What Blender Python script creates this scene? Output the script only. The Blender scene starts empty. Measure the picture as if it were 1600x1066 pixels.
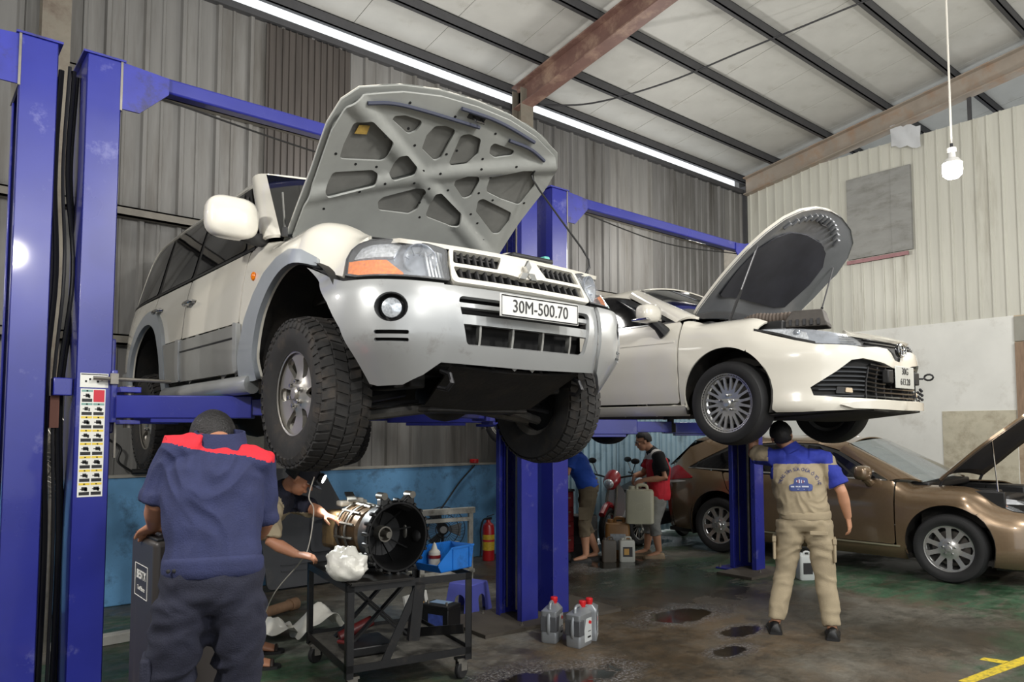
import bpy, bmesh, math, random
import numpy as np
from mathutils import Vector as V, Matrix, noise
from mathutils.geometry import delaunay_2d_cdt
sc = bpy.context.scene
COL = sc.collection
R = math.radians
PI = math.pi
random.seed(7)

# ------------------------------------------------------------------ camera
F_PX, PITCH, AZ = 1150.0, R(3.5), R(50.1)
_fh = V((math.cos(AZ), math.sin(AZ), 0)); _rt = V((math.sin(AZ), -math.cos(AZ), 0))
_f = _fh*math.cos(PITCH)+V((0, 0, 1))*math.sin(PITCH); _up = _rt.cross(_f)
cam = bpy.data.cameras.new('camera'); camo = bpy.data.objects.new('camera', cam); COL.objects.link(camo)
cam.sensor_width = 36; cam.lens = 36*F_PX/1600; cam.shift_y = 71/1600; cam.clip_end = 200; cam.clip_start = .05
camo.matrix_world = Matrix(((_rt.x, _up.x, -_f.x, 0), (_rt.y, _up.y, -_f.y, 0), (_rt.z, _up.z, -_f.z, 1.6), (0, 0, 0, 1)))
sc.camera = camo
# ------------------------------------------------------------------ world, lamps, exposure
w = bpy.data.worlds.new('daylight'); sc.world = w; w.use_nodes = True
w.node_tree.nodes['Background'].inputs[0].default_value = (.93, .97, 1, 1)
w.node_tree.nodes['Background'].inputs[1].default_value = 1.35
vs = sc.view_settings
vs.view_transform = 'Standard'; vs.look = 'None'; vs.exposure = 0.0; vs.gamma = 1; vs.use_curve_mapping = False
def lamp(loc, power, col=(1, .97, .925), rad=.16, kind='POINT', **kw):
    l = bpy.data.lights.new('lamp_light', kind); l.energy = power; l.color = col
    if kind in ('POINT', 'SPOT'): l.shadow_soft_size = rad
    for k, v in kw.items(): setattr(l, k, v)
    o = bpy.data.objects.new('lamp_light', l); COL.objects.link(o); o.location = loc; return o
# the visible bulb, unseen bulbs over the bays, and lights added for more brightness
for p, e in (((6.53, 2.21, 3.66), 150), ((2.6, .2, 4.2), 360), ((-1.5, 2.2, 3.7), 430), ((-2.6, 5.6, 4.0), 130), ((5.6, -1.6, 4.2), 380),
             ((1.2, -3.5, 4.2), 380), ((9.6, .2, 4.2), 260), ((4.3, 6.4, 4.3), 110), ((-1.0, 6.2, 2.9), 50), ((8.8, 6.4, 4.3), 110)):
    lamp(p, e)

# ------------------------------------------------------------------ helpers
def lin(c):
    return tuple((x/255/12.92 if x/255 <= .04045 else ((x/255+.055)/1.055)**2.4) for x in c)
MATS = {}
def mat(name, col, rough=.5, metal=0, var=0, vs=6, bump=0, bs=80, coat=0, spec=.5, dirt=None, da=.5, ds=3, alpha=1, emit=0, trans=0, aniso=(1, 1, 1), rv=0):
    """procedural material: base colour with noise variation, optional dirt layer and fine relief"""
    if name in MATS: return MATS[name]
    m = bpy.data.materials.new(name); m.use_nodes = True; MATS[name] = m
    nt = m.node_tree; b = nt.nodes['Principled BSDF']; c = (*lin(col), 1)
    I = b.inputs
    I['Base Color'].default_value = c; I['Roughness'].default_value = rough; I['Metallic'].default_value = metal
    I['Specular IOR Level'].default_value = spec
    if coat: I['Coat Weight'].default_value = coat; I['Coat Roughness'].default_value = .06
    if emit: I['Emission Color'].default_value = c; I['Emission Strength'].default_value = emit
    if trans: I['Transmission Weight'].default_value = trans
    if alpha < 1: I['Alpha'].default_value = alpha
    if var or bump or dirt or rv:
        tc = nt.nodes.new('ShaderNodeTexCoord'); mp = nt.nodes.new('ShaderNodeMapping'); mp.inputs['Scale'].default_value = aniso
        nt.links.new(tc.outputs['Object'], mp.inputs[0])
        def noi(s, d=4, r=.6):
            n = nt.nodes.new('ShaderNodeTexNoise'); n.inputs['Scale'].default_value = s; n.inputs['Detail'].default_value = d; n.inputs['Roughness'].default_value = r
            nt.links.new(mp.outputs[0], n.inputs['Vector']); return n
        out = None
        if var:
            n = noi(vs); rp = nt.nodes.new('ShaderNodeMapRange'); rp.inputs['From Min'].default_value = .3; rp.inputs['From Max'].default_value = .7
            rp.inputs['To Min'].default_value = 1-var; rp.inputs['To Max'].default_value = 1+var
            nt.links.new(n.outputs[0], rp.inputs[0])
            mx = nt.nodes.new('ShaderNodeVectorMath'); mx.operation = 'SCALE'; mx.inputs[0].default_value = c[:3]
            nt.links.new(rp.outputs[0], mx.inputs['Scale']); out = mx.outputs[0]
        if dirt:
            n = noi(ds, 6, .7); rp = nt.nodes.new('ShaderNodeMapRange'); rp.inputs['From Min'].default_value = .62-.35*da; rp.inputs['From Max'].default_value = .85-.3*da
            nt.links.new(n.outputs[0], rp.inputs[0])
            mx = nt.nodes.new('ShaderNodeMix'); mx.data_type = 'RGBA'; mx.inputs['A'].default_value = c; mx.inputs['B'].default_value = (*lin(dirt), 1)
            if out: nt.links.new(out, mx.inputs['A'])
            nt.links.new(rp.outputs[0], mx.inputs['Factor']); out = mx.outputs['Result']
        if out: nt.links.new(out, I['Base Color'])
        if rv:
            n = noi(vs*.7); rp = nt.nodes.new('ShaderNodeMapRange'); rp.inputs['To Min'].default_value = max(.03, rough-rv); rp.inputs['To Max'].default_value = min(1, rough+rv)
            nt.links.new(n.outputs[0], rp.inputs[0]); nt.links.new(rp.outputs[0], I['Roughness'])
        if bump:
            n = noi(bs, 3); bp = nt.nodes.new('ShaderNodeBump'); bp.inputs['Strength'].default_value = bump; bp.inputs['Distance'].default_value = .01
            nt.links.new(n.outputs[0], bp.inputs['Height']); nt.links.new(bp.outputs[0], I['Normal'])
    return m
def geomdata(ob, mats, smooth=35):
    me = ob.data
    for m in (mats if isinstance(mats, (list, tuple)) else [mats]): me.materials.append(m)
    if smooth:
        me.shade_smooth(); me.set_sharp_from_angle(angle=R(smooth))
class MB:
    """collects shapes of ONE part"""
    def __init__(s): s.v = []; s.f = []; s.mi = []; s.cur = 0
    def add(s, vs, fs, M=None):
        n = len(s.v)
        s.v += [tuple(M @ V(p)) for p in vs] if M else [tuple(p) for p in vs]
        s.f += [tuple(i+n for i in f) for f in fs]; s.mi += [s.cur]*len(fs); return s
    def box(s, lo, hi, M=None):
        (a, b, c), (d, e, f) = lo, hi
        return s.add([(a, b, c), (d, b, c), (d, e, c), (a, e, c), (a, b, f), (d, b, f), (d, e, f), (a, e, f)],
                     [(3, 2, 1, 0), (4, 5, 6, 7), (0, 1, 5, 4), (1, 2, 6, 5), (2, 3, 7, 6), (3, 0, 4, 7)], M)
    def bar(s, p, q, wd, ht=None, up=(0, 0, 1)):
        """box beam from p to q, wd sideways, ht along up"""
        p, q = V(p), V(q); d = q-p; L = d.length; x = d.normalized(); z = V(up)
        if abs(x.dot(z)) > .98: z = V((1, 0, 0))
        y = z.cross(x).normalized(); z = x.cross(y); ht = ht or wd
        M = Matrix(((x.x, y.x, z.x, p.x), (x.y, y.y, z.y, p.y), (x.z, y.z, z.z, p.z), (0, 0, 0, 1)))
        return s.box((0, -wd/2, -ht/2), (L, wd/2, ht/2), M)
    def tube(s, pts, r, n=10, cap=True, closed=False):
        pts = [V(p) for p in pts]; k = len(pts); rr = r if isinstance(r, (list, tuple)) else [r]*k
        vs = []; fs = []; prev = None
        for i, p in enumerate(pts):
            if closed: t = (pts[(i+1) % k]-pts[i-1])
            else: t = pts[min(i+1, k-1)]-pts[max(i-1, 0)]
            t = t.normalized() if t.length > 1e-9 else V((0, 0, 1))
            if prev is None:
                a = V((0, 0, 1)) if abs(t.z) < .9 else V((1, 0, 0)); x = t.cross(a).normalized()
            else:
                x = prev-t*prev.dot(t); x = x.normalized() if x.length > 1e-6 else t.orthogonal().normalized()
            prev = x; y = t.cross(x)
            vs += [p+(x*math.cos(2*PI*j/n)+y*math.sin(2*PI*j/n))*rr[i] for j in range(n)]
        for i in range(k if closed else k-1):
            o = ((i+1) % k)*n
            fs += [(i*n+j, i*n+(j+1) % n, o+(j+1) % n, o+j) for j in range(n)]
        if cap and not closed: fs += [tuple(reversed(range(n))), tuple(range((k-1)*n, k*n))]
        return s.add(vs, fs)
    def lathe(s, prof, n=32, M=None, a0=0, a1=2*PI, caps=False):
        """profile (r, h) turned about local z"""
        full = abs(a1-a0-2*PI) < 1e-6; m = n if full else n+1; k = len(prof); vs = []
        for j in range(m):
            a = a0+(a1-a0)*j/n; c, q = math.cos(a), math.sin(a)
            vs += [(r*c, r*q, h) for r, h in prof]
        fs = [(j*k+i, ((j+1) % m)*k+i, ((j+1) % m)*k+i+1, j*k+i+1) for j in range(n) for i in range(k-1)]
        if caps and full:
            fs += [tuple(j*k for j in range(m))][::1] if prof[0][0] > 1e-6 else []
            fs += [tuple(j*k+k-1 for j in range(m))] if prof[-1][0] > 1e-6 else []
        return s.add(vs, fs, M)
    def prism(s, poly, z0, z1, M=None):
        n = len(poly)
        return s.add([(x, y, z0) for x, y in poly]+[(x, y, z1) for x, y in poly],
                     [tuple(reversed(range(n))), tuple(range(n, 2*n))]+[(i, (i+1) % n, n+(i+1) % n, n+i) for i in range(n)], M)
    def ball(s, c, r, n=12, M=None, sq=(1, 1, 1)):
        k = max(6, n//2+1); vs = []; 
        for i in range(k):
            a = PI*i/(k-1)
            vs += [(c[0]+r*sq[0]*math.sin(a)*math.cos(2*PI*j/n), c[1]+r*sq[1]*math.sin(a)*math.sin(2*PI*j/n), c[2]+r*sq[2]*math.cos(a)) for j in range(n)]
        return s.add(vs, [(i*n+j, (i+1)*n+j, (i+1)*n+(j+1) % n, i*n+(j+1) % n) for i in range(k-1) for j in range(n)], M)
    def loft(s, rings, cap=True, M=None):
        n = len(rings[0]); vs = [p for r in rings for p in r]
        fs = [(i*n+j, i*n+(j+1) % n, (i+1)*n+(j+1) % n, (i+1)*n+j) for i in range(len(rings)-1) for j in range(n)]
        if cap: fs += [tuple(reversed(range(n))), tuple(range((len(rings)-1)*n, len(rings)*n))]
        return s.add(vs, fs, M)
    def mesh(s, name, mats, smooth=35, fix=True):
        me = bpy.data.meshes.new(name); me.from_pydata(s.v, [], s.f)
        if fix:
            bm = bmesh.new(); bm.from_mesh(me); bmesh.ops.remove_doubles(bm, verts=bm.verts, dist=1e-5) if fix == 2 else None
            bmesh.ops.recalc_face_normals(bm, faces=bm.faces); bm.to_mesh(me); bm.free()
        if max(s.mi or [0]) and fix != 2: me.polygons.foreach_set('material_index', s.mi)
        for m in (mats if isinstance(mats, (list, tuple)) else [mats]): me.materials.append(m)
        if smooth: me.shade_smooth(); me.set_sharp_from_angle(angle=R(smooth))
        return me
    def ob(s, name, mats, parent=None, bevel=0, seg=2, smooth=35, fix=True, **kw):
        return link(name, s.mesh(name, mats, smooth, fix), parent, bevel, seg, **kw)
def link(name, me, parent=None, bevel=0, seg=2, loc=None, rot=None, solid=0, sub=0, label=None):
    o = bpy.data.objects.new(name, me); COL.objects.link(o); o.parent = parent
    if loc: o.location = loc
    if rot: o.rotation_euler = rot
    if solid:
        bm = bmesh.new(); bm.from_mesh(me)
        for e in bm.edges:
            if len(e.link_faces) == 1: e.smooth = False
        bm.to_mesh(me); bm.free()
        m = o.modifiers.new('thick', 'SOLIDIFY'); m.thickness = solid; m.offset = -1; m.use_even_offset = False
    if bevel:
        m = o.modifiers.new('bevel', 'BEVEL'); m.width = bevel; m.segments = seg; m.limit_method = 'ANGLE'; m.angle_limit = R(40)
    if sub:
        m = o.modifiers.new('sub', 'SUBSURF'); m.levels = sub; m.render_levels = sub
    if label: o['label'] = label
    return o
def tag(o, label, cat, group=None, kind=None):
    if label: o['label'] = label
    if cat: o['category'] = cat
    if group: o['group'] = group
    if kind: o['kind'] = kind
    return o
def thing(name, label, cat, loc=(0, 0, 0), rz=0, group=None, kind=None):
    o = bpy.data.objects.new(name, None); COL.objects.link(o); o.location = loc; o.rotation_euler = (0, 0, rz); o.empty_display_size = .1
    return tag(o, label, cat, group, kind)
def kids(o): return [c for c in COL.objects if c.parent == o]
def dup(o, parent=None, loc=None, rz=None, label=None):
    c = o.copy(); COL.objects.link(c); c.parent = parent
    if loc: c.location = loc
    if rz is not None: c.rotation_euler = (0, 0, rz)
    if label: c['label'] = label
    for k in kids(o): dup(k, c)
    return c
def rnd(poly, r, n=5):
    """polygon with rounded corners; a vertex may carry its own radius as third value"""
    out = []; k = len(poly)
    for i in range(k):
        p = V(poly[i][:2]); a = V(poly[i-1][:2])-p; b = V(poly[(i+1) % k][:2])-p
        rr = poly[i][2] if len(poly[i]) > 2 else r
        la, lb = a.length, b.length
        if rr <= 0 or la < 1e-6 or lb < 1e-6: out.append(tuple(p)); continue
        a /= la; b /= lb
        ang = a.angle(b) if a.length*b.length else PI
        if ang > PI-.05: out.append(tuple(p)); continue
        d = min(rr/math.tan(ang/2), la*.49, lb*.49); p0 = p+a*d; p1 = p+b*d
        for j in range(n+1):
            t = j/n; out.append(tuple(p0*(1-t)**2+p*2*t*(1-t)+p1*t*t))
    return out
def spl(pts, n=6, closed=False):
    """Catmull-Rom through points"""
    P = [np.array(p, float) for p in pts]; k = len(P); out = []
    for i in range(k if closed else k-1):
        p1, p2 = P[i], P[(i+1) % k]
        p0 = P[i-1] if (closed or i > 0) else 2*p1-p2
        p3 = P[(i+2) % k] if (closed or i+2 < k) else 2*p2-p1
        for j in range(n):
            t = j/n; out.append(tuple(.5*((2*p1)+(-p0+p2)*t+(2*p0-5*p1+4*p2-p3)*t*t+(-p0+3*p1-3*p2+p3)*t**3)))
    if not closed: out.append(tuple(P[-1]))
    return out
def pip(P, poly):
    x, y = P[:, 0], P[:, 1]; ins = np.zeros(len(P), bool); q = np.array(poly); n = len(q); j = n-1
    for i in range(n):
        xi, yi = q[i]; xj, yj = q[j]
        if yi != yj: ins ^= ((yi > y) != (yj > y)) & (x < (xj-xi)*(y-yi)/(yj-yi)+xi)
        j = i
    return ins
def dens(poly, step):
    out = []; k = len(poly)
    for i in range(k):
        p, q = np.array(poly[i][:2]), np.array(poly[(i+1) % k][:2]); m = max(1, int(np.linalg.norm(q-p)/step+.5))
        out += [tuple(p+(q-p)*t/m) for t in range(m)]
    return out
def tess(outline, step, holes=()):
    """triangulated 2-D panel with interior points and holes"""
    loops = [dens(outline, step)]+[dens(h, step) for h in holes]
    pts = []; edges = []
    for L in loops:
        n0 = len(pts); pts += L; edges += [(n0+i, n0+(i+1) % len(L)) for i in range(len(L))]
    B = np.array(pts); lo, hi = B.min(0), B.max(0)
    gx, gy = np.meshgrid(np.arange(lo[0]+step/2, hi[0], step), np.arange(lo[1]+step/2, hi[1], step))
    G = np.stack([gx.ravel(), gy.ravel()], 1)
    if len(G):
        G[:, 0] += (np.round((G[:, 1]-lo[1])/step).astype(int) % 2)*step*.5
        ok = pip(G, loops[0])
        for h in loops[1:]: ok &= ~pip(G, h)
        G = G[ok]
        if len(G):
            dmin = np.full(len(G), 9.)
            for b in B: dmin = np.minimum(dmin, (G[:, 0]-b[0])**2+(G[:, 1]-b[1])**2)
            G = G[dmin > (step*.5)**2]
            pts += [tuple(g) for g in G]
    r = delaunay_2d_cdt([V(p) for p in pts], edges, [], 0, 1e-6)
    vs = np.array([tuple(v) for v in r[0]]); fs = np.array([tuple(f) for f in r[2]])
    c = vs[fs].mean(1); ok = pip(c, loops[0])
    for h in loops[1:]: ok &= ~pip(c, h)
    return vs, fs[ok].tolist()
def panel(name, outline, fn, mats, parent, step=.04, holes=(), thick=.014, off=0, smooth=40, flip=False, label=None):
    vs, fs = tess(outline, step, holes)
    P = [fn(a, b) for a, b in vs]
    if flip: fs = [tuple(reversed(f)) for f in fs]
    me = bpy.data.meshes.new(name); me.from_pydata([tuple(p) for p in P], [], fs)
    for m in (mats if isinstance(mats, (list, tuple)) else [mats]): me.materials.append(m)
    me.shade_smooth(); me.set_sharp_from_angle(angle=R(smooth))
    return link(name, me, parent, solid=thick, label=label)
def T(loc=(0, 0, 0), rx=0, ry=0, rz=0, s=1):
    return Matrix.Translation(loc) @ Matrix.Rotation(rz, 4, 'Z') @ Matrix.Rotation(ry, 4, 'Y') @ Matrix.Rotation(rx, 4, 'X') @ Matrix.Scale(s, 4)
def frame(o, x, up=(0, 0, 1)):
    """matrix with local x along x"""
    x = V(x).normalized(); z = V(up); y = z.cross(x).normalized(); z = x.cross(y)
    return Matrix(((x.x, y.x, z.x, o[0]), (x.y, y.y, z.y, o[1]), (x.z, y.z, z.z, o[2]), (0, 0, 0, 1)))
def text(name, body, size, M, m, parent=None, ext=.002, align='CENTER', space=1, sx=1):
    c = bpy.data.curves.new(name, 'FONT'); c.body = body; c.size = size; c.extrude = ext; c.align_x = align; c.align_y = 'CENTER'; c.space_character = space; c.resolution_u = 3
    o = bpy.data.objects.new(name, c); COL.objects.link(o)
    dg = bpy.context.evaluated_depsgraph_get(); dg.update(); me = bpy.data.meshes.new_from_object(o.evaluated_get(dg)); bpy.data.objects.remove(o); bpy.data.curves.remove(c)
    me.transform(M @ Matrix.Diagonal((sx, 1, 1, 1))); me.materials.clear(); me.materials.append(m)
    return link(name, me, parent)
# ------------------------------------------------------------------ the hall
WV, WU, EAVE, XL, YB = 7.65, 12.09, 6.18, -7.0, -9.0     # left wall plane, end wall plane, eave height, limits behind the camera
steel_wall = mat('aged_cladding', (116, 115, 112), .62, .2, var=.12, vs=3.5, dirt=(88, 84, 78), da=.42, ds=1.3, aniso=(2.2, 1, .22), bump=.08, bs=30)
steel_wall2 = mat('aged_cladding_dark', (106, 105, 103), .6, .25, var=.14, vs=4, dirt=(72, 69, 65), da=.45, ds=1.6, aniso=(2.2, 1, .22))
cream = mat('cream_cladding', (190, 189, 178), .42, .1, var=.06, vs=2, dirt=(150, 145, 130), da=.18, ds=1.1, aniso=(1, 3, .3))
purlin_m = mat('purlin_steel', (74, 74, 76), .55, .4, var=.1)
raf_m = mat('rafter_paint', (112, 84, 76), .55, .1, var=.18, vs=3, dirt=(165, 140, 120), da=.4, ds=2.5)
raf_m2 = mat('rafter_paint_grey', (148, 138, 126), .55, .1, var=.12, vs=3, dirt=(150, 116, 88), da=.4, ds=2)
roof_m = mat('foil_insulation', (186, 186, 181), .5, .12, var=.05, vs=3, dirt=(160, 158, 150), da=.2, ds=2, bump=.15, bs=14)
plaster = mat('white_plaster', (216, 216, 210), .8, 0, var=.05, vs=2, dirt=(190, 187, 178), da=.2, ds=2.5, bump=.05)
blue_wall_m = mat('blue_painted_wall', (100, 154, 198), .5, 0, var=.12, vs=2.5, dirt=(56, 84, 108), da=.3, ds=5, bump=.1, bs=25, rv=.15)
iron = mat('dark_iron', (46, 46, 48), .5, .5, var=.2)
def ribbed(u0, u1, z0, z1, along, plane, side, rib, rw, rd, flat=0):
    """sheet of steel with trapezoid ribs; along 'x' or 'y'; rib pitch, rib width, rib depth"""
    pr = [(u0, 0)]; u = u0+rib*.5-rw
    while u+2*rw < u1:
        pr += [(u, 0), (u+rw*.5, rd), (u+rw*1.5, rd), (u+2*rw, 0)]
        if flat: pr += [(u+rib*.5, 0), (u+rib*.5+.008, rd*.3), (u+rib*.5+.03, rd*.3), (u+rib*.5+.038, 0)] if u+rib*.5+.05 < u1 else []
        u += rib
    pr += [(u1, 0)]; pr = sorted(set(pr)); b = MB(); n = len(pr); vs = []
    for z in (z0, z1):
        for a, d in pr: vs.append((a, plane-side*d, z) if along == 'x' else (plane-side*d, a, z))
    b.add(vs, [(i, i+1, n+i+1, n+i) for i in range(n-1)]); return b
# floor ------------------------------------------------------------
def floor_material():
    m = bpy.data.materials.new('workshop_floor'); m.use_nodes = True; nt = m.node_tree; b = nt.nodes['Principled BSDF']; N = nt.nodes.new; L = nt.links.new
    tc = N('ShaderNodeTexCoord')
    def noi(s, d=6, r=.65, off=0):
        mp = N('ShaderNodeMapping'); mp.inputs['Location'].default_value = (off, off*.7, 0); L(tc.outputs['Object'], mp.inputs[0])
        n = N('ShaderNodeTexNoise'); n.inputs['Scale'].default_value = s; n.inputs['Detail'].default_value = d; n.inputs['Roughness'].default_value = r; L(mp.outputs[0], n.inputs['Vector']); return n.outputs[0]
    def rng(x, a, b_, c=0, d=1):
        r = N('ShaderNodeMapRange'); r.inputs[1].default_value = a; r.inputs[2].default_value = b_; r.inputs[3].default_value = c; r.inputs[4].default_value = d; L(x, r.inputs[0]); return r.outputs[0]
    def math_(op, x, y):
        q = N('ShaderNodeMath'); q.use_clamp = op == 'ADDC'; q.operation = op[:3] if op == 'ADDC' else op
        for i, t in enumerate((x, y)):
            if isinstance(t, (int, float)): q.inputs[i].default_value = t
            else: L(t, q.inputs[i])
        return q.outputs[0]
    def mix(f, a, b_):
        q = N('ShaderNodeMix'); q.data_type = 'RGBA'; L(f, q.inputs['Factor'])
        for k, t in (('A', a), ('B', b_)):
            if isinstance(t, tuple): q.inputs[k].default_value = (*lin(t), 1)
            else: L(t, q.inputs[k])
        return q.outputs['Result']
    def blob(cx, cy, rx, ry, soft=.5):
        mp = N('ShaderNodeMapping'); mp.inputs['Location'].default_value = (-cx/rx, -cy/ry, 0); mp.inputs['Scale'].default_value = (1/rx, 1/ry, 0); L(tc.outputs['Object'], mp.inputs[0])
        ln = N('ShaderNodeVectorMath'); ln.operation = 'LENGTH'; L(mp.outputs[0], ln.inputs[0])
        e = math_('ADD', ln.outputs['Value'], rng(noi(1.7, 5, .7, cx), .3, .7, -.45, .45)); return rng(e, 1+soft*.5, 1-soft*.5)
    n1 = noi(1.1); n2 = noi(5, 8, .75, 3); n3 = noi(2.2, 7, .7, 9); nf = noi(28, 8, .8, 13)
    mpz = N('ShaderNodeMapping'); mpz.inputs['Scale'].default_value = (2.0, 9.0, 1); mpz.inputs['Rotation'].default_value = (0, 0, R(38)); L(tc.outputs['Object'], mpz.inputs[0])
    ns = N('ShaderNodeTexNoise'); ns.inputs['Scale'].default_value = 1.0; ns.inputs['Detail'].default_value = 8; ns.inputs['Roughness'].default_value = .75; L(mpz.outputs[0], ns.inputs['Vector']); ns = ns.outputs[0]
    base = mix(rng(n2, .35, .65), (86, 82, 73), (124, 120, 109))
    base = mix(rng(n1, .42, .6), base, (84, 73, 57))
    br = math_('MULTIPLY', blob(4.7, 3.9, 1.5, 1.1), rng(n2, .3, .6, 0, .85)); base = mix(br, base, (112, 90, 62))
    gr = math_('ADDC', math_('ADDC', blob(8.3, 3.6, 1.0, 1.5), blob(9.2, 7.0, 1.8, .9)), math_('ADDC', math_('ADDC', blob(1.6, 5.6, 1.5, 1.7), blob(6.9, 5.3, 1.4, .8)), math_('ADDC', blob(6.9, 1.2, 1.6, .75), blob(8.6, 2.0, 1.2, .7))))
    gr = math_('MULTIPLY', gr, rng(ns, .36, .54))
    base = mix(gr, base, mix(rng(n2, .3, .7), (26, 66, 42), (62, 112, 78)))
    lt = math_('ADDC', blob(3.7, 5.6, 1.5, 1.0), math_('ADDC', blob(3.2, 4.8, .8, .7), blob(6.6, 6.0, .7, .35)))
    base = mix(math_('MULTIPLY', lt, rng(n3, .25, .6, 0, .75)), base, (146, 146, 139))
    base = mix(rng(nf, .40, .72, 0, .5), base, (44, 40, 34))
    base = mix(rng(ns, .52, .68, 0, .5), base, (56, 50, 42))
    # wet oily film: darkens and glosses; puddles lie flat inside a rough wet rim
    wet = math_('ADDC', rng(math_('ADD', noi(.75, 6, .7, 21), rng(n2, .3, .7, -.07, .07)), .42, .54, 0, .8), math_('MULTIPLY', blob(6.1, 5.1, 1.2, .8), rng(ns, .3, .5)))
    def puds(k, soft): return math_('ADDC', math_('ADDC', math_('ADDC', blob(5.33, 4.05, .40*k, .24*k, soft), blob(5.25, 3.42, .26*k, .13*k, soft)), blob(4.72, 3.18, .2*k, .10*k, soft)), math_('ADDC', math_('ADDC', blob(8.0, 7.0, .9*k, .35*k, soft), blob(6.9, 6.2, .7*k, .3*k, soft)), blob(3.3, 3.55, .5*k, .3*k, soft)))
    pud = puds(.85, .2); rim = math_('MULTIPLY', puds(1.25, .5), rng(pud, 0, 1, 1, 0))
    base = mix(math_('MULTIPLY', rng(wet, 0, 1, 0, .75), rng(noi(9, 8, .8, 5), .3, .65, .45, 1.2)), base, (24, 26, 22))
    base = mix(rng(pud, 0, 1, 0, .8), base, (20, 19, 15))
    base = mix(math_('MULTIPLY', rim, rng(noi(46, 5, .8, 31), .48, .62, 0, .65)), base, (186, 188, 194))  # pale speckle paints wet glints into the colour of the puddle rims
    L(base, b.inputs['Base Color'])
    gl = math_('ADDC', wet, rim)
    ro = math_('MULTIPLY', rng(gl, 0, 1, .65, .17), rng(pud, 0, 1, 1, .12)); ro = math_('ADD', ro, rng(n2, .3, .7, 0, .1)); L(ro, b.inputs['Roughness'])
    bp = N('ShaderNodeBump'); bp.inputs['Distance'].default_value = .014
    st = math_('ADD', rng(wet, 0, 1, .6, .3), rng(rim, 0, 1, 0, .7)); L(math_('MULTIPLY', st, rng(pud, 0, 1, 1, .03)), bp.inputs['Strength']); L(noi(34, 7, .75), bp.inputs['Height']); L(bp.outputs[0], b.inputs['Normal'])
    return m
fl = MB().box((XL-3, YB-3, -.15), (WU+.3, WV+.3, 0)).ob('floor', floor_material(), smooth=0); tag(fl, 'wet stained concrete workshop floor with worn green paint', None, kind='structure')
ym = mat('worn_yellow_paint', (206, 180, 34), .6, var=.2, vs=30, dirt=(84, 84, 50), da=.45, ds=26)
for poly in ([(5.30, 1.80), (5.30, 1.87), (5.96, 1.80), (6.6, 1.72), (6.6, 1.65), (6.0, 1.71)], [(5.92, 1.80), (6.02, 1.79), (5.98, 1.94), (5.90, 1.94)]):
    MB().prism(poly, .0006, .0016).ob('floor_marking', ym, fl, smooth=0)
# left wall --------------------------------------------------------
wl = thing('wall_left', 'long left wall of aged ribbed steel sheets over a blue painted dado', None, kind='structure')
DT = 1.17
MB().box((XL, WV-.06, 0), (6.75, WV+.12, DT)).ob('dado', blue_wall_m, wl, bevel=.01, label='blue painted low masonry wall')
MB().box((XL, WV-.075, DT), (6.75, WV+.1, DT+.025)).ob('dado_cap', mat('dusty_ledge', (150, 148, 140), .8, var=.2), wl)
u = XL; i = 0
while u < WU-.02:
    u1 = min(u+1.03, WU-.01)
    tr = 2.85 < u < 3.4 or 1.8 < u < 2.0
    z0 = DT+.02 if u1 < 6.8 else .02
    if abs(u-2.27-1.03*0) < 0: pass
    b = ribbed(u, u1+(.06 if u1 > WU-.05 else .01), 2.6 if u1 >= 6.8 else z0, EAVE-.06, 'x', WV+.05+.003*(i % 2), 1, .34, .035, .034, flat=1)
    b.ob('wall_sheet', steel_wall if u < 6 else steel_wall2 if i % 3 else steel_wall, wl, smooth=0)
    if u1 >= 6.8:
        ribbed(u, u1+.01, 2.6-1.4, 2.62, 'x', WV+.045, 1, .34, .035, .034, flat=1).ob('wall_sheet', steel_wall, wl, smooth=0)
        ribbed(u, u1+.01, .02, 1.95, 'x', WV-.02, 1, .125, .022, .03).ob('wall_sheet', mat('pale_blue_cladding', (146, 172, 186), .4, .2, var=.08, dirt=(88, 104, 112), da=.3, ds=3), wl, smooth=0)
    u = u1; i += 1
# fine-ribbed smoky translucent sheet
ribbed(2.93, 3.93, 3.0, EAVE-.14, 'x', WV+.01, 1, .075, .012, .016).ob('translucent_sheet', mat('smoky_sheet', (66, 61, 57), .45, 0, var=.25, vs=5, aniso=(4, 1, .2)), wl, smooth=0)
for z in (2.46, 3.68, 4.92):
    MB().box((XL, WV-.055, z-.05), (WU-.03, WV+.02, z-.03)).box((XL, WV-.055, z-.05), (WU-.03, WV-.045, z+.05)).box((XL, WV-.055, z+.035), (WU-.03, WV+.02, z+.05)).ob('girt', mat('girt_steel', (112, 108, 100), .6, .3, var=.15), wl, smooth=0)
MB().box((XL, WV-.02, EAVE-.12), (WU+.05, WV+.08, EAVE-.045)).ob('eave_angle', purlin_m, wl)
for cu in (.95, 6.45):
    z = EAVE+.1
    MB().box((cu-.11, WV-.26, 0), (cu+.11, WV-.245, z)).box((cu-.11, WV-.085, 0), (cu+.11, WV-.07, z)).box((cu-.006, WV-.25, 0), (cu+.006, WV-.08, z)).ob('column', mat('column_paint', (122, 116, 104), .6, .2, var=.15, dirt=(84, 70, 60), da=.4, ds=3), wl, smooth=0)
MB().box((WU-.02, WV-.05, 0), (WU+.08, WV+.09, 6.2)).ob('corner_post', purlin_m, wl)
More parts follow.
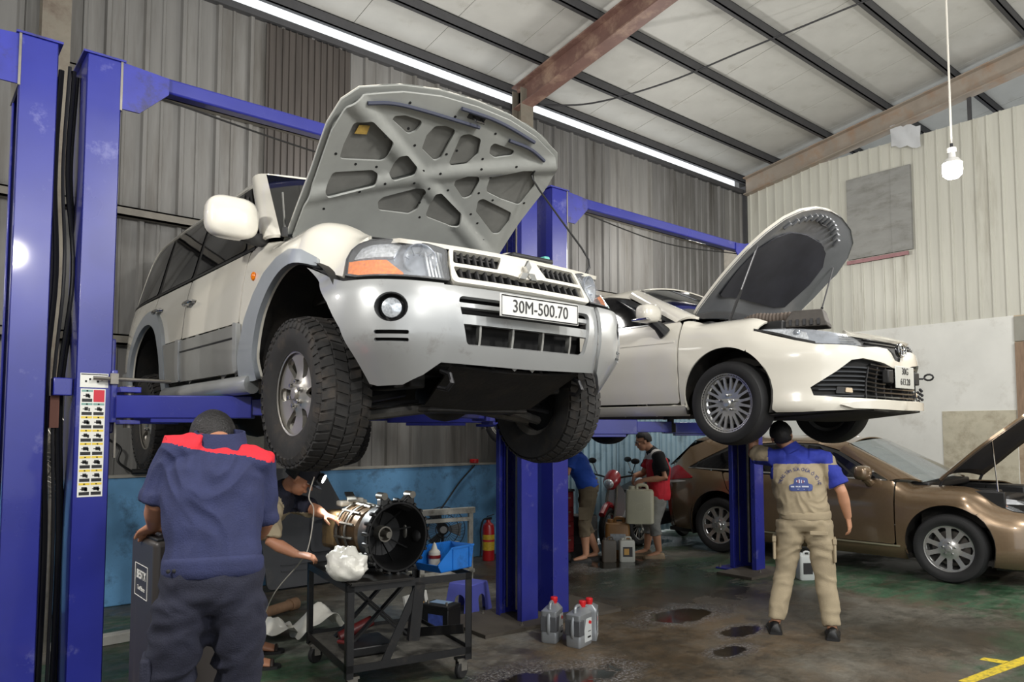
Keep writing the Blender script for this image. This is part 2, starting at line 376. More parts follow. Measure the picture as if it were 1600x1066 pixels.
# end wall ---------------------------------------------------------
we = thing('wall_end', 'end wall of cream ribbed steel sheets above white plastered masonry', None, kind='structure')
MB().box((WU, 3.38, 0), (WU+.15, WV, 3.24)).ob('plaster_wall', plaster, we, label='white plastered lower wall')
MB().box((WU, YB, 0), (WU+.15, 3.38, 3.24)).ob('brown_wall', mat('tan_plaster', (176, 160, 136), .8, var=.1, dirt=(120, 96, 76), da=.4), we)
MB().box((WU-.04, 3.12, 1.7), (WU, 3.37, 2.85)).ob('timber_strip', mat('old_timber', (134, 112, 92), .7, var=.2, aniso=(1, 6, 1)), we)
MB().box((WU-.03, 3.12, 2.87), (WU, 3.37, 3.22)).ob('grey_strip', mat('grey_board', (140, 138, 128), .7, var=.1), we)
MB().box((WU-.01, 3.39, .3), (WU, 4.35, 1.9)).ob('plaster_patch', mat('bare_plaster', (186, 180, 160), .85, var=.08, dirt=(150, 140, 120), da=.4, ds=4), we)
y = WV-.02; i = 0
while y > YB:
    y0 = y-1.02
    ribbed(y0-.01, y, 3.2, 6.25-.01*(i % 2), 'y', WU+.04-.004*(i % 2), 1, .17, .016, .022).ob('wall_sheet', cream, we, smooth=0)
    y = y0; i += 1
MB().box((WU-.02, 4.69, 4.45), (WU+.03, 5.7, 5.8)).box((WU-.025, 4.99, 4.45), (WU+.03, 5.0, 5.8)).ob('grey_patch_sheet', mat('patch_sheet', (140, 140, 136), .6, .1, var=.1, vs=3, dirt=(112, 110, 104), da=.4, ds=2, aniso=(1, 1, 3)), we, label='grey sheet patched over the cream cladding')
MB().box((WU-.03, 4.75, 4.37), (WU+.0, 5.72, 4.43)).ob('patch_ledge', mat('maroon_strip', (150, 110, 112), .6, var=.2), we)
# roof --------------------------------------------------------------
SL = .155
def rz(v, off=0): return 6.47+off+SL*(WV-v)
ro = thing('ceiling', 'sloping roof lined with pale foil panels on steel purlins', None, kind='structure')
pv = [7.80]+[7.0-i for i in range(17)]
seam = [XL+1.0*i for i in range(27)]
pm = None
for i in range(len(pv)-1):
    a, c = pv[i], pv[i+1]
    if a < 0 and i % 1 == 0 and a < -3: continue
    for k in range(len(seam)-1):
        u0, u1 = seam[k]+.004, seam[k+1]-.004
        if u0 > WU+6: break
        if a < 2 and u0 < 2: continue
        MB().box((0, 0, -.012), (u1-u0, a-c, .012)).ob('roof_panel', roof_m, ro, smooth=0, loc=(u0, c, rz(c)+.02), rot=(-math.atan(SL), 0, 0))
MB().add([(XL-2, 7.81, rz(7.81, .09)), (20, 7.81, rz(7.81, .09)), (20, YB-2, rz(YB-2, .09)), (XL-2, YB-2, rz(YB-2, .09))], [(0, 1, 2, 3)]).ob('roof_sheet', mat('roof_sheet', (150, 152, 150), .5, .4, var=.1), ro, smooth=0)
for v in [7.74]+pv[1:]:
    z = rz(v)
    MB().box((XL-2, v-.03, z-.13), (20, v-.015, z)).box((XL-2, v-.03, z-.13), (20, v+.035, z-.118)).box((XL-2, v-.03, z-.008), (20, v+.035, z)).ob('purlin', purlin_m, ro, smooth=0)
for cu, mm in ((6.45, raf_m), (WU+.0, raf_m2), (.95, raf_m)):
    h0, h1 = .33, .46
    b = MB()
    for lo, hi, w_ in ((-.13-h0, -.13-h0+.02, .1), (-.15, -.13, .1)):
        b.add([(cu-w_, 7.6, rz(7.6, lo)), (cu+w_, 7.6, rz(7.6, lo)), (cu+w_, -9, rz(-9, lo)), (cu-w_, -9, rz(-9, lo)), (cu-w_, 7.6, rz(7.6, hi)), (cu+w_, 7.6, rz(7.6, hi)), (cu+w_, -9, rz(-9, hi)), (cu-w_, -9, rz(-9, hi))], [(0, 1, 2, 3), (4, 5, 6, 7), (0, 1, 5, 4), (3, 2, 6, 7), (0, 3, 7, 4), (1, 2, 6, 5)])
    b.add([(cu-.006, 7.6, rz(7.6, -.13-h0)), (cu+.006, 7.6, rz(7.6, -.13-h0)), (cu+.006, -9, rz(-9, -.13-h0)), (cu-.006, -9, rz(-9, -.13-h0)), (cu-.006, 7.6, rz(7.6, -.13)), (cu+.006, 7.6, rz(7.6, -.13)), (cu+.006, -9, rz(-9, -.13)), (cu-.006, -9, rz(-9, -.13))], [(0, 1, 5, 4), (3, 2, 6, 7), (0, 3, 7, 4), (1, 2, 6, 5)])
    b.ob('rafter', mm, ro, smooth=0)
MB().box((WU+.05, 3.83, 6.0), (WU+.09, 3.88, 7.0)).ob('gable_strut', purlin_m, ro)
# closing walls behind camera; unseen walls added to keep daylight off the shed beyond
bw = MB().box((WU+7.5, YB, 0), (WU+7.6, WV+.3, 8.6)).box((WU+.1, WV+.16, 0), (WU+7.5, WV+.26, 6.6)).box((WU+.1, YB, 0), (WU+7.5, YB+.1, 9)).ob('blocking_wall_beyond', steel_wall2, smooth=0); tag(bw, 'unseen walls added beyond the cream end wall to block daylight', None, kind='structure')
wb = MB().box((XL-.1, YB, 0), (XL, WV, 6.3)).ob('wall_near', steel_wall, smooth=0); tag(wb, 'ribbed steel wall behind the viewpoint', None, kind='structure')
# pendant bulb in view ----------------------------------------------
pl = thing('pendant_bulb', 'large white bulb glowing on a long cord before the cream wall', 'lamp', (6.53, 2.21, 3.66))
MB().lathe([(0, -.0), (.045, .004), (.07, .03), (.074, .07), (.07, .115), (.05, .13), (0, .13)], 24).ob('globe', mat('bulb_glow', (255, 252, 245), .3, emit=22), pl)
MB().lathe([(.071, .118), (.075, .122), (.05, .16), (.028, .17), (.026, .215), (.034, .22), (.034, .25), (.0, .255)], 24).ob('lamp_holder', mat('lamp_plastic', (205, 204, 200), .4), pl)
MB().tube([(0, 0, .25), (0, 0, .29)], .012).ob('hook', iron, pl)
MB().tube([(0, 0, .28), (.0, 0, 1.5), (.004, 0, 3.55)], .0085, 8).ob('cord', mat('cord_white', (200, 196, 186), .5), pl)
cb = MB().tube(spl([(6.55, 7.38, 6.08), (7.0, 6.7, 6.0), (7.6, 5.9, 6.18), (8.2, 5.0, 6.5), (9.0, 3.4, 6.9)], 8), .012, 8).ob('power_cable', iron); tag(cb, 'thin black cable sagging from the rafter end across the roof', 'cable')
pf = MB(); 
for j in range(2):
    vs = []; n = 8; c0 = (WU+.1, 4.9-j*.02, 6.2)
    for a in range(n):
        for bb in range(6):
            vs.append((WU-.04+.02*math.sin(a*1.3+bb), 4.95-.07*a*.9, 6.15+.07*bb-.02*a+.02*math.sin(a*2+bb)))
    pf.add(vs, [(a*6+bb, a*6+bb+1, (a+1)*6+bb+1, (a+1)*6+bb) for a in range(n-1) for bb in range(5)])
    break
pf = pf.ob('plastic_film', mat('plastic_film', (210, 212, 214), .25, alpha=.7), solid=.004); tag(pf, 'scrap of clear plastic film stuffed above the cream wall', 'film')
# ------------------------------------------------------------------ car building kit
black_pl = mat('black_plastic', (26, 26, 27), .55, 0, var=.15)
dark_under = mat('underbody', (24, 23, 22), .7, .1, var=.3, vs=9, dirt=(46, 40, 34), da=.4, ds=6, bump=.2, bs=40)
rubber = mat('tyre_rubber', (38, 37, 36), .8, 0, var=.15, vs=20, dirt=(66, 58, 50), da=.35, ds=7)
rubber_c = mat('tyre_rubber_clean', (28, 28, 29), .7, 0, var=.1, vs=20)
glass_t = mat('tinted_glass', (9, 10, 13), .05, 0, spec=.5)
chrome = mat('chrome', (205, 205, 205), .12, 1)
alloy = mat('alloy', (188, 184, 176), .32, .75, var=.06)
alloy_b = mat('bright_alloy', (205, 205, 203), .25, .8)
lens = mat('clear_lens', (240, 244, 248), .02, alpha=.07, coat=1)
bowl = mat('lamp_bowl', (222, 225, 229), .15, .5, var=.15, vs=20)
housing = mat('lamp_housing', (136, 142, 152), .22, .45, var=.3, vs=18)
amber = mat('amber_lens', (214, 112, 8), .25, var=.35, vs=60)
red_lens = mat('red_lens', (150, 10, 18), .25, var=.25, vs=30)
class Body:
    """half shell: plan contour (front centre -> rear centre), height profiles (t, inset, z) blended along it"""
    def __init__(s, plan, stations):
        P = np.array(spl(plan, 10)); s.P = P; s.S = np.concatenate([[0], np.cumsum(np.linalg.norm(np.diff(P, axis=0), axis=1))]); s.L = s.S[-1]
        s.st = []
        for at, prof in stations:
            q = np.array(prof); s.st.append((at, q))
        s.imax = int(np.argmax(P[:, 1]))
    def sx(s, x):
        """arc position of side point x"""
        i0 = int(np.argmin(abs(s.P[:, 0]-.0))) if 0 else 0
        return float(np.interp(-x, -s.P[:, 0], s.S))
    def sy(s, y):
        k = s.imax; return float(np.interp(y, s.P[:k+1, 1], s.S[:k+1]))
    def prof(s, ss, t):
        if not getattr(s, 'ok', 0):         # round off the kinks of the profiles once
            out = []
            for a, q in s.st:
                tt = np.linspace(q[0, 0], q[-1, 0], 500); dt = tt[1]-tt[0]; k = np.exp(-.5*(np.arange(-60, 61)*dt/.022)**2); k /= k.sum(); cols = [tt]
                for c in (1, 2):
                    v = np.interp(tt, q[:, 0], q[:, c]); l = 2*v[0]-v[60:0:-1]; r = 2*v[-1]-v[-2:-62:-1]; cols.append(np.convolve(np.concatenate([l, v, r]), k, 'valid'))
                out.append((a, np.stack(cols, 1)))
            s.st = out; s.ok = 1
        def ev(q): return np.array([np.interp(t, q[:, 0], q[:, 1]), np.interp(t, q[:, 0], q[:, 2])])
        st = s.st
        if ss <= st[0][0]: return ev(st[0][1])
        for i in range(len(st)-1):
            if ss <= st[i+1][0]:
                f = (ss-st[i][0])/(st[i+1][0]-st[i][0]); f = f*f*(3-2*f); return ev(st[i][1])*(1-f)+ev(st[i+1][1])*f
        return ev(st[-1][1])
    def at(s, ss, t, side=-1, off=0):
        d, z = s.prof(ss, t); ss = min(max(ss, 0), s.L)
        x = np.interp(ss, s.S, s.P[:, 0]); y = np.interp(ss, s.S, s.P[:, 1])
        e = .04; x0, y0 = np.interp(max(ss-e, 0), s.S, s.P[:, 0]), np.interp(max(ss-e, 0), s.S, s.P[:, 1]); x1, y1 = np.interp(min(ss+e, s.L), s.S, s.P[:, 0]), np.interp(min(ss+e, s.L), s.S, s.P[:, 1])
        tx, ty = x1-x0, y1-y0; l = math.hypot(tx, ty) or 1; nx, ny = ty/l, -tx/l     # outward
        if ss < e: nx, ny = 1, 0
        if ss > s.L-e: nx, ny = -1, 0
        d = d-off
        return V((x-nx*d, side*(y-ny*d), z))
    def pan(s, name, outline, m, parent, side=-1, off=0, step=.04, holes=(), thick=.014, **k):
        return panel(name, outline, lambda a, b: s.at(a, b, side, off), m, parent, step, holes, thick, flip=(side < 0), **k)
def ring(cx, cz, r, a0, a1, n=24, rz_=None):
    rz_ = rz_ or r
    return [(cx+r*math.cos(a0+(a1-a0)*i/n), cz+rz_*math.sin(a0+(a1-a0)*i/n)) for i in range(n+1)]
def patch(name, c00, c10, c11, c01, m, parent, nu=14, nv=10, bulge=(0, 0, 0), thick=.008, curve=None, flip=False):
    """four-cornered curved sheet"""
    c00, c10, c11, c01, B = map(V, (c00, c10, c11, c01, bulge)); vs = []
    for j in range(nv+1):
        for i in range(nu+1):
            a, b = i/nu, j/nv
            p = (c00*(1-a)+c10*a)*(1-b)+(c01*(1-a)+c11*a)*b+B*(4*a*(1-a))*(1 if curve is None else curve(b))
            vs.append(p)
    fs = [(j*(nu+1)+i, j*(nu+1)+i+1, (j+1)*(nu+1)+i+1, (j+1)*(nu+1)+i) for j in range(nv) for i in range(nu)]
    if flip: fs = [tuple(reversed(f)) for f in fs]
    b = MB().add(vs, fs); return b.ob(name, m, parent, fix=False, solid=thick)
def wheel(name, Rt, wd, Rr, style, rub, rim_m, tread=True, steer=0):
    """wheel about local y, outer face to -y"""
    root = bpy.data.objects.new(name, None); COL.objects.link(root); root.empty_display_size = .1
    Y = Matrix.Rotation(PI/2, 4, 'X')        # lathe z -> -y
    h = wd/2; sw = Rt-Rr
    pr = [(Rr-.012, -h*.82), (Rr+.012, -h*.9), (Rr+sw*.25, -h*.99), (Rr+sw*.55, -h*1.03), (Rr+sw*.8, -h*.98), (Rt-.022, -h*.9), (Rt-.008, -h*.78), (Rt, -h*.5), (Rt+.002, 0)]
    pr = pr+[(r, -z) for r, z in reversed(pr[:-1])]
    MB().lathe(pr, 64, Y).ob('tyre', rub, root, fix=2)
    t = MB(); n = 46 if tread else 0
    for k in range(n):
        for row, (z0, z1, sk) in enumerate(((-h*.97, -h*.55, .0), (-h*.48, -h*.05, .5), (h*.02, h*.46, .15), (h*.53, h*.97, .6))):
            a = 2*PI*(k+sk)/n; da = 2*PI/n*.40; ph = .02 if row % 2 else -.02
            r0, r1 = Rt-.02, Rt+.008
            def pt(an, z, r): return (r*math.cos(an), r*math.sin(an), z)
            ro_ = r1 if row in (1, 2) else r1-.004
            rs = [ro_-.014 if (row == 0) else ro_, ro_-.014 if row == 3 else ro_]
            q = [pt(a-da+ph, z0, r0), pt(a+da+ph, z0, r0), pt(a+da-ph, z1, r0), pt(a-da-ph, z1, r0), pt(a-da*.85+ph, z0, rs[0]), pt(a+da*.85+ph, z0, rs[0]), pt(a+da*.85-ph, z1, rs[1]), pt(a-da*.85-ph, z1, rs[1])]
            t.add(q, [(4, 5, 6, 7), (0, 1, 5, 4), (1, 2, 6, 5), (2, 3, 7, 6), (3, 0, 4, 7)], Y)
        # side lugs on the shoulder
        a = 2*PI*k/n; da = 2*PI/n*.3
        q = [(r*math.cos(a+e), r*math.sin(a+e), z) for r, z in ((Rr+sw*.62, h*1.015), (Rt-.02, h*.93)) for e in (-da, da)]+[(r*math.cos(a+e), r*math.sin(a+e), z+.007) for r, z in ((Rr+sw*.66, h*1.015), (Rt-.024, h*.93)) for e in (-da*.8, da*.8)]
        t.add(q, [(4, 5, 7, 6), (0, 1, 5, 4), (1, 3, 7, 5), (3, 2, 6, 7), (2, 0, 4, 6)], Y)
    if tread:
        o = t.ob('tread', rub, root, smooth=0); o['kind'] = 'stuff'
    yo = h*.62           # outer face of the rim
    MB().lathe([(Rr-.02, yo+.02), (Rr+.004, yo+.03), (Rr+.006, yo+.022), (Rr-.006, yo+.005), (Rr-.03, yo-.02), (Rr-.04, -h*.6), (Rr, -h*.85)], 56, Y).ob('rim_barrel', rim_m, root, fix=2)
    MB().lathe([(0, yo-.09), (Rr-.035, yo-.095), (Rr-.035, yo-.12), (0, yo-.12)], 40, Y).ob('backing', mat('wheel_dark', (14, 14, 14), .8), root, fix=2)
    MB().lathe([(.05, yo-.07), (Rr*.72, yo-.07), (Rr*.72, yo-.085), (.05, yo-.085)], 40, Y).ob('brake_disc', mat('brake_disc', (110, 106, 102), .4, .8, var=.1), root, fix=2)
    def face(x, z):
        r = math.hypot(x, z)/Rr
        if style == 'six': d = .012 if r < .22 else .012-.02*min(1, (r-.22)/.25) if r < .6 else -.008+.018*((r-.6)/.4)
        elif style == 'ten': d = .015 if r < .18 else .0+.015*(1-min(1, (r-.18)/.2)) if r < .5 else .012*((r-.5)/.5)
        else: d = -.012+.02*r
        return V((x, -(yo+d), z))
    circ = [(Rr*.985*math.cos(2*PI*i/72), Rr*.985*math.sin(2*PI*i/72)) for i in range(72)]
    def polar(pts, a, r=.02): return rnd([(q*Rr*math.cos(a+w_), q*Rr*math.sin(a+w_)) for q, w_ in pts], r)
    holes = []
    if style == 'six':
        for k in range(6):
            a = 2*PI*k/6+PI/2+PI/6
            holes.append(polar([(.36, 0), (.52, -.20), (.80, -.20), (.89, -.14), (.91, 0), (.89, .14), (.80, .20), (.52, .20)], a, .02))
    elif style == 'ten':
        for k in range(10):
            a = 2*PI*k/10+PI/10+PI/2
            holes.append(polar([(.36, 0), (.6, -.16), (.86, -.2), (.89, 0), (.86, .2), (.6, .16)], a, .018))
    else:
        for k in range(10):
            a = 2*PI*k/10+PI/2
            holes.append(polar([(.36, 0), (.60, -.105), (.88, -.112), (.91, 0), (.88, .112), (.60, .105)], a, .010))
            holes.append(polar([(.34, -.12), (.60, -.19), (.89, -.205), (.90, -.155), (.62, -.135)], a+.03, .008) if 0 else polar([(.42, .0), (.60, -.07), (.885, -.105), (.91, 0), (.885, .105), (.60, .07)], a+PI/10, .008))
    # the face looks to -y: keep the mesh facing outwards
    panel('rim_face', circ, face, rim_m, root, .022 if style != 'multi' else .02, holes, .022 if style == 'six' else .016, flip=False, smooth=50)
    cap = MB().lathe([(0, yo+.03), (.028, yo+.028), (.036, yo+.02), (.036, yo-.01)], 24, Y).ob('centre_cap', alloy_b if style != 'six' else rim_m, root)
    nn = 6 if style == 'six' else 5
    for k in range(nn):
        a = 2*PI*k/nn+.3; x, z = .062*math.cos(a), .062*math.sin(a)
        MB().lathe([(0, yo+.03), (.009, yo+.028), (.0115, yo+.022), (.0115, yo-.01)], 8, Matrix.Translation((x, 0, z)) @ Y).ob('lug_nut', chrome, root)
    return root
def put_wheels(src, car, spots, steer=0):
    """spots: (x, y, z, mirrored)"""
    for i, (x, y, z, left, st) in enumerate(spots):
        o = src if i == 0 else dup(src)
        o.parent = car; o.location = (x, y, z); o.rotation_euler = (0, i*.7, (PI if left else 0)+st)
# ------------------------------------------------------------------ white off-roader on the near lift
def suv():
    car = thing('off_road_car', 'white and silver off-road car with raised bonnet, nearest car on a lift', 'car', (2.43, 3.53, 1.5), -PI/2)
    white = mat('suv_white', (218, 214, 202), .22, 0, coat=1, var=.02, vs=2)
    silver = mat('suv_silver', (162, 164, 164), .34, .3, coat=.8, var=.04, vs=3, dirt=(120, 116, 108), da=.05, ds=5)
    grey_s = mat('suv_flare', (160, 166, 172), .34, .3, coat=.5, var=.05)
    clad_m = mat('suv_cladding', (138, 138, 134), .4, .2, coat=.3, var=.12, vs=2)
    plan = [(.80, 0), (.795, .25), (.775, .48), (.72, .68), (.61, .82), (.45, .90), (.25, .93), (0, .935), (-.6, .915), (-1.5, .912), (-2.6, .912), (-3.3, .905), (-3.75, .87), (-3.93, .78), (-3.99, .5), (-4.0, 0)]
    low = [(.15, .24, .15), (.31, .135, .31), (.40, .075, .40), (.48, .022, .48), (.52, .004, .52), (.62, 0, .62), (.72, .005, .72)]
    side = [(.15, .12, .15), (.35, .03, .35), (.5, .0, .5), (.75, .0, .75), (.95, .018, .95), (1.08, .04, 1.08), (1.17, .065, 1.17), (1.3, .10, 1.3), (1.5, .155, 1.5), (1.7, .215, 1.70), (1.78, .25, 1.765), (1.85, .33, 1.80), (2.0, .48, 1.825), (2.45, .90, 1.84)]
    fend = [(.15, .14, .15), (.35, .04, .35), (.5, .0, .5), (.75, .0, .75), (.95, .015, .95), (1.05, .03, 1.04), (1.12, .055, 1.105), (1.18, .10, 1.15), (1.24, .16, 1.18), (1.32, .24, 1.185)]
    corner = low+[(.79, .02, .79), (.81, .05, .81), (.9, .10, .9), (1.0, .15, .985), (1.08, .2, 1.04), (1.2, .28, 1.075), (1.32, .36, 1.08)]
    front = [(.15, .2, .15), (.31, .10, .31), (.42, .045, .42), (.52, .01, .52), (.62, 0, .62), (.74, .015, .74), (.80, .045, .80), (.9, .10, .9), (1.0, .14, .99), (1.08, .2, 1.03), (1.2, .28, 1.04), (1.32, .36, 1.05)]
    B = Body(plan, [])
    sx, sy = B.sx, B.sy
    B.st = [(a, np.array(p)) for a, p in ((sy(.5), front), (sy(.80), corner), (sx(.36), corner), (sx(.02), fend), (sx(-.45), fend), (sx(-.75), side))]
    X = lambda x, t: (sx(x), t)
    Yf = lambda y, t: (sy(y), t)
    # ---- body sides
    AZ_, AR = .44, .50
    arch = ring(.02, AZ_, AR, R(70), R(186), 22)
    for sd in (-1, 1):
        f_out = [X(-.77, .40), X(-.77, 1.15), X(-.60, 1.22), X(-.45, 1.31), X(-.1, 1.32), X(.2, 1.30), X(.34, 1.20), X(.42, 1.09), X(.395, 1.035), X(.358, .99), X(.362, .93), X(.42, .825), X(.34, .845), X(.14, .935)]+[X(x, z) for x, z in arch]+[X(-.5, .40)]
        B.pan('fender', f_out, white, car, sd, step=.03)
        flo = [X(.22, .905), X(.20, .955), X(.1, 1.01), X(-.03, 1.035), X(-.2, 1.02), X(-.36, .96), X(-.5, .86), X(-.62, .72), X(-.70, .56), X(-.735, .38)]
        fl_ = flo+[X(-.5, .38)]+[X(x, z) for x, z in reversed(arch)]
        B.pan('wheel_arch_flare', fl_, grey_s, car, sd, off=.03, thick=.03)
        B.pan('front_door', [X(-.785, .738), X(-1.90, .748), X(-1.90, 1.165), X(-.785, 1.165)], white, car, sd)
        rarch = ring(-2.84, AZ_+.02, .49, R(-10), R(190), 24)
        B.pan('rear_door', rnd([X(-1.915, .748), X(-2.36, .75), X(-2.44, .83), X(-2.6, 1.0), X(-2.78, 1.06, ), X(-2.78, 1.17), X(-1.915, 1.165)], .03), white, car, sd)
        q_ = [X(-2.375, .70), X(-2.375, .748), X(-2.455, .83), X(-2.615, .995), X(-2.795, 1.05), X(-2.795, 1.17), X(-3.95, 1.19), (sx(-3.9)+.35, 1.15), (sx(-3.9)+.35, .62), X(-3.42, .62)]+[X(x, z) for x, z in reversed(rarch[2:-2])]
        B.pan('rear_quarter', q_, white, car, sd)
        rfo = [(x, z) for x, z in ring(-2.84, AZ_+.02, .60, R(-8), R(188), 24)]
        B.pan('wheel_arch_flare', [X(x, z) for x, z in rfo]+[X(x, z) for x, z in reversed(rarch)], grey_s, car, sd, off=.028, thick=.03)
        # cladding
        B.pan('door_cladding', rnd([X(-.75, .44), X(-1.885, .445), X(-1.885, .73), X(-.75, .72)], .02), clad_m, car, sd, off=.022, thick=.03)
        B.pan('door_cladding', rnd([X(-1.93, .445), X(-2.28, .45), X(-2.30, .6), X(-2.36, .735), X(-1.93, .735)], .02), clad_m, car, sd, off=.022, thick=.03)
        B.pan('cladding_rib', rnd([X(-.73, .445), X(-.785, .445), X(-.785, .735), X(-.73, .725)], .01), silver, car, sd, off=.034, thick=.03)
        B.pan('cladding_rib', rnd([X(-1.875, .445), X(-1.94, .445), X(-1.94, .74), X(-1.875, .74)], .01), silver, car, sd, off=.034, thick=.03)
        B.pan('trim_line', [X(-.80, .64), X(-1.86, .645), X(-1.86, .655), X(-.80, .65)], black_pl, car, sd, off=.026, thick=.006, step=.1)
        # step
        y = sd*.93
        MB().tube([(-.58, y*.97, .365), (-.66, y, .36), (-2.15, y, .36), (-2.28, y*.96, .37)], .055, 14).ob('side_step', silver, car, sub=0)
        MB().box((-2.3, min(y*.92, y*.6), .36), (-.52, max(y*.92, y*.6), .45)).ob('rocker', black_pl, car, bevel=.01)
        # greenhouse
        B.pan('roof_rail_panel', [X(-1.27, 1.715), X(-2.4, 1.735), X(-3.45, 1.715), X(-3.68, 1.6), X(-3.86, 1.2), X(-3.97, 1.2), X(-3.78, 1.72), X(-3.65, 1.83), X(-2.4, 1.86), X(-1.18, 1.83), X(-1.16, 1.79)], white, car, sd)
        gz = 1.185
        B.pan('window_surround', [X(-.70, gz-.005), X(-3.85, gz+.02), X(-3.68, 1.6), X(-3.45, 1.718), X(-2.4, 1.738), X(-1.27, 1.718)], black_pl, car, sd, off=-.012, thick=.006)
        B.pan('front_window', rnd([X(-.90, gz+.02), X(-1.88, gz+.02), X(-1.93, 1.70), X(-1.34, 1.69)], .03), glass_t, car, sd, off=-.004, thick=.005)
        B.pan('quarter_light', rnd([X(-.74, gz+.01), X(-.87, gz+.01), X(-1.26, 1.64), X(-1.22, 1.64)], .01), glass_t, car, sd, off=-.003, thick=.005)
        B.pan('rear_window', rnd([X(-1.98, gz+.02), X(-2.78, gz+.025), X(-2.88, 1.71), X(-2.0, 1.71)], .03), glass_t, car, sd, off=-.004, thick=.005)
        B.pan('cargo_window', rnd([X(-2.90, gz+.03), X(-3.80, gz+.035), X(-3.62, 1.6), X(-3.44, 1.69), X(-2.96, 1.70)], .04), glass_t, car, sd, off=-.004, thick=.005)
        B.pan('window_trim', [X(-.72, gz-.018), X(-3.86, gz+.005), X(-3.86, gz+.02), X(-.72, gz)], black_pl, car, sd, off=.004, thick=.01, step=.1)
        # A pillar: sheet from fender top to roof
        o0, i0 = V((-.64, sd*.845, 1.20)), V((-.50, sd*.785, 1.225)); o1, i1 = V((-1.19, sd*.705, 1.735)), V((-1.10, sd*.645, 1.775))
        patch('a_pillar', o0, i0, i1, o1, white, car, 6, 10, (.03, sd*.035, .0), .02, flip=(sd > 0))
        # handles
        for hx, hz in ((-1.78, .985), (-2.62, 1.03)):
            p = B.at(sx(hx), hz, sd, .0); h = MB().tube(spl([p+V((-.09, sd*.0, -.005)), p+V((-.07, sd*.035, 0)), p+V((.06, sd*.038, .004)), p+V((.09, 0, .004))], 5), .012, 8)
            h.ob('door_handle', chrome, car); MB().ball(p, .045, 14, None, (1.25, .25, .75)).ob('handle_cup', clad_m, car)
        p = B.at(sx(-.60), .985, sd, .006); MB().ball(p, .026, 12, None, (1, .5, 1)).ob('side_marker', amber, car)
        # mirror
        mp = V((-.60, sd*1.03, 1.295))
        mr = MB(); rings = []
        for k in range(9):
            q = k/8; sc_ = math.sin(PI*(.16+.84*q)) if 0 else (1-(2*q-1)**4)**.5 if q not in (0, 1) else .35
            dx = .08-.16*q
            rings.append([mp+V((dx, sd*(.145*sc_*np.sign(math.cos(a))*abs(math.cos(a))**.62), .118*sc_*np.sign(math.sin(a))*abs(math.sin(a))**.62)) for a in [2*PI*j/28 for j in range(28)]])
        mr.loft(rings); mo = mr.ob('wing_mirror', white, car, smooth=60)
        MB().tube([mp+V((-.0, -sd*.06, -.09)), mp+V((.0, -sd*.12, -.10)), mp+V((-.04, -sd*.20, -.085))], [.03, .035, .04], 10).ob('mirror_stalk', black_pl, mo)
        g_ = [mp+V((-.088, sd*.125*np.sign(math.cos(a))*abs(math.cos(a))**.6, .10*np.sign(math.sin(a))*abs(math.sin(a))**.6)) for a in [2*PI*j/24 for j in range(24)]]
        MB().add(g_, [tuple(range(24))]).ob('mirror_glass', glass_t, mo)
        # wheel housings
        for wx, wz in ((.02, AZ_), (-2.84, AZ_+.02)):
            n = 20; vs = []; 
            for a in [R(30)+R(165)*i/n for i in range(n+1)]:
                for yy in (.90, .52): vs.append((wx+.515*math.cos(a), sd*yy, wz+.515*math.sin(a)))
            vs2 = [(wx+.515*math.cos(a), sd*.52, wz+.515*math.sin(a)) for a in [R(-10)+R(205)*i/n for i in range(n+1)]]
            MB().add(vs, [(2*i, 2*i+1, 2*i+3, 2*i+2) for i in range(n)]).add(vs2, [tuple(range(n+1))]).ob('arch_liner', dark_under, car, fix=False)
    # ---- roof, screens, tail
    patch('roof', (-1.10, -.645, 1.775), (-1.10, .645, 1.775), (-3.65, .60, 1.80), (-3.65, -.60, 1.80), white, car, 14, 12, (0, 0, .05), .012)
    patch('windscreen', (-.50, -.785, 1.215), (-.50, .785, 1.215), (-1.10, .645, 1.77), (-1.10, -.645, 1.77), mat('screen_glass', (16, 18, 21), .04, alpha=.93), car, 16, 10, (.10, 0, .0), .006)
    for k, (dy, c) in enumerate(((-.36, (70, 150, 170)), (-.27, (130, 170, 90)))):
        a = patch('inspection_sticker', (-1.005, dy-.038, 1.655), (-1.005, dy+.038, 1.655), (-1.055, dy+.038, 1.70), (-1.055, dy-.038, 1.70), mat('sticker_%d' % k, c, .4), car, 4, 2, (.0, 0, 0), .002); a.location = (.10, 0, .02)
        MB().lathe([(.0, 0), (.042, 0), (.042, .001), (0, .001)], 20, Matrix.Translation((-.922+.0, dy, 1.693)) @ Matrix.Rotation(R(52), 4, 'Y') @ Matrix.Diagonal((.8, 1.15, 1, 1))).ob('sticker_rim', mat('sticker_white', (225, 235, 225), .5), a); kids(a)[0].location = (-.103, 0, -.022)
    MB().tube([(-.40, -.80, 1.19), (-.40, -.80, 1.24)], .016, 8).ob('antenna_base', black_pl, car)
    MB().tube([(-.40, -.80, 1.22), (-.47, -.79, 1.46)], .006, 6).ob('antenna', chrome, car)
    MB().box((-1.6, -.74, .95), (-.45, .74, 1.2)).ob('dashboard', mat('cabin_dark', (30, 29, 28), .8), car, bevel=.06)
    for sy_ in (-.38, .38):
        MB().box((-1.75, sy_-.26, .8), (-1.55, sy_+.26, 1.48)).box((-1.75, sy_-.12, 1.45), (-1.65, sy_+.12, 1.66)).ob('seat', mat('cabin_dark', (30, 29, 28), .8), car, bevel=.05, seg=3)
    B.pan('tailgate', [(B.L-.75, .5), (B.L, .5), (B.L, 1.18), (B.L-.75, 1.18)], white, car, -1); B.pan('tailgate', [(B.L-.75, .5), (B.L, .5), (B.L, 1.18), (B.L-.75, 1.18)], white, car, 1)
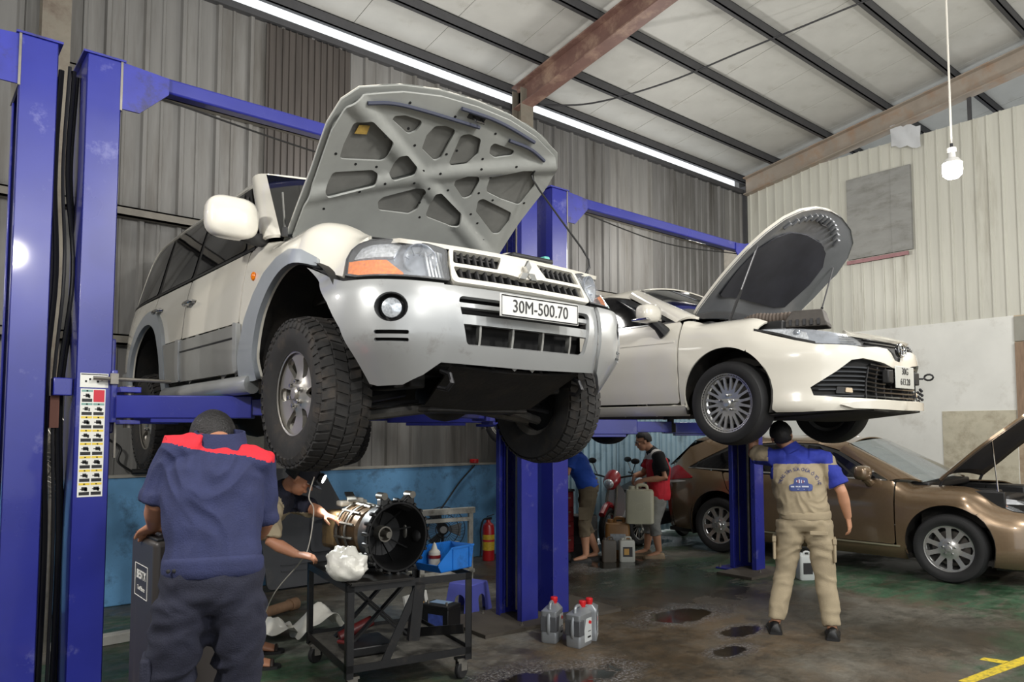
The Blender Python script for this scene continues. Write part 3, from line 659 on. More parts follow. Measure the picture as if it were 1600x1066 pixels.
    patch('rear_screen', (-3.96, .75, 1.2), (-3.96, -.75, 1.2), (-3.78, -.6, 1.78), (-3.78, .6, 1.78), glass_t, car, 8, 6, (-.03, 0, 0), .01)
    for sd in (-1, 1): B.pan('rear_bumper', [X(-3.44, .33), (B.L, .33), (B.L, .60), X(-3.44, .60)], silver, car, sd, off=.02, thick=.03)
    sw = MB().lathe([(0, .06), (.2, .07), (.36, .05), (.385, 0), (.36, -.05), (.0, -.06)], 32, Matrix.Translation((-4.04, .05, .85)) @ Matrix.Rotation(PI/2, 4, 'Y')).ob('spare_wheel_cover', white, car)
    # ---- bumper with fog lamps, slots and intakes
    for sd in (-1, 1):
        bo = [X(.20, .90), X(.34, .835), X(.47, .80), Yf(.72, .795), Yf(.52, .795), Yf(.52, .42), Yf(.58, .36), Yf(.68, .315), X(.50, .31), X(.60, .33)]
        tip = [X(.14, .905), X(.24, .865), X(.34, .825), X(.47, .79), Yf(.74, .785), Yf(.515, .785), Yf(.505, .6), Yf(.50, .5), Yf(.52, .42), Yf(.60, .36), Yf(.70, .315), X(.60, .31), X(.555, .32), X(.52, .45), X(.475, .57), X(.385, .70), X(.27, .81)]
        fc = Yf(.75, .658)
        fh_ = [(fc[0]+.075*math.cos(a), fc[1]+.068*math.sin(a)) for a in [2*PI*i/24 for i in range(24)]]
        slots = [rnd([(fc[0]-.08, z0), (fc[0]+.075, z0), (fc[0]+.075, z0+.018), (fc[0]-.08, z0+.018)], .009) for z0 in (.535, .50)]
        B.pan('bumper_end', tip, silver, car, sd, off=.012, step=.03, holes=[fh_]+slots, thick=.02)
        # recessed fog lamp
        c = B.at(fc[0], fc[1], sd); e1 = B.at(fc[0]+.05, fc[1], sd)-B.at(fc[0]-.05, fc[1], sd); e2 = V((0, 0, 1)); nn = e1.cross(e2).normalized(); nn = nn if nn.x > 0 else -nn
        M = frame(c, -nn) @ Matrix.Rotation(PI/2, 4, 'Y')      # local z -> into the car
        fg = MB().lathe([(.076, -.002), (.068, .012), (.060, .035), (.056, .05), (.0, .05)], 28, M).ob('fog_lamp', black_pl, car)
        MB().lathe([(.0, .012), (.03, .014), (.045, .02), (.047, .035)], 24, M).ob('fog_lens', mat('fog_lens', (214, 220, 226), .12, .5, coat=1, var=.3, vs=90), fg)
        for z0 in (.535, .50):
            B.pan('slot_back', [(fc[0]-.09, z0-.01), (fc[0]+.085, z0-.01), (fc[0]+.085, z0+.028), (fc[0]-.09, z0+.028)], mat('wheel_dark', (14, 14, 14), .8), car, sd, off=-.022, thick=.004)
        B.pan('bumper_seal', [X(.14, .945), X(.34, .86), X(.47, .815), Yf(.5, .81), Yf(.5, .785), X(.47, .79), X(.34, .825), X(.14, .905)], black_pl, car, sd, off=-.02, thick=.01)
        pass
    def fr(y, t):       # full-width front mapping
        return B.at(sy(abs(y)), t, -1 if y < 0 else 1)
    mid = [(-.515, .785), (.515, .785), (.505, .6), (.50, .5), (.52, .42), (.3, .415), (0, .41), (-.3, .415), (-.52, .42), (-.50, .5), (-.505, .6)]
    intake = rnd([(-.44, .735), (.44, .735), (.42, .62), (.39, .505), (-.39, .505), (-.42, .62)], .03)
    bm_ = panel('bumper_centre', mid, lambda a, b: fr(a, b)-V((.012, 0, 0)), silver, car, .03, [intake], .025)
    MB().box((.62, -.46, .48), (.66, .46, .76)).ob('intake_back', mat('wheel_dark', (14, 14, 14), .8), car)
    for z0, h_ in ((.685, .022), (.605, .045)):
        panel('intake_bar', [(-.44, z0), (.44, z0), (.44, z0+h_), (-.44, z0+h_)], lambda a, b: fr(a, b)-V((.03, 0, 0)), silver, car, .05, thick=.03)
    for yy in (-.3, -.1, .1, .3): panel('intake_rib', [(yy-.006, .50), (yy+.006, .50), (yy+.006, .61), (yy-.006, .61)], lambda a, b: fr(a, b)-V((.04, 0, 0)), clad_m, car, .05, thick=.03)
    # skid plate and chin
    patch('skid_plate', (.68, -.42, .42), (.68, .42, .42), (.35, .36, .24), (.35, -.36, .24), dark_under, car, 10, 6, (0, 0, -.02), .012)
    for yy in (-.16, .16): MB().bar((.67, yy, .41), (.36, yy, .235), .02, .025).ob('skid_rib', black_pl, car)
    MB().box((.05, -.34, .20), (.36, .34, .23)).ob('under_guard', dark_under, car, bevel=.02)
    for sd in (-1, 1):
        MB().tube([(.62, sd*.44, .39), (.68, sd*.43, .37), (.70, sd*.43, .33), (.66, sd*.43, .30), (.60, sd*.44, .31)], .012, 8).ob('tow_hook', iron, car)
    # ---- grille
    def gp(y, t, off=0): return fr(y, t)+V((off, 0, 0))
    go = rnd([(-.47, .80), (.47, .80), (.44, .995), (-.44, .995)], .03)
    gh = [rnd([(-.435, .905), (-.165, .905), (-.13, .965), (-.12, .985), (-.415, .985)], .012), rnd([(.435, .905), (.415, .985), (.12, .985), (.13, .965), (.165, .905)], .012), rnd([(-.44, .885), (-.12, .885), (0, .868), (.12, .885), (.44, .885), (.43, .825), (-.43, .825)], .012)]
    gr = panel('grille', go, lambda a, b: gp(a, b, .01+.02*max(0, 1-abs(a)/.17)*(1 if b > .85 else .4)), white, car, .025, gh, .03)
    MB().box((.50, -.47, .79), (.57, .47, 1.0)).ob('grille_back', mat('wheel_dark', (14, 14, 14), .8), gr)
    k = 0
    for y0, y1, z0, z1, n in ((-.42, -.15, .905, .985, 7), (.15, .42, .905, .985, 7), (-.42, .42, .822, .89, 17)):
        for i in range(n):
            yy = y0+(y1-y0)*(i+.5)/n
            MB().bar(gp(yy-.008, z0, -.012), gp(yy+.008, z1, -.022), .012, .03, up=(1, 0, 0)).ob('grille_fin', mat('fin_grey', (52, 52, 54), .35, .2, coat=.4), gr)
    for z0, h_ in ((.945, .01),):
        for y0, y1 in ((-.42, -.15), (.15, .42)): panel('grille_bar', [(y0, z0), (y1, z0), (y1, z0+h_), (y0, z0+h_)], lambda a, b: gp(a, b, -.015), black_pl, gr, .05, thick=.02)
    em = MB(); D_ = .033
    for k in range(3):
        a = PI/2+k*2*PI/3; dv = V((0, math.cos(a), math.sin(a))); pv_ = V((0, -math.sin(a), math.cos(a)))
        base = fr(0, .905)+V((.052, 0, -.004)); q = [base, base+dv*D_*.866*1.16+pv_*D_*.58, base+dv*D_*2.0, base+dv*D_*.866*1.16-pv_*D_*.58]
        em.add([p+V((-.01, 0, 0)) for p in q]+[p+V((.006, 0, 0)) for p in q], [(4, 5, 6, 7), (0, 1, 5, 4), (1, 2, 6, 5), (2, 3, 7, 6), (3, 0, 4, 7)])
    em.ob('three_diamond_emblem', chrome, gr, smooth=0)
    # ---- headlamps
    for sd in (-1, 1):
        lo_ = [Yf(.475, .805), Yf(.47, .9), Yf(.455, .995), Yf(.55, 1.02), Yf(.68, 1.035), X(.55, 1.05), X(.47, 1.04), X(.45, 1.0), X(.42, .93), X(.48, .82), X(.53, .81)]
        lo_ = [Yf(.475, .805), Yf(.465, .9), Yf(.45, .985), Yf(.55, 1.015), Yf(.70, 1.035), X(.48, 1.045), X(.40, 1.03), X(.365, .99), X(.37, .93), X(.43, .83), X(.52, .81)]
        lo_ = rnd(lo_, .015)
        h = B.pan('headlamp', lo_, housing, car, sd, off=-.05, step=.03, thick=.01)
        B.pan('lamp_rim', lo_, black_pl, h, sd, off=.002, step=.03, thick=.03, holes=[[(p[0]*.955+.045*(sy(.66)), p[1]*.93+.07*.92) for p in lo_]])
        B.pan('lens', lo_, lens, h, sd, off=.006, step=.03, thick=.004)
        c = B.at(sy(.60), .905, sd, -.06); M = frame(c, (-1, -sd*.35, 0)) @ Matrix.Rotation(PI/2, 4, 'Y') @ Matrix.Scale(.85, 4)
        MB().lathe([(.088, -.05), (.085, -.03), (.07, .0), (.04, .02), (.015, .03), (.012, .0), (0, -.005)], 28, M).ob('reflector', bowl, h)
        MB().lathe([(.088, -.052), (.094, -.05), (.094, -.03), (.088, -.03)], 28, M).ob('reflector_ring', housing, h)
        for q in range(8):
            aa = 2*PI*q/8+.2; MB().bar(M @ V((.03*math.cos(aa), .03*math.sin(aa), .015)), M @ V((.082*math.cos(aa), .082*math.sin(aa), -.03)), .004, .004).ob('reflector_rib', housing, h)
        c = B.at(sy(.80), .95, sd, -.05); M = frame(c, (-1, -sd*.8, 0)) @ Matrix.Rotation(PI/2, 4, 'Y')
        B.pan('upper_reflector', rnd([Yf(.76, .92), Yf(.70, 1.02), X(.48, 1.03), X(.41, 1.015), X(.39, .925)], .01), mat('lamp_facets', (196, 200, 205), .2, .45, var=.4, vs=60), h, sd, off=-.03, step=.03)
        for q in range(5): B.pan('reflector_step', [Yf(.475+.02*q, .82), Yf(.485+.02*q, .82), Yf(.485+.02*q, 1.0), Yf(.475+.02*q, .99)], bowl, h, sd, off=-.045+.004*q, step=.05, thick=.006)
        B.pan('indicator', rnd([Yf(.69, .815), Yf(.785, .895), X(.38, .905), X(.43, .835), X(.52, .818)], .01), amber, h, sd, off=-.004, step=.03, thick=.02)
    # ---- number plate
    pc = fr(0, .69)+V((.05, 0, 0)); pt = R(4)
    pl_ = MB().box((-.004, -.26, -.055), (.004, .26, .055)).ob('number_plate', mat('plate_white', (208, 208, 204), .4, var=.03), car, bevel=.003, loc=(pc.x+.004, 0, .70))
    MB().tube([(.005, a*.252, b*.048) for a, b in ((-1, -1), (1, -1), (1, 1), (-1, 1))], .003, 6, closed=True).ob('plate_edge', mat('plate_ink', (24, 24, 24), .5), pl_)
    text('plate_text', '30M-500.70', .088, Matrix.Translation((.006, 0, -.002)) @ Matrix.Rotation(PI/2, 4, 'Z') @ Matrix.Rotation(PI/2, 4, 'X'), mat('plate_ink', (24, 24, 24), .5), pl_, ext=.001, sx=.86, space=1.02)
    # ---- engine bay
    MB().box((-.4, -.66, .80), (.48, .66, .93)).ob('engine_bay', dark_under, car)
    patch('slam_panel', (.60, -.66, 1.0), (.60, .66, 1.0), (.42, .66, 1.03), (.42, -.66, 1.03), white, car, 12, 3, (.03, 0, .01), .02)
    MB().box((.34, -.60, .98), (.46, .60, 1.04)).ob('radiator_support', mat('bay_grey', (92, 92, 90), .6, .2, var=.3, vs=12), car, bevel=.01)
    MB().box((.42, .06, 1.03), (.56, .36, 1.06)).ob('air_intake_duct', black_pl, car, bevel=.012)
    MB().box((.50, .3, 1.03), (.55, .34, 1.075)).ob('washer_cap', mat('teal_cap', (90, 170, 160), .4), car, bevel=.008)
    for sd in (-1, 1): MB().box((-.42, sd*.66-.03, .90), (.40, sd*.66+.03, 1.03)).ob('inner_wing', mat('bay_grey', (92, 92, 90), .6, .2, var=.3, vs=12), car, bevel=.01)
    MB().box((-.62, -.70, 1.06), (-.42, .70, 1.17)).ob('cowl', mat('bay_grey', (92, 92, 90), .6, .2, var=.3, vs=12), car, bevel=.02)
    MB().box((-.25, -.3, .9), (.2, .25, 1.1)).ob('engine_cover', black_pl, car, bevel=.03)
    MB().tube(spl([(-.4, -.64, 1.16), (-.15, -.45, 1.16), (.0, -.2, 1.15), (.12, .0, 1.14), (.2, .2, 1.10), (.3, .3, 1.06)], 6), .009, 6).ob('washer_hose', black_pl, car)
    # ---- bonnet, opened about its rear edge
    hg = V((-.62, 0, 1.18)); bd = V((.785, 0, .62)).normalized(); nd = V((bd.z, 0, -bd.x))      # nd points down-forward: the lining side
    def hm(a, b, off=0):
        crown = .055*(1-(a/.78)**2)+.03*max(0, math.sin(PI*min(1, max(0, b/1.2))))
        return hg+bd*b+V((0, a, 0))+nd*(off-crown+.05)
    hout = [(-.74, .02), (-.75, .55), (-.775, .85), (-.755, 1.0), (-.69, 1.09), (-.48, 1.165), (-.25, 1.205), (0, 1.215), (.25, 1.205), (.48, 1.165), (.69, 1.09), (.755, 1.0), (.775, .85), (.75, .55), (.74, .02)]
    liner = mat('bonnet_inner', (158, 160, 156), .38, .1, coat=.3, var=.08, vs=4)
    padm = mat('bonnet_pad', (112, 112, 108), .6, .05, var=.12, vs=10)
    hood = panel('bonnet', hout, lambda a, b: hm(a, b, -.03), white, car, .06, thick=.012, flip=True)
    pads = [[(-.65, .902), (-.563, .949), (-.379, .852), (-.364, .734), (-.389, .712), (-.515, .69), (-.637, .67), (-.65, .764)],
            [(-.639, .583), (-.414, .645), (-.368, .628), (-.359, .554), (-.61, .42), (-.644, .464)],
            [(-.309, .779), (-.26, .796), (-.156, .733), (-.151, .68), (-.264, .61), (-.306, .645)],
            [(-.447, 1.0), (-.39, 1.022), (-.264, 1.018), (-.278, .946), (-.312, .915), (-.447, .975)],
            [(-.183, 1.011), (-.124, 1.03), (-.047, 1.025), (-.043, .916), (-.039, .826), (-.068, .795), (-.187, .851), (-.204, .941)],
            [(0., 1.003), (.044, 1.026), (.133, 1.02), (.175, .923), (.146, .843), (.047, .797), (.026, .814)],
            [(.22, .993), (.23, 1.022), (.385, 1.02), (.395, .985), (.29, .929), (.24, .945)],
            [(.36, .721), (.34, .796), (.51, .92), (.58, .945), (.665, .84), (.65, .672), (.50, .674), (.38, .691)],
            [(.13, .711), (.18, .767), (.255, .785), (.285, .757), (.295, .635), (.255, .598), (.14, .674)],
            [(.355, .617), (.38, .641), (.63, .605), (.65, .537), (.635, .428), (.59, .415), (.385, .536)],
            [(-.27, .483), (-.049, .612), (-.016, .58), (-.011, .449), (-.052, .405), (-.256, .389), (-.289, .446)],
            [(.061, .432), (.039, .594), (.081, .605), (.30, .493), (.32, .409), (.27, .387), (.08, .411)]]
    pads = [rnd(p, .03) for p in pads]
    def hfr(a, b):      # raised X braces and rim
        e = .0
        d1 = min(abs((a+.66)*(.28-1.0)-(b-1.0)*(.55+.66))/math.hypot(.72, 1.21), abs((a-.62)*(.45-.98)-(b-.98)*(-.62-.62))/math.hypot(.53, 1.24))
        e += .02*max(0, 1-(d1/.06)**2); return hm(a, b, .02+e)
    inn = [(a*.965, b if b < .1 else b-.018) for a, b in hout]
    panel('bonnet_frame', inn, hfr, liner, hood, .022, pads, .012, smooth=60)
    panel('bonnet_rim', hout, lambda a, b: hm(a, b, -.012), liner, hood, .03, [[(a*.955, b if b < .1 else b-.028) for a, b in hout]][:0], .01)
    for p in pads: panel('bonnet_recess', [(sum(q[0] for q in p)/len(p)+(x-sum(q[0] for q in p)/len(p))*1.06, sum(q[1] for q in p)/len(p)+(y_-sum(q[1] for q in p)/len(p))*1.06) for x, y_ in p], lambda a, b: hm(a, b, .0), padm, hood, .05, thick=.006)
    seal = mat('rubber_seal', (52, 56, 72), .6)
    for ps in ([(-.635, 1.04), (-.5, 1.075), (-.3, 1.085), (.07, 1.09)], [(-.1, 1.165), (.1, 1.165), (.27, 1.15), (.46, 1.12)], [(.30, 1.075), (.46, 1.07), (.60, 1.03)]):
        MB().tube(spl([hm(a, b, .035) for a, b in ps], 6), .011, 8).ob('rubber_seal', seal, hood)
    MB().tube([hm(.0, 1.14, .03), hm(.0, 1.14, .075), hm(.05, 1.14, .075), hm(.05, 1.14, .03)], .007, 6).ob('latch_loop', chrome, hood)
    MB().add([hm(a, b, .03) for a, b in ((-.03, 1.12), (.08, 1.12), (.08, 1.165), (-.03, 1.165))], [(0, 1, 2, 3)]).ob('latch_plate', black_pl, hood, solid=.01)
    panel('paper_label', [(-.61, .895), (-.55, .905), (-.545, .85), (-.615, .84)], lambda a, b: hm(a, b, .014), mat('old_label', (176, 146, 74), .7, var=.2, vs=40), hood, .05, thick=.003)
    random.seed(4)
    for a, b in [(-.53, .66), (-.40, .67), (-.45, .88), (-.24, .86), (-.33, .95), (-.11, .72), (.0, .735), (.03, .9), (-.02, .86), (.22, .9), (.24, .84), (.45, .93), (.34, .8), (.33, .67), (.45, .65), (-.31, .585), (-.44, .50), (-.13, .63), (-.02, .62), (.12, .63), (.03, .4), (-.02, .5), (.36, .51), (.44, .46), (-.55, 1.06), (-.4, 1.1), (.2, 1.08), (-.6, .34), (.55, .35), (-.1, 1.1), (-.67, .7), (.67, .7)]:
        MB().lathe([(0, 0), (.0085, 0), (.0085, .002), (0, .002)], 10, frame(hfr(a, b)+nd*.001, bd, up=-nd)).ob('drain_hole', mat('wheel_dark', (14, 14, 14), .8), hood)
    MB().tube(spl([hm(-.66, .12, .04), hm(-.4, .2, .05), hm(-.1, .22, .05), hm(.1, .24, .05), hm(.22, .16, .05), hm(.33, .05, .06)], 6), .007, 6).ob('bonnet_hose', black_pl, hood)
    pr_ = MB().tube(spl([hm(.58, .95, .04), hm(.60, .89, .05), hm(.60, .89, .05).lerp(V((.50, .70, 1.12)), .5), V((.50, .70, 1.12)), V((.50, .66, 1.02))], 3), .0065, 6).ob('prop_rod', black_pl, hood)
    # ---- underside and running gear
    MB().box((-3.7, -.55, .40), (.2, .55, .46)).ob('floor_pan', dark_under, car)
    for sd in (-1, 1):
        MB().bar((-3.8, sd*.46, .38), (.45, sd*.46, .38), .09, .13).ob('chassis_rail', dark_under, car, bevel=.01)
        MB().tube([(.06, sd*.3, .32), (.02, sd*.72, .25)], [.03, .045], 8).ob('drive_shaft', iron, car)
        ar = MB(); ar.tube([(.25, sd*.30, .22), (.08, sd*.66, .17)], [.03, .028], 8).tube([(-.2, sd*.30, .25), (.0, sd*.66, .17)], [.03, .028], 8).ob('control_arm', mat('arm_steel', (96, 94, 90), .5, .6, var=.3, vs=14), car)
        MB().tube([(.0, sd*.60, .22), (-.02, sd*.52, .75)], .05, 12).ob('shock_absorber', dark_under, car)
        MB().tube([(.2, sd*.3, .26), (.16, sd*.68, .22)], .012, 6).ob('tie_rod', iron, car)
        MB().tube([(-2.9, sd*.1, .2), (-2.88, sd*.7, .16)], .04, 8).ob('rear_half_shaft', iron, car)
    MB().ball((.02, 0, .30), .16, 14, None, (1.3, 1, .9)).ob('front_differential', dark_under, car)
    MB().ball((-2.85, 0, .22), .17, 14, None, (1, 1.1, 1)).ob('rear_differential', dark_under, car)
    MB().tube(spl([(-.2, .2, .36), (-1, .25, .33), (-2, .2, .33), (-3, .35, .36), (-3.9, .4, .38)], 5), .032, 8).ob('exhaust_pipe', mat('exhaust', (88, 80, 72), .6, .5, var=.2), car)
    MB().box((-1.2, -.25, .26), (-.5, .2, .40)).ob('crossmember', dark_under, car, bevel=.02)
    w_ = wheel('wheel', .385, .265, .225, 'six', rubber, alloy)
    put_wheels(w_, car, [(.0, -.80, .29, False, 0), (.0, .80, .29, True, 0), (-2.86, -.79, .17, False, 0), (-2.86, .79, .17, True, 0)])
    return car
suv()
# ------------------------------------------------------------------ white saloon on the far lift
def signed(B):
    return lambda s, t: B.at(abs(s), t, -1 if s < 0 else 1)
def mirror(half): return half+[(-s, t) for s, t in reversed(half) if abs(s) > 1e-6]
def bonnet(car, hg, ang, hout, crown, skin, inner, padm, pad, thick=.03, ribs=()):
    bd = V((math.cos(ang), 0, math.sin(ang))); nd = V((bd.z, 0, -bd.x)); W = max(a for a, b in hout)
    def hm(a, b, off=0):
        return hg+bd*b+V((0, a, 0))+nd*(off-crown*(1-(a/W)**2)-.04*math.sin(PI*min(1, max(0, b/1.3)))+crown*.3)
    hood = panel('bonnet', hout, lambda a, b: hm(a, b, -thick), skin, car, .06, thick=.01, flip=True)
    panel('bonnet_inner', hout, lambda a, b: hm(a, b, 0 if 1 else 0), inner, hood, .05, thick=.008)
    n = len(hout); rim = []
    b_ = MB(); b_.add([hm(a, b, -thick-.004) for a, b in dens(hout, .05)]+[hm(a, b, .004) for a, b in dens(hout, .05)], [(i, (i+1) % len(dens(hout, .05)), len(dens(hout, .05))+(i+1) % len(dens(hout, .05)), len(dens(hout, .05))+i) for i in range(len(dens(hout, .05)))])
    b_.ob('bonnet_edge', skin, hood, fix=False)
    panel('insulation_pad', pad, lambda a, b: hm(a, b, .014+.006*math.sin(a*9)*math.sin(b*8)), padm, hood, .05, thick=.012)
    return hood, hm
steel_rod = mat('strut_rod', (120, 120, 122), .35, .6)
def sedan():
    car = thing('saloon_car', 'white saloon car with raised bonnet up on the lift beyond the off-road car', 'car', (5.95, 3.39, 1.58), -PI/2)
    white = mat('pearl_white', (218, 214, 202), .2, 0, coat=1, var=.02, vs=2)
    gm = mat('bonnet_grey', (112, 114, 117), .3, .3, coat=.5, var=.1, vs=4)
    blackg = mat('gloss_black', (16, 16, 18), .15, coat=.6)
    plan = [(.98, 0), (.97, .25), (.94, .45), (.87, .62), (.75, .76), (.58, .85), (.35, .895), (0, .915), (-.6, .918), (-1.8, .918), (-2.8, .91), (-3.4, .87), (-3.75, .76), (-3.88, .5), (-3.9, 0)]
    side = [(.12, .14, .12), (.18, .06, .18), (.26, .03, .26), (.36, .012, .36), (.55, 0, .55), (.72, .005, .72), (.80, .02, .80), (.88, .045, .88), (.96, .085, .96), (1.05, .13, 1.05), (1.2, .205, 1.2), (1.33, .28, 1.33), (1.38, .35, 1.38), (1.42, .5, 1.415), (1.46, .9, 1.44)]
    fend = [(.12, .14, .12), (.18, .05, .18), (.3, .015, .3), (.55, 0, .55), (.72, .006, .72), (.80, .025, .80), (.87, .055, .86), (.93, .10, .90), (1.0, .17, .925), (1.1, .25, .94)]
    corner = [(.12, .12, .12), (.18, .02, .18), (.24, .02, .24), (.3, .035, .3), (.45, .03, .45), (.58, .015, .58), (.66, .03, .66), (.74, .07, .74), (.81, .14, .80), (.88, .22, .83), (1.1, .4, .86)]
    front = [(.12, .10, .12), (.19, .0, .19), (.24, .01, .24), (.27, .03, .27), (.4, .035, .4), (.5, .02, .5), (.60, .03, .6), (.68, .05, .68), (.74, .085, .735), (.79, .15, .77), (.88, .3, .80), (1.1, .5, .82)]
    B = Body(plan, []); sx, sy = B.sx, B.sy
    B.st = [(a, np.array(p)) for a, p in ((sy(.4), front), (sy(.72), corner), (sx(.55), corner), (sx(.15), fend), (sx(-.3), fend), (sx(-.5), side))]
    X = lambda x, t: (sx(x), t); Yf = lambda y, t: (sy(y), t); G = signed(B)
    ac, ar = .30, .39
    arch = ring(-.01, ac, ar, R(62), R(195), 22)
    for sd in (-1, 1):
        B.pan('fender', [X(-.45, .20), X(-.45, .96), X(-.36, 1.02), X(-.1, 1.05), X(.1, 1.03), X(.3, .93), X(.26, .82), X(.235, .74), X(.18, .65)]+[X(x, z) for x, z in arch]+[X(-.40, .20)], white, car, sd)
        B.pan('front_door', rnd([X(-.465, .255), X(-1.55, .265), X(-1.57, .5), X(-1.57, .955), X(-.465, .955)], .03), white, car, sd)
        B.pan('rear_door', rnd([X(-1.585, .265), X(-2.25, .275), X(-2.42, .55), X(-2.6, .75), X(-2.62, .955), X(-1.585, .955)], .03), white, car, sd)
        rarch = ring(-2.83, ac, ar, R(-12), R(192), 22)
        B.pan('rear_quarter', [X(-2.27, .25), X(-2.27, .29), X(-2.435, .55), X(-2.615, .75), X(-2.635, .955), X(-3.3, .98), (B.L-.4, .98), (B.L, .98), (B.L, .25), X(-3.3, .22)]+[X(x, z) for x, z in reversed(rarch)], white, car, sd, step=.05)
        B.pan('sill', [X(-.40, .15), X(-2.4, .16), X(-2.4, .245), X(-.40, .235)], white, car, sd, off=.012)
        B.pan('door_crease', [X(-.5, .775), X(-2.6, .80), X(-2.6, .812), X(-.5, .79)], white, car, sd, off=.006, thick=.008, step=.08)
        # greenhouse
        B.pan('window_surround', [X(-.55, .965), X(-3.0, .985), X(-2.6, 1.30), X(-2.0, 1.345), X(-1.5, 1.335), X(-1.2, 1.27)], blackg, car, sd, off=-.012, thick=.006)
        B.pan('front_window', rnd([X(-.80, .985), X(-1.53, .99), X(-1.56, 1.32), X(-1.38, 1.295)], .02), glass_t, car, sd, off=-.003, thick=.005)
        B.pan('quarter_light', rnd([X(-.64, .98), X(-.76, .985), X(-1.32, 1.27), X(-1.24, 1.24)], .008), glass_t, car, sd, off=-.003, thick=.005)
        B.pan('rear_window', rnd([X(-1.62, .99), X(-2.4, 1.0), X(-2.45, 1.28), X(-2.0, 1.33), X(-1.64, 1.325)], .03), glass_t, car, sd, off=-.003, thick=.005)
        B.pan('window_chrome', [X(-.52, .955), X(-3.0, .975), X(-3.0, .988), X(-.52, .968)], chrome, car, sd, off=.004, thick=.01, step=.1)
        B.pan('roof_rail_panel', [X(-1.18, 1.27), X(-1.5, 1.34), X(-2.0, 1.35), X(-2.6, 1.305), X(-3.02, .985), X(-3.35, 1.0), X(-2.8, 1.36), X(-2.0, 1.42), X(-1.4, 1.41), X(-1.12, 1.36)], white, car, sd)
        o0, i0 = V((-.52, sd*.845, .955)), V((-.34, sd*.76, .985)); o1, i1 = V((-1.20, sd*.67, 1.29)), V((-1.11, sd*.60, 1.345))
        patch('a_pillar', o0, i0, i1, o1, white, car, 6, 10, (.02, sd*.03, .02), .02, flip=(sd > 0), curve=lambda b: 1)
        # mirror
        mp = V((-.68, sd*1.02, 1.025)); rings = []
        for k in range(9):
            q = k/8; s_ = (1-(2*q-1)**4)**.5 if 0 < q < 1 else .3
            rings.append([mp+V((.09-.17*q, sd*.115*s_*np.sign(math.cos(a))*abs(math.cos(a))**.7, .075*s_*np.sign(math.sin(a))*abs(math.sin(a))**.75+(.012 if math.sin(a) > 0 else 0))) for a in [2*PI*j/24 for j in range(24)]])
        mo = MB().loft(rings).ob('wing_mirror', white, car, smooth=60)
        MB().box((-.10, -.105, -.012), (.07, .10, .008), Matrix.Translation(mp+V((0, 0, -.048)))).ob('mirror_strip', chrome, mo, bevel=.006)
        MB().tube([mp+V((.0, -sd*.05, -.05)), mp+V((.03, -sd*.10, -.10)), mp+V((.06, -sd*.15, -.16))], [.05, .045, .06], 10).ob('mirror_stalk', black_pl, mo)
        for wx in (-.01, -2.83):
            n = 18; an = [R(-20)+R(220)*i/n for i in range(n+1)]
            MB().add([(wx+.40*math.cos(a), sd*yy, ac+.40*math.sin(a)) for a in an for yy in (.89, .55)], [(2*i, 2*i+1, 2*i+3, 2*i+2) for i in range(n)]).add([(wx+.40*math.cos(a), sd*.55, ac+.40*math.sin(a)) for a in an], [tuple(range(n+1))]).ob('arch_liner', dark_under, car, fix=False)
        p = B.at(sx(-1.45), .84, sd); MB().tube(spl([p+V((-.08, 0, 0)), p+V((-.05, sd*.03, 0)), p+V((.06, sd*.03, 0)), p+V((.09, 0, 0))], 4), .012, 8).ob('door_handle', chrome, car)
    patch('roof', (-1.08, -.57, 1.36), (-1.08, .57, 1.36), (-2.8, .60, 1.36), (-2.8, -.60, 1.36), white, car, 14, 12, (0, 0, .06), .012, curve=lambda b: 1)
    patch('windscreen', (-.33, -.76, .975), (-.33, .76, .975), (-1.11, .60, 1.35), (-1.11, -.60, 1.35), mat('screen_glass2', (28, 32, 36), .03, alpha=.85, coat=1), car, 16, 10, (.10, 0, .03), .006)
    patch('rear_screen', (-3.3, .62, .99), (-3.3, -.62, .99), (-2.78, -.58, 1.37), (-2.78, .58, 1.37), glass_t, car, 10, 6, (-.08, 0, .02), .006)
    patch('boot_lid', (-3.28, -.66, .99), (-3.28, .66, .99), (-3.82, .66, .96), (-3.82, -.66, .96), white, car, 8, 6, (0, 0, .03), .012)
    MB().box((-1.5, -.7, .7), (-.35, .7, .96)).ob('dashboard', mat('cabin_dark', (30, 29, 28), .8), car, bevel=.06)
    # ---- bumper
    half = [(0, .555), Yf(.07, .565), Yf(.11, .62), Yf(.16, .65), Yf(.3, .655), Yf(.47, .645), Yf(.62, .655), X(.70, .665), X(.55, .705), X(.40, .75), X(.25, .80), X(.225, .74), X(.185, .655)]+[X(x, z) for x, z in ring(-.01, ac, ar+.005, R(60), R(-16), 16)]+[X(.40, .165), X(.6, .165), Yf(.7, .175), Yf(.4, .185), (0, .185)]
    hole = [(0, .495), Yf(.12, .505), Yf(.25, .535), Yf(.5, .56), Yf(.60, .545), Yf(.70, .46), X(.66, .345), X(.68, .285), Yf(.66, .268), Yf(.3, .258), (0, .255)]
    panel('bumper', [(-s, t) for s, t in reversed(mirror(half))], G, white, car, .035, [mirror(hole)], .02, flip=False)
    # lower grille: dark bed, wavy bars, uprights
    big = [(s*1.03, .375+(t-.375)*1.06) for s, t in mirror(hole)]
    gb = panel('lower_grille', [(-s, t) for s, t in reversed(big)], lambda s, t: G(s, t)-V((.05, 0, 0)), mat('wheel_dark', (14, 14, 14), .8), car, .06)
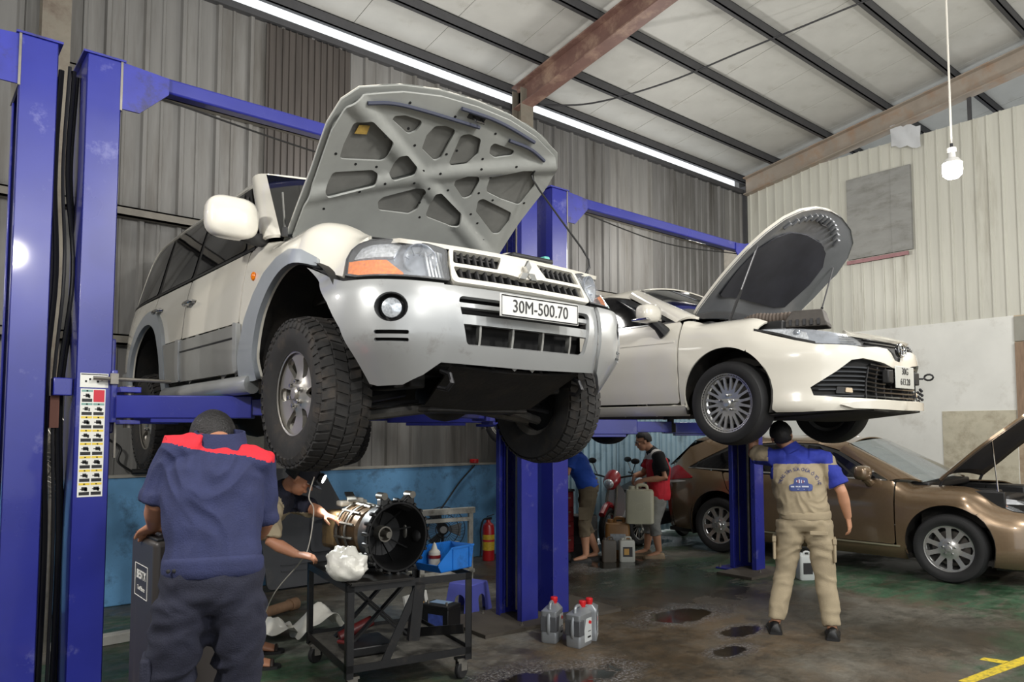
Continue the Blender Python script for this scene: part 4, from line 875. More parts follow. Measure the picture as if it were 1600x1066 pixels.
    for k in range(8):
        t0 = .272+.033*k; w_ = float(np.interp(t0+.02, [.285, .345, .46, .53, .55], [sx(.69), sx(.675), sy(.69), sy(.60), sy(.45)])) if k < 7 else sy(.40)
        def wav(s, t, t0=t0):
            f = min(1, max(0, (abs(s)-.25)/.25)); return G(s, t+.018*f*f*(3-2*f)*(1 if t0 > .3 else .3))-V((.005+.018*f, 0, 0))
        panel('grille_bar', [(-w_, t0), (w_, t0), (w_, t0+.011), (-w_, t0+.011)], wav, blackg, gb, .05, thick=.022)
    for y in (-.46, -.34, -.22, -.10, .10, .22, .34, .46):
        panel('grille_upright', [(sy(abs(y))*np.sign(y)-.003, .262), (sy(abs(y))*np.sign(y)+.003, .262), (sy(abs(y))*np.sign(y)*.93+.003, .50), (sy(abs(y))*np.sign(y)*.93-.003, .50)], lambda s, t: G(s, t)-V((.012, 0, 0)), mat('grille_grey', (70, 70, 72), .4, .3), gb, .05, thick=.008)
    for sd in (-1, 1):
        fo = B.pan('fog_lamp', rnd([Yf(.58, .295), Yf(.70, .30), Yf(.69, .35), Yf(.585, .345)], .01), black_pl, car, sd, off=-.012, thick=.02)
        B.pan('fog_lens', rnd([Yf(.585, .305), Yf(.64, .308), Yf(.635, .342), Yf(.59, .338)], .008), mat('warm_lens', (200, 180, 150), .15, coat=1), fo, sd, off=-.004, thick=.01)
        # headlamp
        lo_ = rnd([X(.255, .815), X(.42, .765), X(.56, .715), X(.70, .675), Yf(.60, .66), Yf(.485, .65), Yf(.52, .70), Yf(.60, .75), X(.66, .80), X(.5, .83)], .012)
        h = B.pan('headlamp', lo_, housing, car, sd, off=-.03, step=.03, thick=.01)
        B.pan('lamp_bowl', rnd([X(.30, .812), X(.42, .778), X(.56, .728), X(.66, .70), X(.64, .765), X(.5, .815)], .01), mat('lamp_facets', (196, 200, 205), .2, .45, var=.4, vs=60), h, sd, off=-.012, step=.03)
        B.pan('indicator', rnd([Yf(.58, .675), Yf(.51, .665), Yf(.545, .71), Yf(.62, .75)], .006), mat('lamp_grey', (60, 60, 64), .3, .4, var=.4, vs=60), h, sd, off=-.02, step=.03)
        for q in range(4): B.pan('lamp_fin', [Yf(.52+.02*q, .672+.018*q), Yf(.66, .672+.018*q), Yf(.66, .678+.018*q), Yf(.52+.02*q, .678+.018*q)], chrome, h, sd, off=-.012, thick=.006)
        c = B.at(sx(.56), .765, sd, -.02); MB().ball(c, .03, 14).ob('projector', mat('projector', (150, 156, 164), .05, .6), h)
        B.pan('lens', lo_, lens, h, sd, off=.003, step=.03, thick=.004)
        B.pan('lamp_rim', [X(.235, .825), X(.42, .775), X(.56, .723), X(.70, .685), X(.70, .668), X(.56, .706), X(.42, .757), X(.24, .805)], black_pl, h, sd, off=.004, step=.05, thick=.008)
    # upper slit, crest lip and emblem
    sl = mirror([(0, .735), Yf(.15, .735), Yf(.4, .74), Yf(.55, .735), Yf(.5, .66), Yf(.3, .65), Yf(.12, .60), Yf(.08, .555), (0, .545)])
    panel('upper_grille', [(-s, t) for s, t in reversed(sl)], lambda s, t: G(s, t)-V((.03, 0, 0)), black_pl, car, .05)
    for z0 in (.68, .71): panel('grille_bar', [(-sy(.42), z0), (sy(.42), z0), (sy(.42), z0+.008), (-sy(.42), z0+.008)], lambda s, t: G(s, t)-V((.014, 0, 0)), blackg, car, .06, thick=.014)
    cr = mirror([(0, .815), Yf(.2, .815), Yf(.4, .82), Yf(.58, .80), Yf(.56, .755), Yf(.4, .745), Yf(.2, .742), (0, .735)])
    panel('front_crest', [(-s, t) for s, t in reversed(cr)], lambda s, t: G(s, t)+V((.012, 0, 0)), white, car, .04, thick=.02)
    ec = G(0, .645)+V((.02, 0, 0)); em = MB().ball((0, 0, 0), .068, 24, Matrix.Translation(ec), (.3, 1, .85)).ob('badge', blackg, car)
    Mx = Matrix.Translation(ec+V((.02, 0, 0)))
    def oval(a, b, r, dz=0): return MB().tube([Mx @ V((0, a*math.cos(t), dz+b*math.sin(t))) for t in [2*PI*i/32 for i in range(32)]], r, 8, closed=True)
    oval(.066, .048, .0065).ob('emblem_oval', chrome, em); oval(.024, .043, .0055).ob('emblem_oval', chrome, em); oval(.046, .018, .0055, .022).ob('emblem_oval', chrome, em)
    # two-line number plate with its carriers
    pp = G(0, .42)+V((.03, 0, 0))
    pl_ = MB().box((-.004, -.165, -.085), (.004, .165, .085)).ob('number_plate', mat('plate_dull', (196, 198, 192), .3, coat=.6, var=.06), car, bevel=.004, loc=(pp.x, .03, .435))
    for sd in (-1, 1): MB().box((-.05, sd*.235-.045, -.05), (.0, sd*.235+.045, .05)).ob('plate_bracket', black_pl, pl_, bevel=.008)
    for body, z, s_ in (('30G', .045, .075), ('613.28', -.036, .072)):
        text('plate_text', body, s_, Matrix.Translation((.006, 0, z)) @ Matrix.Rotation(PI/2, 4, 'Z') @ Matrix.Rotation(PI/2, 4, 'X'), mat('plate_ink', (24, 24, 24), .5), pl_, ext=.001, sx=.9)
    # tow ring and knotted strap hanging at the far corner
    MB().tube([(.78, .62, .46), (.88, .64, .46)]+[(.92+.035*math.cos(a), .65, .47+.025*math.sin(a)) for a in [PI-2*PI*i/10 for i in range(11)]], .008, 8).ob('tow_ring', iron, car)
    kn = MB()
    for i in range(9): kn.ball((.845+.015*math.sin(i*2.1), .655+.01*math.cos(i*1.7), .37-.012*i), .013, 8)
    kn.ob('tow_knot', iron, car)
    # splitter and undertray
    lip = mirror([(0, .25), Yf(.4, .25), Yf(.62, .235), Yf(.70, .215), Yf(.62, .19), Yf(.4, .185), (0, .18)])
    panel('splitter', [(-s, t) for s, t in reversed(lip)], lambda s, t: G(s, t)+V((.028, 0, 0)), white, car, .04, thick=.03)
    patch('undertray', (.90, -.50, .185), (.90, .50, .185), (.3, .72, .13), (.3, -.72, .13), dark_under, car, 10, 8, (.04, 0, -.02), .01)
    for sd in (-1, 1): patch('undertray_side', (.86, sd*.52, .18), (.62, sd*.78, .17), (.3, sd*.82, .14), (.3, sd*.55, .12), dark_under, car, 6, 6, (0, 0, 0), .01)
    MB().box((-3.6, -.8, .16), (-.42, .8, .2)).ob('floor_pan', dark_under, car, bevel=.01)
    MB().box((-.45, -.5, .12), (.4, .5, .3)).ob('subframe', dark_under, car, bevel=.03)
    for sd in (-1, 1):
        MB().tube([(.1, sd*.35, .2), (.0, sd*.7, .2)], [.03, .03], 8).ob('control_arm', iron, car)
        MB().tube([(.0, sd*.62, .3), (-.03, sd*.55, .68)], .055, 12).ob('strut', dark_under, car)
    # ---- engine bay and loose air box
    MB().box((-.35, -.62, .55), (.6, .62, .70)).ob('engine_bay', dark_under, car)
    for sd in (-1, 1): MB().box((-.4, sd*.70-.03, .72), (.4, sd*.70+.03, .88)).ob('inner_wing', black_pl, car, bevel=.01)
    MB().box((-.48, -.72, .86), (-.25, .72, .95)).ob('cowl', black_pl, car, bevel=.02)
    MB().box((-.2, -.3, .6), (.4, .4, .84)).ob('engine_cover', black_pl, car, bevel=.04)
    # ---- bonnet
    hw = [(0, 1.29), (.2, 1.275), (.42, 1.215), (.58, 1.12), (.68, .98), (.735, .8), (.745, .5), (.72, .15), (.66, .02), (0, .0)]
    hout = [(-a, b) for a, b in reversed(hw)][:-1]+hw[:-1]+[(.0, .0)]
    hout = [(-a, b) for a, b in hw]+[(a, b) for a, b in reversed(hw[:-1])][:-1]
    hout = hout[::-1]
    pw = [(0, 1.02), (.25, 1.0), (.42, .93), (.53, .8), (.56, .6), (.53, .3), (.42, .26), (0, .25)]
    pad = ([(-a, b) for a, b in pw]+[(a, b) for a, b in reversed(pw[1:-1])])[::-1]
    hood, hm = bonnet(car, V((-.50, 0, .985)), math.atan2(.80, 1.0), hout, .13, white, gm, mat('insulation_felt', (30, 31, 38), .8, var=.3, vs=6), pad)
    for i in range(13):
        a = -.42+.07*i; b = 1.17-.30*(a/.6)**2
        MB().bar(hm(a, b, .006), hm(a*.96, b+.07, .01), .03, .022, up=(0, 0, 1)).ob('edge_rib', gm, hood, bevel=.006)
    MB().tube([hm(-.03, 1.17, .0), hm(-.03, 1.17, .05), hm(.04, 1.17, .05), hm(.04, 1.17, 0)], .008, 6).ob('latch_loop', iron, hood)
    for sd in (-1, 1):
        p, q = hm(sd*.63, .84, .01), V((-.10, sd*.70, .90)); m = p.lerp(q, .55)
        st = MB().tube([p, m], .007, 8).ob('gas_strut', steel_rod, hood); MB().tube([m, q], .012, 8).ob('strut_body', black_pl, st)
        MB().tube([hm(sd*.66, .05, .0), V((-.46, sd*.69, .93))], .014, 8).ob('hinge', gm, hood)
    w_ = wheel('wheel', .335, .235, .232, 'multi', rubber_c, alloy_b, tread=False)
    put_wheels(w_, car, [(.0, -.80, .245, False, 0), (.0, .80, .245, True, 0), (-2.825, -.79, .20, False, 0), (-2.825, .79, .20, True, 0)])
    return car
sedan()
def air_box():
    # loose intake hose and filter box lying across the wing
    t = thing('air_intake_box', 'dark ribbed intake hose and filter box lying over the saloon wing', 'air box', (5.38, 3.02, 2.42), R(-72)); t.scale = (.85, .85, .85)
    pts = spl([(-.42, .02, .06), (-.30, .0, .10), (-.15, .0, .09), (.02, 0, .09)], 10); 
    MB().tube(pts, [.05+.008*(i % 2) for i in range(len(pts))], 14).ob('ribbed_hose', mat('dusty_rubber', (84, 74, 66), .75, var=.25, vs=14), t)
    MB().tube([(-.44, .06, .02), (-.42, .02, .07)], .035, 10).ob('hose_end', mat('dusty_rubber', (84, 74, 66), .75, var=.25, vs=14), t)
    b = MB(); 
    lo, hi = [(-.03, -.13), (.34, -.11), (.34, .16), (-.03, .16)], [(.04, -.08), (.30, -.07), (.30, .13), (.04, .13)]
    b.loft([[(x, y, -.02) for x, y in lo], [(x, y, .02) for x, y in lo], [(x*.97, y*.94, .03) for x, y in lo], [(x, y, .14) for x, y in hi]])
    b.ob('filter_box', mat('dusty_plastic', (66, 62, 58), .7, var=.2, vs=10), t, bevel=.01)
    for i in range(5): MB().box((.02+.06*i, -.135, -.005), (.045+.06*i, -.115, .05)).ob('clip', iron, t)
    return t
air_box()
# ------------------------------------------------------------------ bronze crossover on the floor
def crossover():
    car = thing('crossover_car', 'bronze crossover car with open bonnet parked on the floor before the white wall', 'car', (9.49, 3.13, 0), R(-86.65)); car.scale = (.985, .985, .985)
    bz = mat('bronze_paint', (122, 102, 79), .26, .5, coat=1, var=.05, vs=40)
    plan = [(.97, 0), (.96, .3), (.91, .55), (.80, .74), (.62, .86), (.38, .93), (0, .952), (-.6, .952), (-2.0, .952), (-2.8, .945), (-3.3, .91), (-3.65, .80), (-3.8, .5), (-3.83, 0)]
    side = [(.18, .10, .18), (.28, .03, .28), (.4, .015, .4), (.6, 0, .6), (.8, .0, .8), (.92, .012, .92), (1.0, .03, 1.0), (1.07, .055, 1.07), (1.2, .12, 1.2), (1.35, .20, 1.35), (1.47, .27, 1.47), (1.52, .32, 1.52), (1.56, .45, 1.555), (1.6, .9, 1.59)]
    fend = [(.18, .10, .18), (.28, .04, .28), (.4, .015, .4), (.6, 0, .6), (.78, .0, .78), (.88, .02, .88), (.96, .06, .955), (1.02, .12, 1.0), (1.08, .2, 1.02), (1.2, .3, 1.04)]
    front = [(.18, .12, .18), (.25, .04, .25), (.35, .0, .35), (.5, .01, .5), (.65, .03, .65), (.76, .08, .76), (.85, .16, .85), (.92, .25, .91), (1.2, .5, .96)]
    B = Body(plan, []); sx, sy = B.sx, B.sy
    B.st = [(a, np.array(p)) for a, p in ((sy(.6), front), (sx(.55), front), (sx(.12), fend), (sx(-.35), fend), (sx(-.6), side))]
    X = lambda x, t: (sx(x), t); Yf = lambda y, t: (sy(y), t); G = signed(B)
    ac, ar = .40, .43
    arch = ring(0, ac, ar, R(56), R(198), 22)
    for sd in (-1, 1):
        B.pan('fender', [X(-.52, .25), X(-.52, 1.06), X(-.40, 1.12), X(-.1, 1.13), X(.15, 1.12), X(.42, 1.02), X(.40, .93), X(.36, .80), X(.26, .745)]+[X(x, z) for x, z in arch]+[X(-.42, .25)], bz, car, sd)
        B.pan('front_door', rnd([X(-.535, .36), X(-1.60, .36), X(-1.63, .6), X(-1.63, 1.065), X(-.535, 1.065)], .03), bz, car, sd)
        B.pan('rear_door', rnd([X(-1.645, .36), X(-2.26, .36), X(-2.40, .66), X(-2.62, .86), X(-2.72, 1.075), X(-1.645, 1.065)], .03), bz, car, sd)
        rarch = ring(-2.775, ac, ar, R(-16), R(196), 22)
        B.pan('rear_quarter', [X(-2.28, .28), X(-2.28, .37), X(-2.42, .66), X(-2.635, .86), X(-2.735, 1.08), X(-3.25, 1.11), X(-3.45, 1.18), (B.L-.55, 1.16), (B.L-.5, .70), (B.L-.5, .28), X(-3.25, .26)]+[X(x, z) for x, z in reversed(rarch)], bz, car, sd)
        B.pan('sill', [X(-.42, .20), X(-2.36, .21), X(-2.36, .35), X(-.42, .35)], bz, car, sd, off=.004)
        B.pan('sill_strip', [X(-.48, .335), X(-2.3, .335), X(-2.3, .352), X(-.48, .352)], mat('sill_chrome', (196, 186, 160), .25, .6), car, sd, off=.014, thick=.01, step=.1)
        B.pan('window_surround', [X(-.66, 1.075), X(-3.28, 1.13), X(-3.08, 1.24), X(-2.7, 1.43), X(-2.0, 1.485), X(-1.5, 1.47), X(-1.2, 1.38)], black_pl, car, sd, off=-.012, thick=.006)
        B.pan('front_window', rnd([X(-1.0, 1.095), X(-1.60, 1.10), X(-1.62, 1.455), X(-1.46, 1.435)], .02), glass_t, car, sd, off=-.003, thick=.005)
        B.pan('quarter_light', rnd([X(-.73, 1.09), X(-.95, 1.095), X(-1.38, 1.40), X(-1.24, 1.36)], .01), glass_t, car, sd, off=-.003, thick=.005)
        B.pan('rear_window', rnd([X(-1.66, 1.10), X(-2.5, 1.11), X(-2.55, 1.41), X(-2.0, 1.46), X(-1.67, 1.455)], .02), glass_t, car, sd, off=-.003, thick=.005)
        B.pan('cargo_window', rnd([X(-2.58, 1.115), X(-3.2, 1.14), X(-3.0, 1.25), X(-2.64, 1.40)], .02), glass_t, car, sd, off=-.003, thick=.005)
        B.pan('window_chrome', [X(-.62, 1.062), X(-3.3, 1.112), X(-3.3, 1.128), X(-.62, 1.078)], chrome, car, sd, off=.005, thick=.01, step=.1)
        B.pan('roof_rail_panel', [X(-1.18, 1.39), X(-1.5, 1.475), X(-2.0, 1.49), X(-2.7, 1.435), X(-3.1, 1.24), X(-3.3, 1.13), X(-3.6, 1.17), X(-3.4, 1.4), X(-3.0, 1.55), X(-2.0, 1.58), X(-1.4, 1.56), X(-1.12, 1.49)], bz, car, sd)
        o0, i0 = V((-.60, sd*.88, 1.065)), V((-.28, sd*.76, 1.07)); o1, i1 = V((-1.22, sd*.72, 1.39)), V((-1.12, sd*.62, 1.47))
        patch('a_pillar', o0, i0, i1, o1, bz, car, 6, 10, (.02, sd*.03, .03), .02, flip=(sd > 0))
        mp = V((-.82, sd*1.06, 1.15)); rings = []
        for k in range(9):
            q = k/8; s_ = (1-(2*q-1)**4)**.5 if 0 < q < 1 else .3
            rings.append([mp+V((.09-.17*q, sd*.125*s_*np.sign(math.cos(a))*abs(math.cos(a))**.7, .085*s_*np.sign(math.sin(a))*abs(math.sin(a))**.75)) for a in [2*PI*j/24 for j in range(24)]])
        mo = MB().loft(rings).ob('wing_mirror', bz, car, smooth=60)
        MB().tube([mp+V((.0, -sd*.05, -.06)), mp+V((.02, -sd*.09, -.09)), mp+V((.02, -sd*.14, -.12))], [.05, .045, .05], 10).ob('mirror_stalk', bz, mo)
        for wx in (0, -2.775):
            n = 18; an = [R(-25)+R(230)*i/n for i in range(n+1)]
            MB().add([(wx+.44*math.cos(a), sd*yy, ac+.44*math.sin(a)) for a in an for yy in (.93, .55)], [(2*i, 2*i+1, 2*i+3, 2*i+2) for i in range(n)]).add([(wx+.44*math.cos(a), sd*.55, ac+.44*math.sin(a)) for a in an], [tuple(range(n+1))]).ob('arch_liner', dark_under, car, fix=False)
        for hx in (-1.5, -2.5):
            p = B.at(sx(hx), .955 if hx > -2 else .97, sd); MB().tube(spl([p+V((-.09, 0, 0)), p+V((-.06, sd*.032, 0)), p+V((.07, sd*.032, 0)), p+V((.10, 0, 0))], 4), .014, 8).ob('door_handle', chrome, car); MB().ball(p, .05, 14, None, (1.3, .2, .7)).ob('handle_cup', bz, car)
        # lamps
        lo_ = rnd([X(.36, .945), X(.46, .86), X(.62, .80), Yf(.55, .755), Yf(.50, .80), Yf(.62, .88), X(.6, .93), X(.45, .965)], .012)
        h = B.pan('headlamp', lo_, bowl, car, sd, off=-.035, step=.03); B.pan('lens', lo_, lens, h, sd, off=.003, step=.03, thick=.004)
        B.pan('indicator', rnd([X(.39, .94), X(.47, .875), X(.58, .84), X(.55, .90), X(.46, .945)], .006), amber, h, sd, off=-.01, step=.03)
        MB().ball(B.at(sy(.66), .82, sd, -.02), .035, 14).ob('projector', mat('projector', (150, 156, 164), .05, .6), h)
        B.pan('tail_lamp', rnd([X(-3.16, .985), X(-3.45, .95), (B.L-.62, .90), (B.L-.60, 1.05), X(-3.5, 1.15), X(-3.42, 1.12)], .02), red_lens, car, sd, off=.014, step=.04, thick=.02)
        B.pan('tail_reflector', rnd([X(-3.25, .935), X(-3.5, .90), (B.L-.6, .86), (B.L-.6, .90), X(-3.45, .94)], .01), mat('tail_clear', (214, 206, 200), .15, coat=1), car, sd, off=.010, step=.04, thick=.02)
        fo = B.at(sy(.72), .42, sd, .004); MB().ball(fo, .05, 14, None, (.4, 1, 1)).ob('fog_lamp', mat('fog_lens', (214, 220, 226), .12, .5, coat=1, var=.3, vs=90), car)
        B.pan('tailgate', [(B.L-.5, .28), (B.L, .28), (B.L, 1.15), (B.L-.5, 1.15)], bz, car, sd)
    half = [(0, .80), Yf(.3, .79), Yf(.48, .77), Yf(.55, .745), X(.62, .79), X(.46, .85), X(.36, .935), X(.345, .80), X(.27, .745)]+[X(x, z) for x, z in ring(0, ac, ar+.005, R(52), R(-25), 16)]+[X(.42, .21), X(.6, .20), Yf(.6, .21), (0, .22)]
    hole = [(0, .62), Yf(.3, .61), Yf(.45, .55), Yf(.5, .35), (0, .33)]
    panel('bumper', [(-s, t) for s, t in reversed(mirror(half))], G, bz, car, .045, [mirror(hole)], .02)
    panel('grille', [(-s, t) for s, t in reversed([(s*1.02, .475+(t-.475)*1.05) for s, t in mirror(hole)])], lambda s, t: G(s, t)-V((.04, 0, 0)), black_pl, car, .06)
    for k in range(5): panel('grille_bar', [(-sy(.44), .38+.045*k), (sy(.44), .38+.045*k), (sy(.44), .395+.045*k), (-sy(.44), .395+.045*k)], lambda s, t: G(s, t)-V((.012, 0, 0)), chrome, car, .08, thick=.014)
    for sd in (-1, 1): B.pan('chin', [X(.43, .17), X(.6, .17), Yf(.5, .17), (0, .17), (0, .23), Yf(.5, .225), X(.6, .215), X(.43, .225)], dark_under, car, sd, off=-.02)
    patch('roof', (-1.10, -.61, 1.48), (-1.10, .61, 1.48), (-3.3, .62, 1.50), (-3.3, -.62, 1.50), bz, car, 14, 12, (0, 0, .075), .012, curve=lambda b: 1)
    patch('windscreen', (-.28, -.77, 1.06), (-.28, .77, 1.06), (-1.12, .62, 1.485), (-1.12, -.62, 1.485), mat('clear_screen', (150, 160, 162), .03, alpha=.5, coat=1), car, 16, 10, (.13, 0, .05), .006)
    patch('rear_screen', (-3.72, .65, 1.14), (-3.72, -.65, 1.14), (-3.32, -.6, 1.5), (-3.32, .6, 1.5), glass_t, car, 10, 6, (-.08, 0, .02), .006)
    MB().box((-1.5, -.75, .8), (-.4, .75, 1.06)).ob('dashboard', mat('cabin_grey', (120, 118, 110), .8), car, bevel=.06)
    for y in (-.4, .4): MB().box((-1.85, y-.25, .6), (-1.65, y+.25, 1.25)).box((-1.83, y-.12, 1.22), (-1.72, y+.12, 1.4)).ob('seat', mat('cabin_dark', (30, 29, 28), .8), car, bevel=.05)
    sw = MB().tube([V((-1.22, .4+.18*math.cos(a), 1.0+.16*math.sin(a)))+V((-.06*math.sin(a), 0, 0)) for a in [2*PI*i/24 for i in range(24)]], .015, 8, closed=True).ob('steering_wheel', black_pl, car)
    MB().box((-3.6, -.85, .22), (.4, .85, .27)).ob('floor_pan', dark_under, car)
    MB().box((-.32, -.72, .6), (.68, .72, .86)).ob('engine_bay', dark_under, car)
    MB().box((-.15, -.35, .7), (.45, .35, .93)).ob('engine_cover', black_pl, car, bevel=.04)
    for sd in (-1, 1): MB().box((-.35, sd*.74-.03, .82), (.5, sd*.74+.03, .99)).ob('inner_wing', black_pl, car, bevel=.01)
    MB().box((-.42, -.74, .98), (-.22, .74, 1.06)).ob('cowl', black_pl, car, bevel=.02)
    MB().box((.55, -.6, .78), (.68, .6, .9)).ob('slam_panel', black_pl, car, bevel=.02)
    for a, b in (((.3, -.5, .9), (.1, -.62, 1.0)), ((.35, .3, .88), (.15, .55, .98))): MB().box((b[0]-.1, min(a[1], b[1]), .85), (a[0]+.1, max(a[1], b[1])+.1, 1.0)).ob('battery_box', black_pl, car, bevel=.02)
    hw = [(0, 1.20), (.3, 1.17), (.55, 1.05), (.70, .88), (.775, .65), (.80, .3), (.78, .02), (0, .0)]
    hout = ([(-a, b) for a, b in hw]+[(a, b) for a, b in reversed(hw[1:-1])])[::-1]
    pw = [(0, 1.05), (.3, 1.02), (.52, .92), (.62, .75), (.68, .3), (.62, .1), (0, .08)]
    pad = ([(-a, b) for a, b in pw]+[(a, b) for a, b in reversed(pw[1:-1])])[::-1]
    hood, hm = bonnet(car, V((-.12, 0, 1.08)), R(39), hout, .10, bz, black_pl, mat('insulation_felt', (30, 31, 38), .8, var=.3, vs=6), pad)
    MB().tube([hm(-.45, .62, .02), V((.42, -.66, .97))], .008, 8).ob('prop_rod', chrome, hood)
    for sd in (-1, 1): MB().tube([hm(sd*.74, .04, 0), V((-.12, sd*.74, 1.0))], .016, 8).ob('hinge', iron, hood)
    w_ = wheel('wheel', .365, .245, .258, 'ten', rubber_c, alloy_b, tread=False)
    put_wheels(w_, car, [(.0, -.82, .365, False, 0), (.0, .82, .365, True, 0), (-2.775, -.82, .365, False, 0), (-2.775, .82, .365, True, 0)])
    return car
crossover()
# ------------------------------------------------------------------ two-post lifts
lift_m = mat('lift_blue', (38, 44, 132), .3, 0, coat=.4, var=.08, vs=3, dirt=(120, 122, 170), da=.08, ds=4, rv=.1)
lift_d = mat('lift_blue_worn', (40, 46, 140), .4, 0, coat=.2, var=.15, vs=6, dirt=(40, 36, 34), da=.35, ds=7)
steel = mat('worn_steel', (128, 124, 116), .4, .7, var=.2, vs=12)
cable_m = mat('cable_black', (22, 22, 22), .6)
PH = 3.77; V0, V1 = 4.70, 5.04
def post(par, u0, u1, op, sticker=False, lab=None):
    """C-shaped column; op = +1 opens towards +u"""
    b = MB(); th = .012
    b.box((u0, V0, .02), (u1, V0+th, PH)).box((u0, V1-th, .02), (u1, V1, PH))
    c0, c1 = (u0, u0+th) if op > 0 else (u1-th, u1)
    b.box((c0, V0, .02), (c1, V1, PH))
    l0, l1 = (u1-th, u1) if op > 0 else (u0, u0+th)
    b.box((l0, V0, .02), (l1, V0+.055, PH)).box((l0, V1-.055, .02), (l1, V1, PH))
    p = b.ob('post', lift_m, par, bevel=.006)
    MB().box((min(u0, u1)+.03, V0+.08, .3), (max(u0, u1)-.03, V1-.08, 3.6)).ob('slider_dark', mat('wheel_dark', (14, 14, 14), .8), p) if 0 else None
    uc = (u0+u1)/2; d = op*.09
    MB().tube([(uc+op*.03, V0+.12, .1), (uc+op*.03, V0+.12, 3.6)], .022, 10).ob('lift_cylinder', steel, p)
    MB().tube([(uc+op*.05, V1-.10, .1), (uc+op*.05, V1-.10, 3.7)], .007, 6).ob('lift_cable', cable_m, p)
    bp = MB().box((u0-.10, V0-.13, .0), (u1+.10, V1+.13, .018)).ob('base_plate', lift_d, par, bevel=.004)
    for a in (u0-.07, u1+.07):
        for c in (V0-.09, V1+.09): MB().lathe([(0, .018), (.017, .018), (.017, .035), (.009, .036), (.009, .055), (0, .055)], 8, Matrix.Translation((a, c, 0))).ob('anchor_bolt', steel, bp)
    # capping bracket and gusset towards the beam
    MB().box((u0-.02, V0-.01, PH), (u1+.02, V1+.01, PH+.012)).ob('cap_plate', lift_d, p)
    g0 = u1 if op > 0 else u0
    MB().add([(g0, V0+.01, PH), (g0+op*.26, V0+.01, PH-.02), (g0+op*.26, V0+.01, PH-.12), (g0+op*.10, V0+.01, PH-.28), (g0, V0+.01, PH-.28)], [(0, 1, 2, 3, 4)]).ob('gusset', lift_d, p, solid=.012)
    MB().box((g0-.006, V0-.004, PH-.29), (g0+.006, V1+.004, PH+.012)).ob('bracket_plate', steel, p)
    for z in (PH-.06, PH-.24): MB().lathe([(0, 0), (.012, 0), (.012, .012), (0, .012)], 8, Matrix.Translation((g0+op*.008, V0+.05, z)) @ Matrix.Rotation(PI/2*op, 4, 'Y')).ob('bolt', steel, p)
    return p
def carriage(par, g0, op, z, tgt, zt):
    """sliding carriage with two swing arms reaching the targets under the car"""
    c = MB().box((min(g0-op*.16, g0+op*.03), V0+.06, z-.25), (max(g0-op*.16, g0+op*.03), V1-.06, z+.30)).ob('carriage', lift_d, par, bevel=.01)
    MB().box((min(g0+op*.02, g0+op*.13), V0-.12, z-.02), (max(g0+op*.02, g0+op*.13), V1+.12, z+.012)).ob('arm_yoke', lift_d, c, bevel=.004)
    MB().box((min(g0+op*.02, g0+op*.13), V0-.12, z-.20), (max(g0+op*.02, g0+op*.13), V1+.12, z-.175)).ob('arm_yoke', lift_d, c, bevel=.004)
    for (tu, tv) in tgt:
        pv_ = V((g0+op*.08, V0-.06 if tv < V0 else V1+.06, z-.10)); e = V((tu, tv, z-.10)); d = (e-pv_); m = pv_+d*.62
        MB().tube([pv_+V((0, 0, -.12)), pv_+V((0, 0, .12))], .028, 12).ob('arm_pin', steel, c)
        a = MB().bar(pv_-d.normalized()*.05, m, .12, .13).ob('lift_arm', lift_m, c, bevel=.006)
        MB().bar(pv_+d*.12+V((0, 0, -.075)), m-d*.12+V((0, 0, -.075)), .10, .03).ob('arm_stiffener', lift_m, a, bevel=.004)
        MB().bar(m-d*.05, e, .09, .095).ob('arm_extension', lift_d, a, bevel=.005)
        MB().lathe([(0, -.05), (.045, -.05), (.045, .03), (.03, .03), (.03, zt-(z-.10)-.03), (.065, zt-(z-.10)-.03), (.065, zt-(z-.10)), (0, zt-(z-.10))], 20, Matrix.Translation(e)).ob('lift_pad', black_pl, a)
    return c
def beam(par, u0, u1):
    b = MB().box((u0, V0+.02, PH-.10), (u1, V0+.11, PH-.005)).ob('overhead_beam', lift_m, par, bevel=.012)
    MB().tube(spl([(u0+.1, V0+.06, PH-.12), ((u0+u1)/2, V0+.06, PH-.22), (u1-.1, V0+.06, PH-.12)], 8), .006, 6).ob('sync_cable', cable_m, b)
A = thing('two_post_lift', 'blue two-post lift holding up the off-road car, warning labels on its left post', 'car lift', (0, 0, 0), group='blue two-post lifts')
p1 = post(A, .76, .94, 1); p2 = post(A, 4.03, 4.22, -1); beam(A, .94, 4.03)
carriage(A, .94, 1, 1.84, [(1.97, 4.08), (1.97, 5.95)], 1.815); carriage(A, 4.03, -1, 1.84, [(2.89, 4.12), (2.89, 5.95)], 1.815)
MB().box((.66, V0+.05, 1.80), (.755, V0+.14, 1.90)).ob('lock_box', lift_m, p1, bevel=.006)
MB().box((.935, V0-.03, 1.65), (.965, V0+.03, 1.95)).ob('lock_plate', lift_m, p1, bevel=.004)
MB().tube([(.84, V0-.035, 1.90), (1.25, V0-.03, 1.895)], .011, 8).box((.925, V0-.05, 1.87), (.965, V0-.02, 1.93)).ob('release_lever', steel, p1)
MB().box((.955, V0-.028, 1.45), (.965, V0+.0, 1.66)).ob('lever_strip', steel, p1)
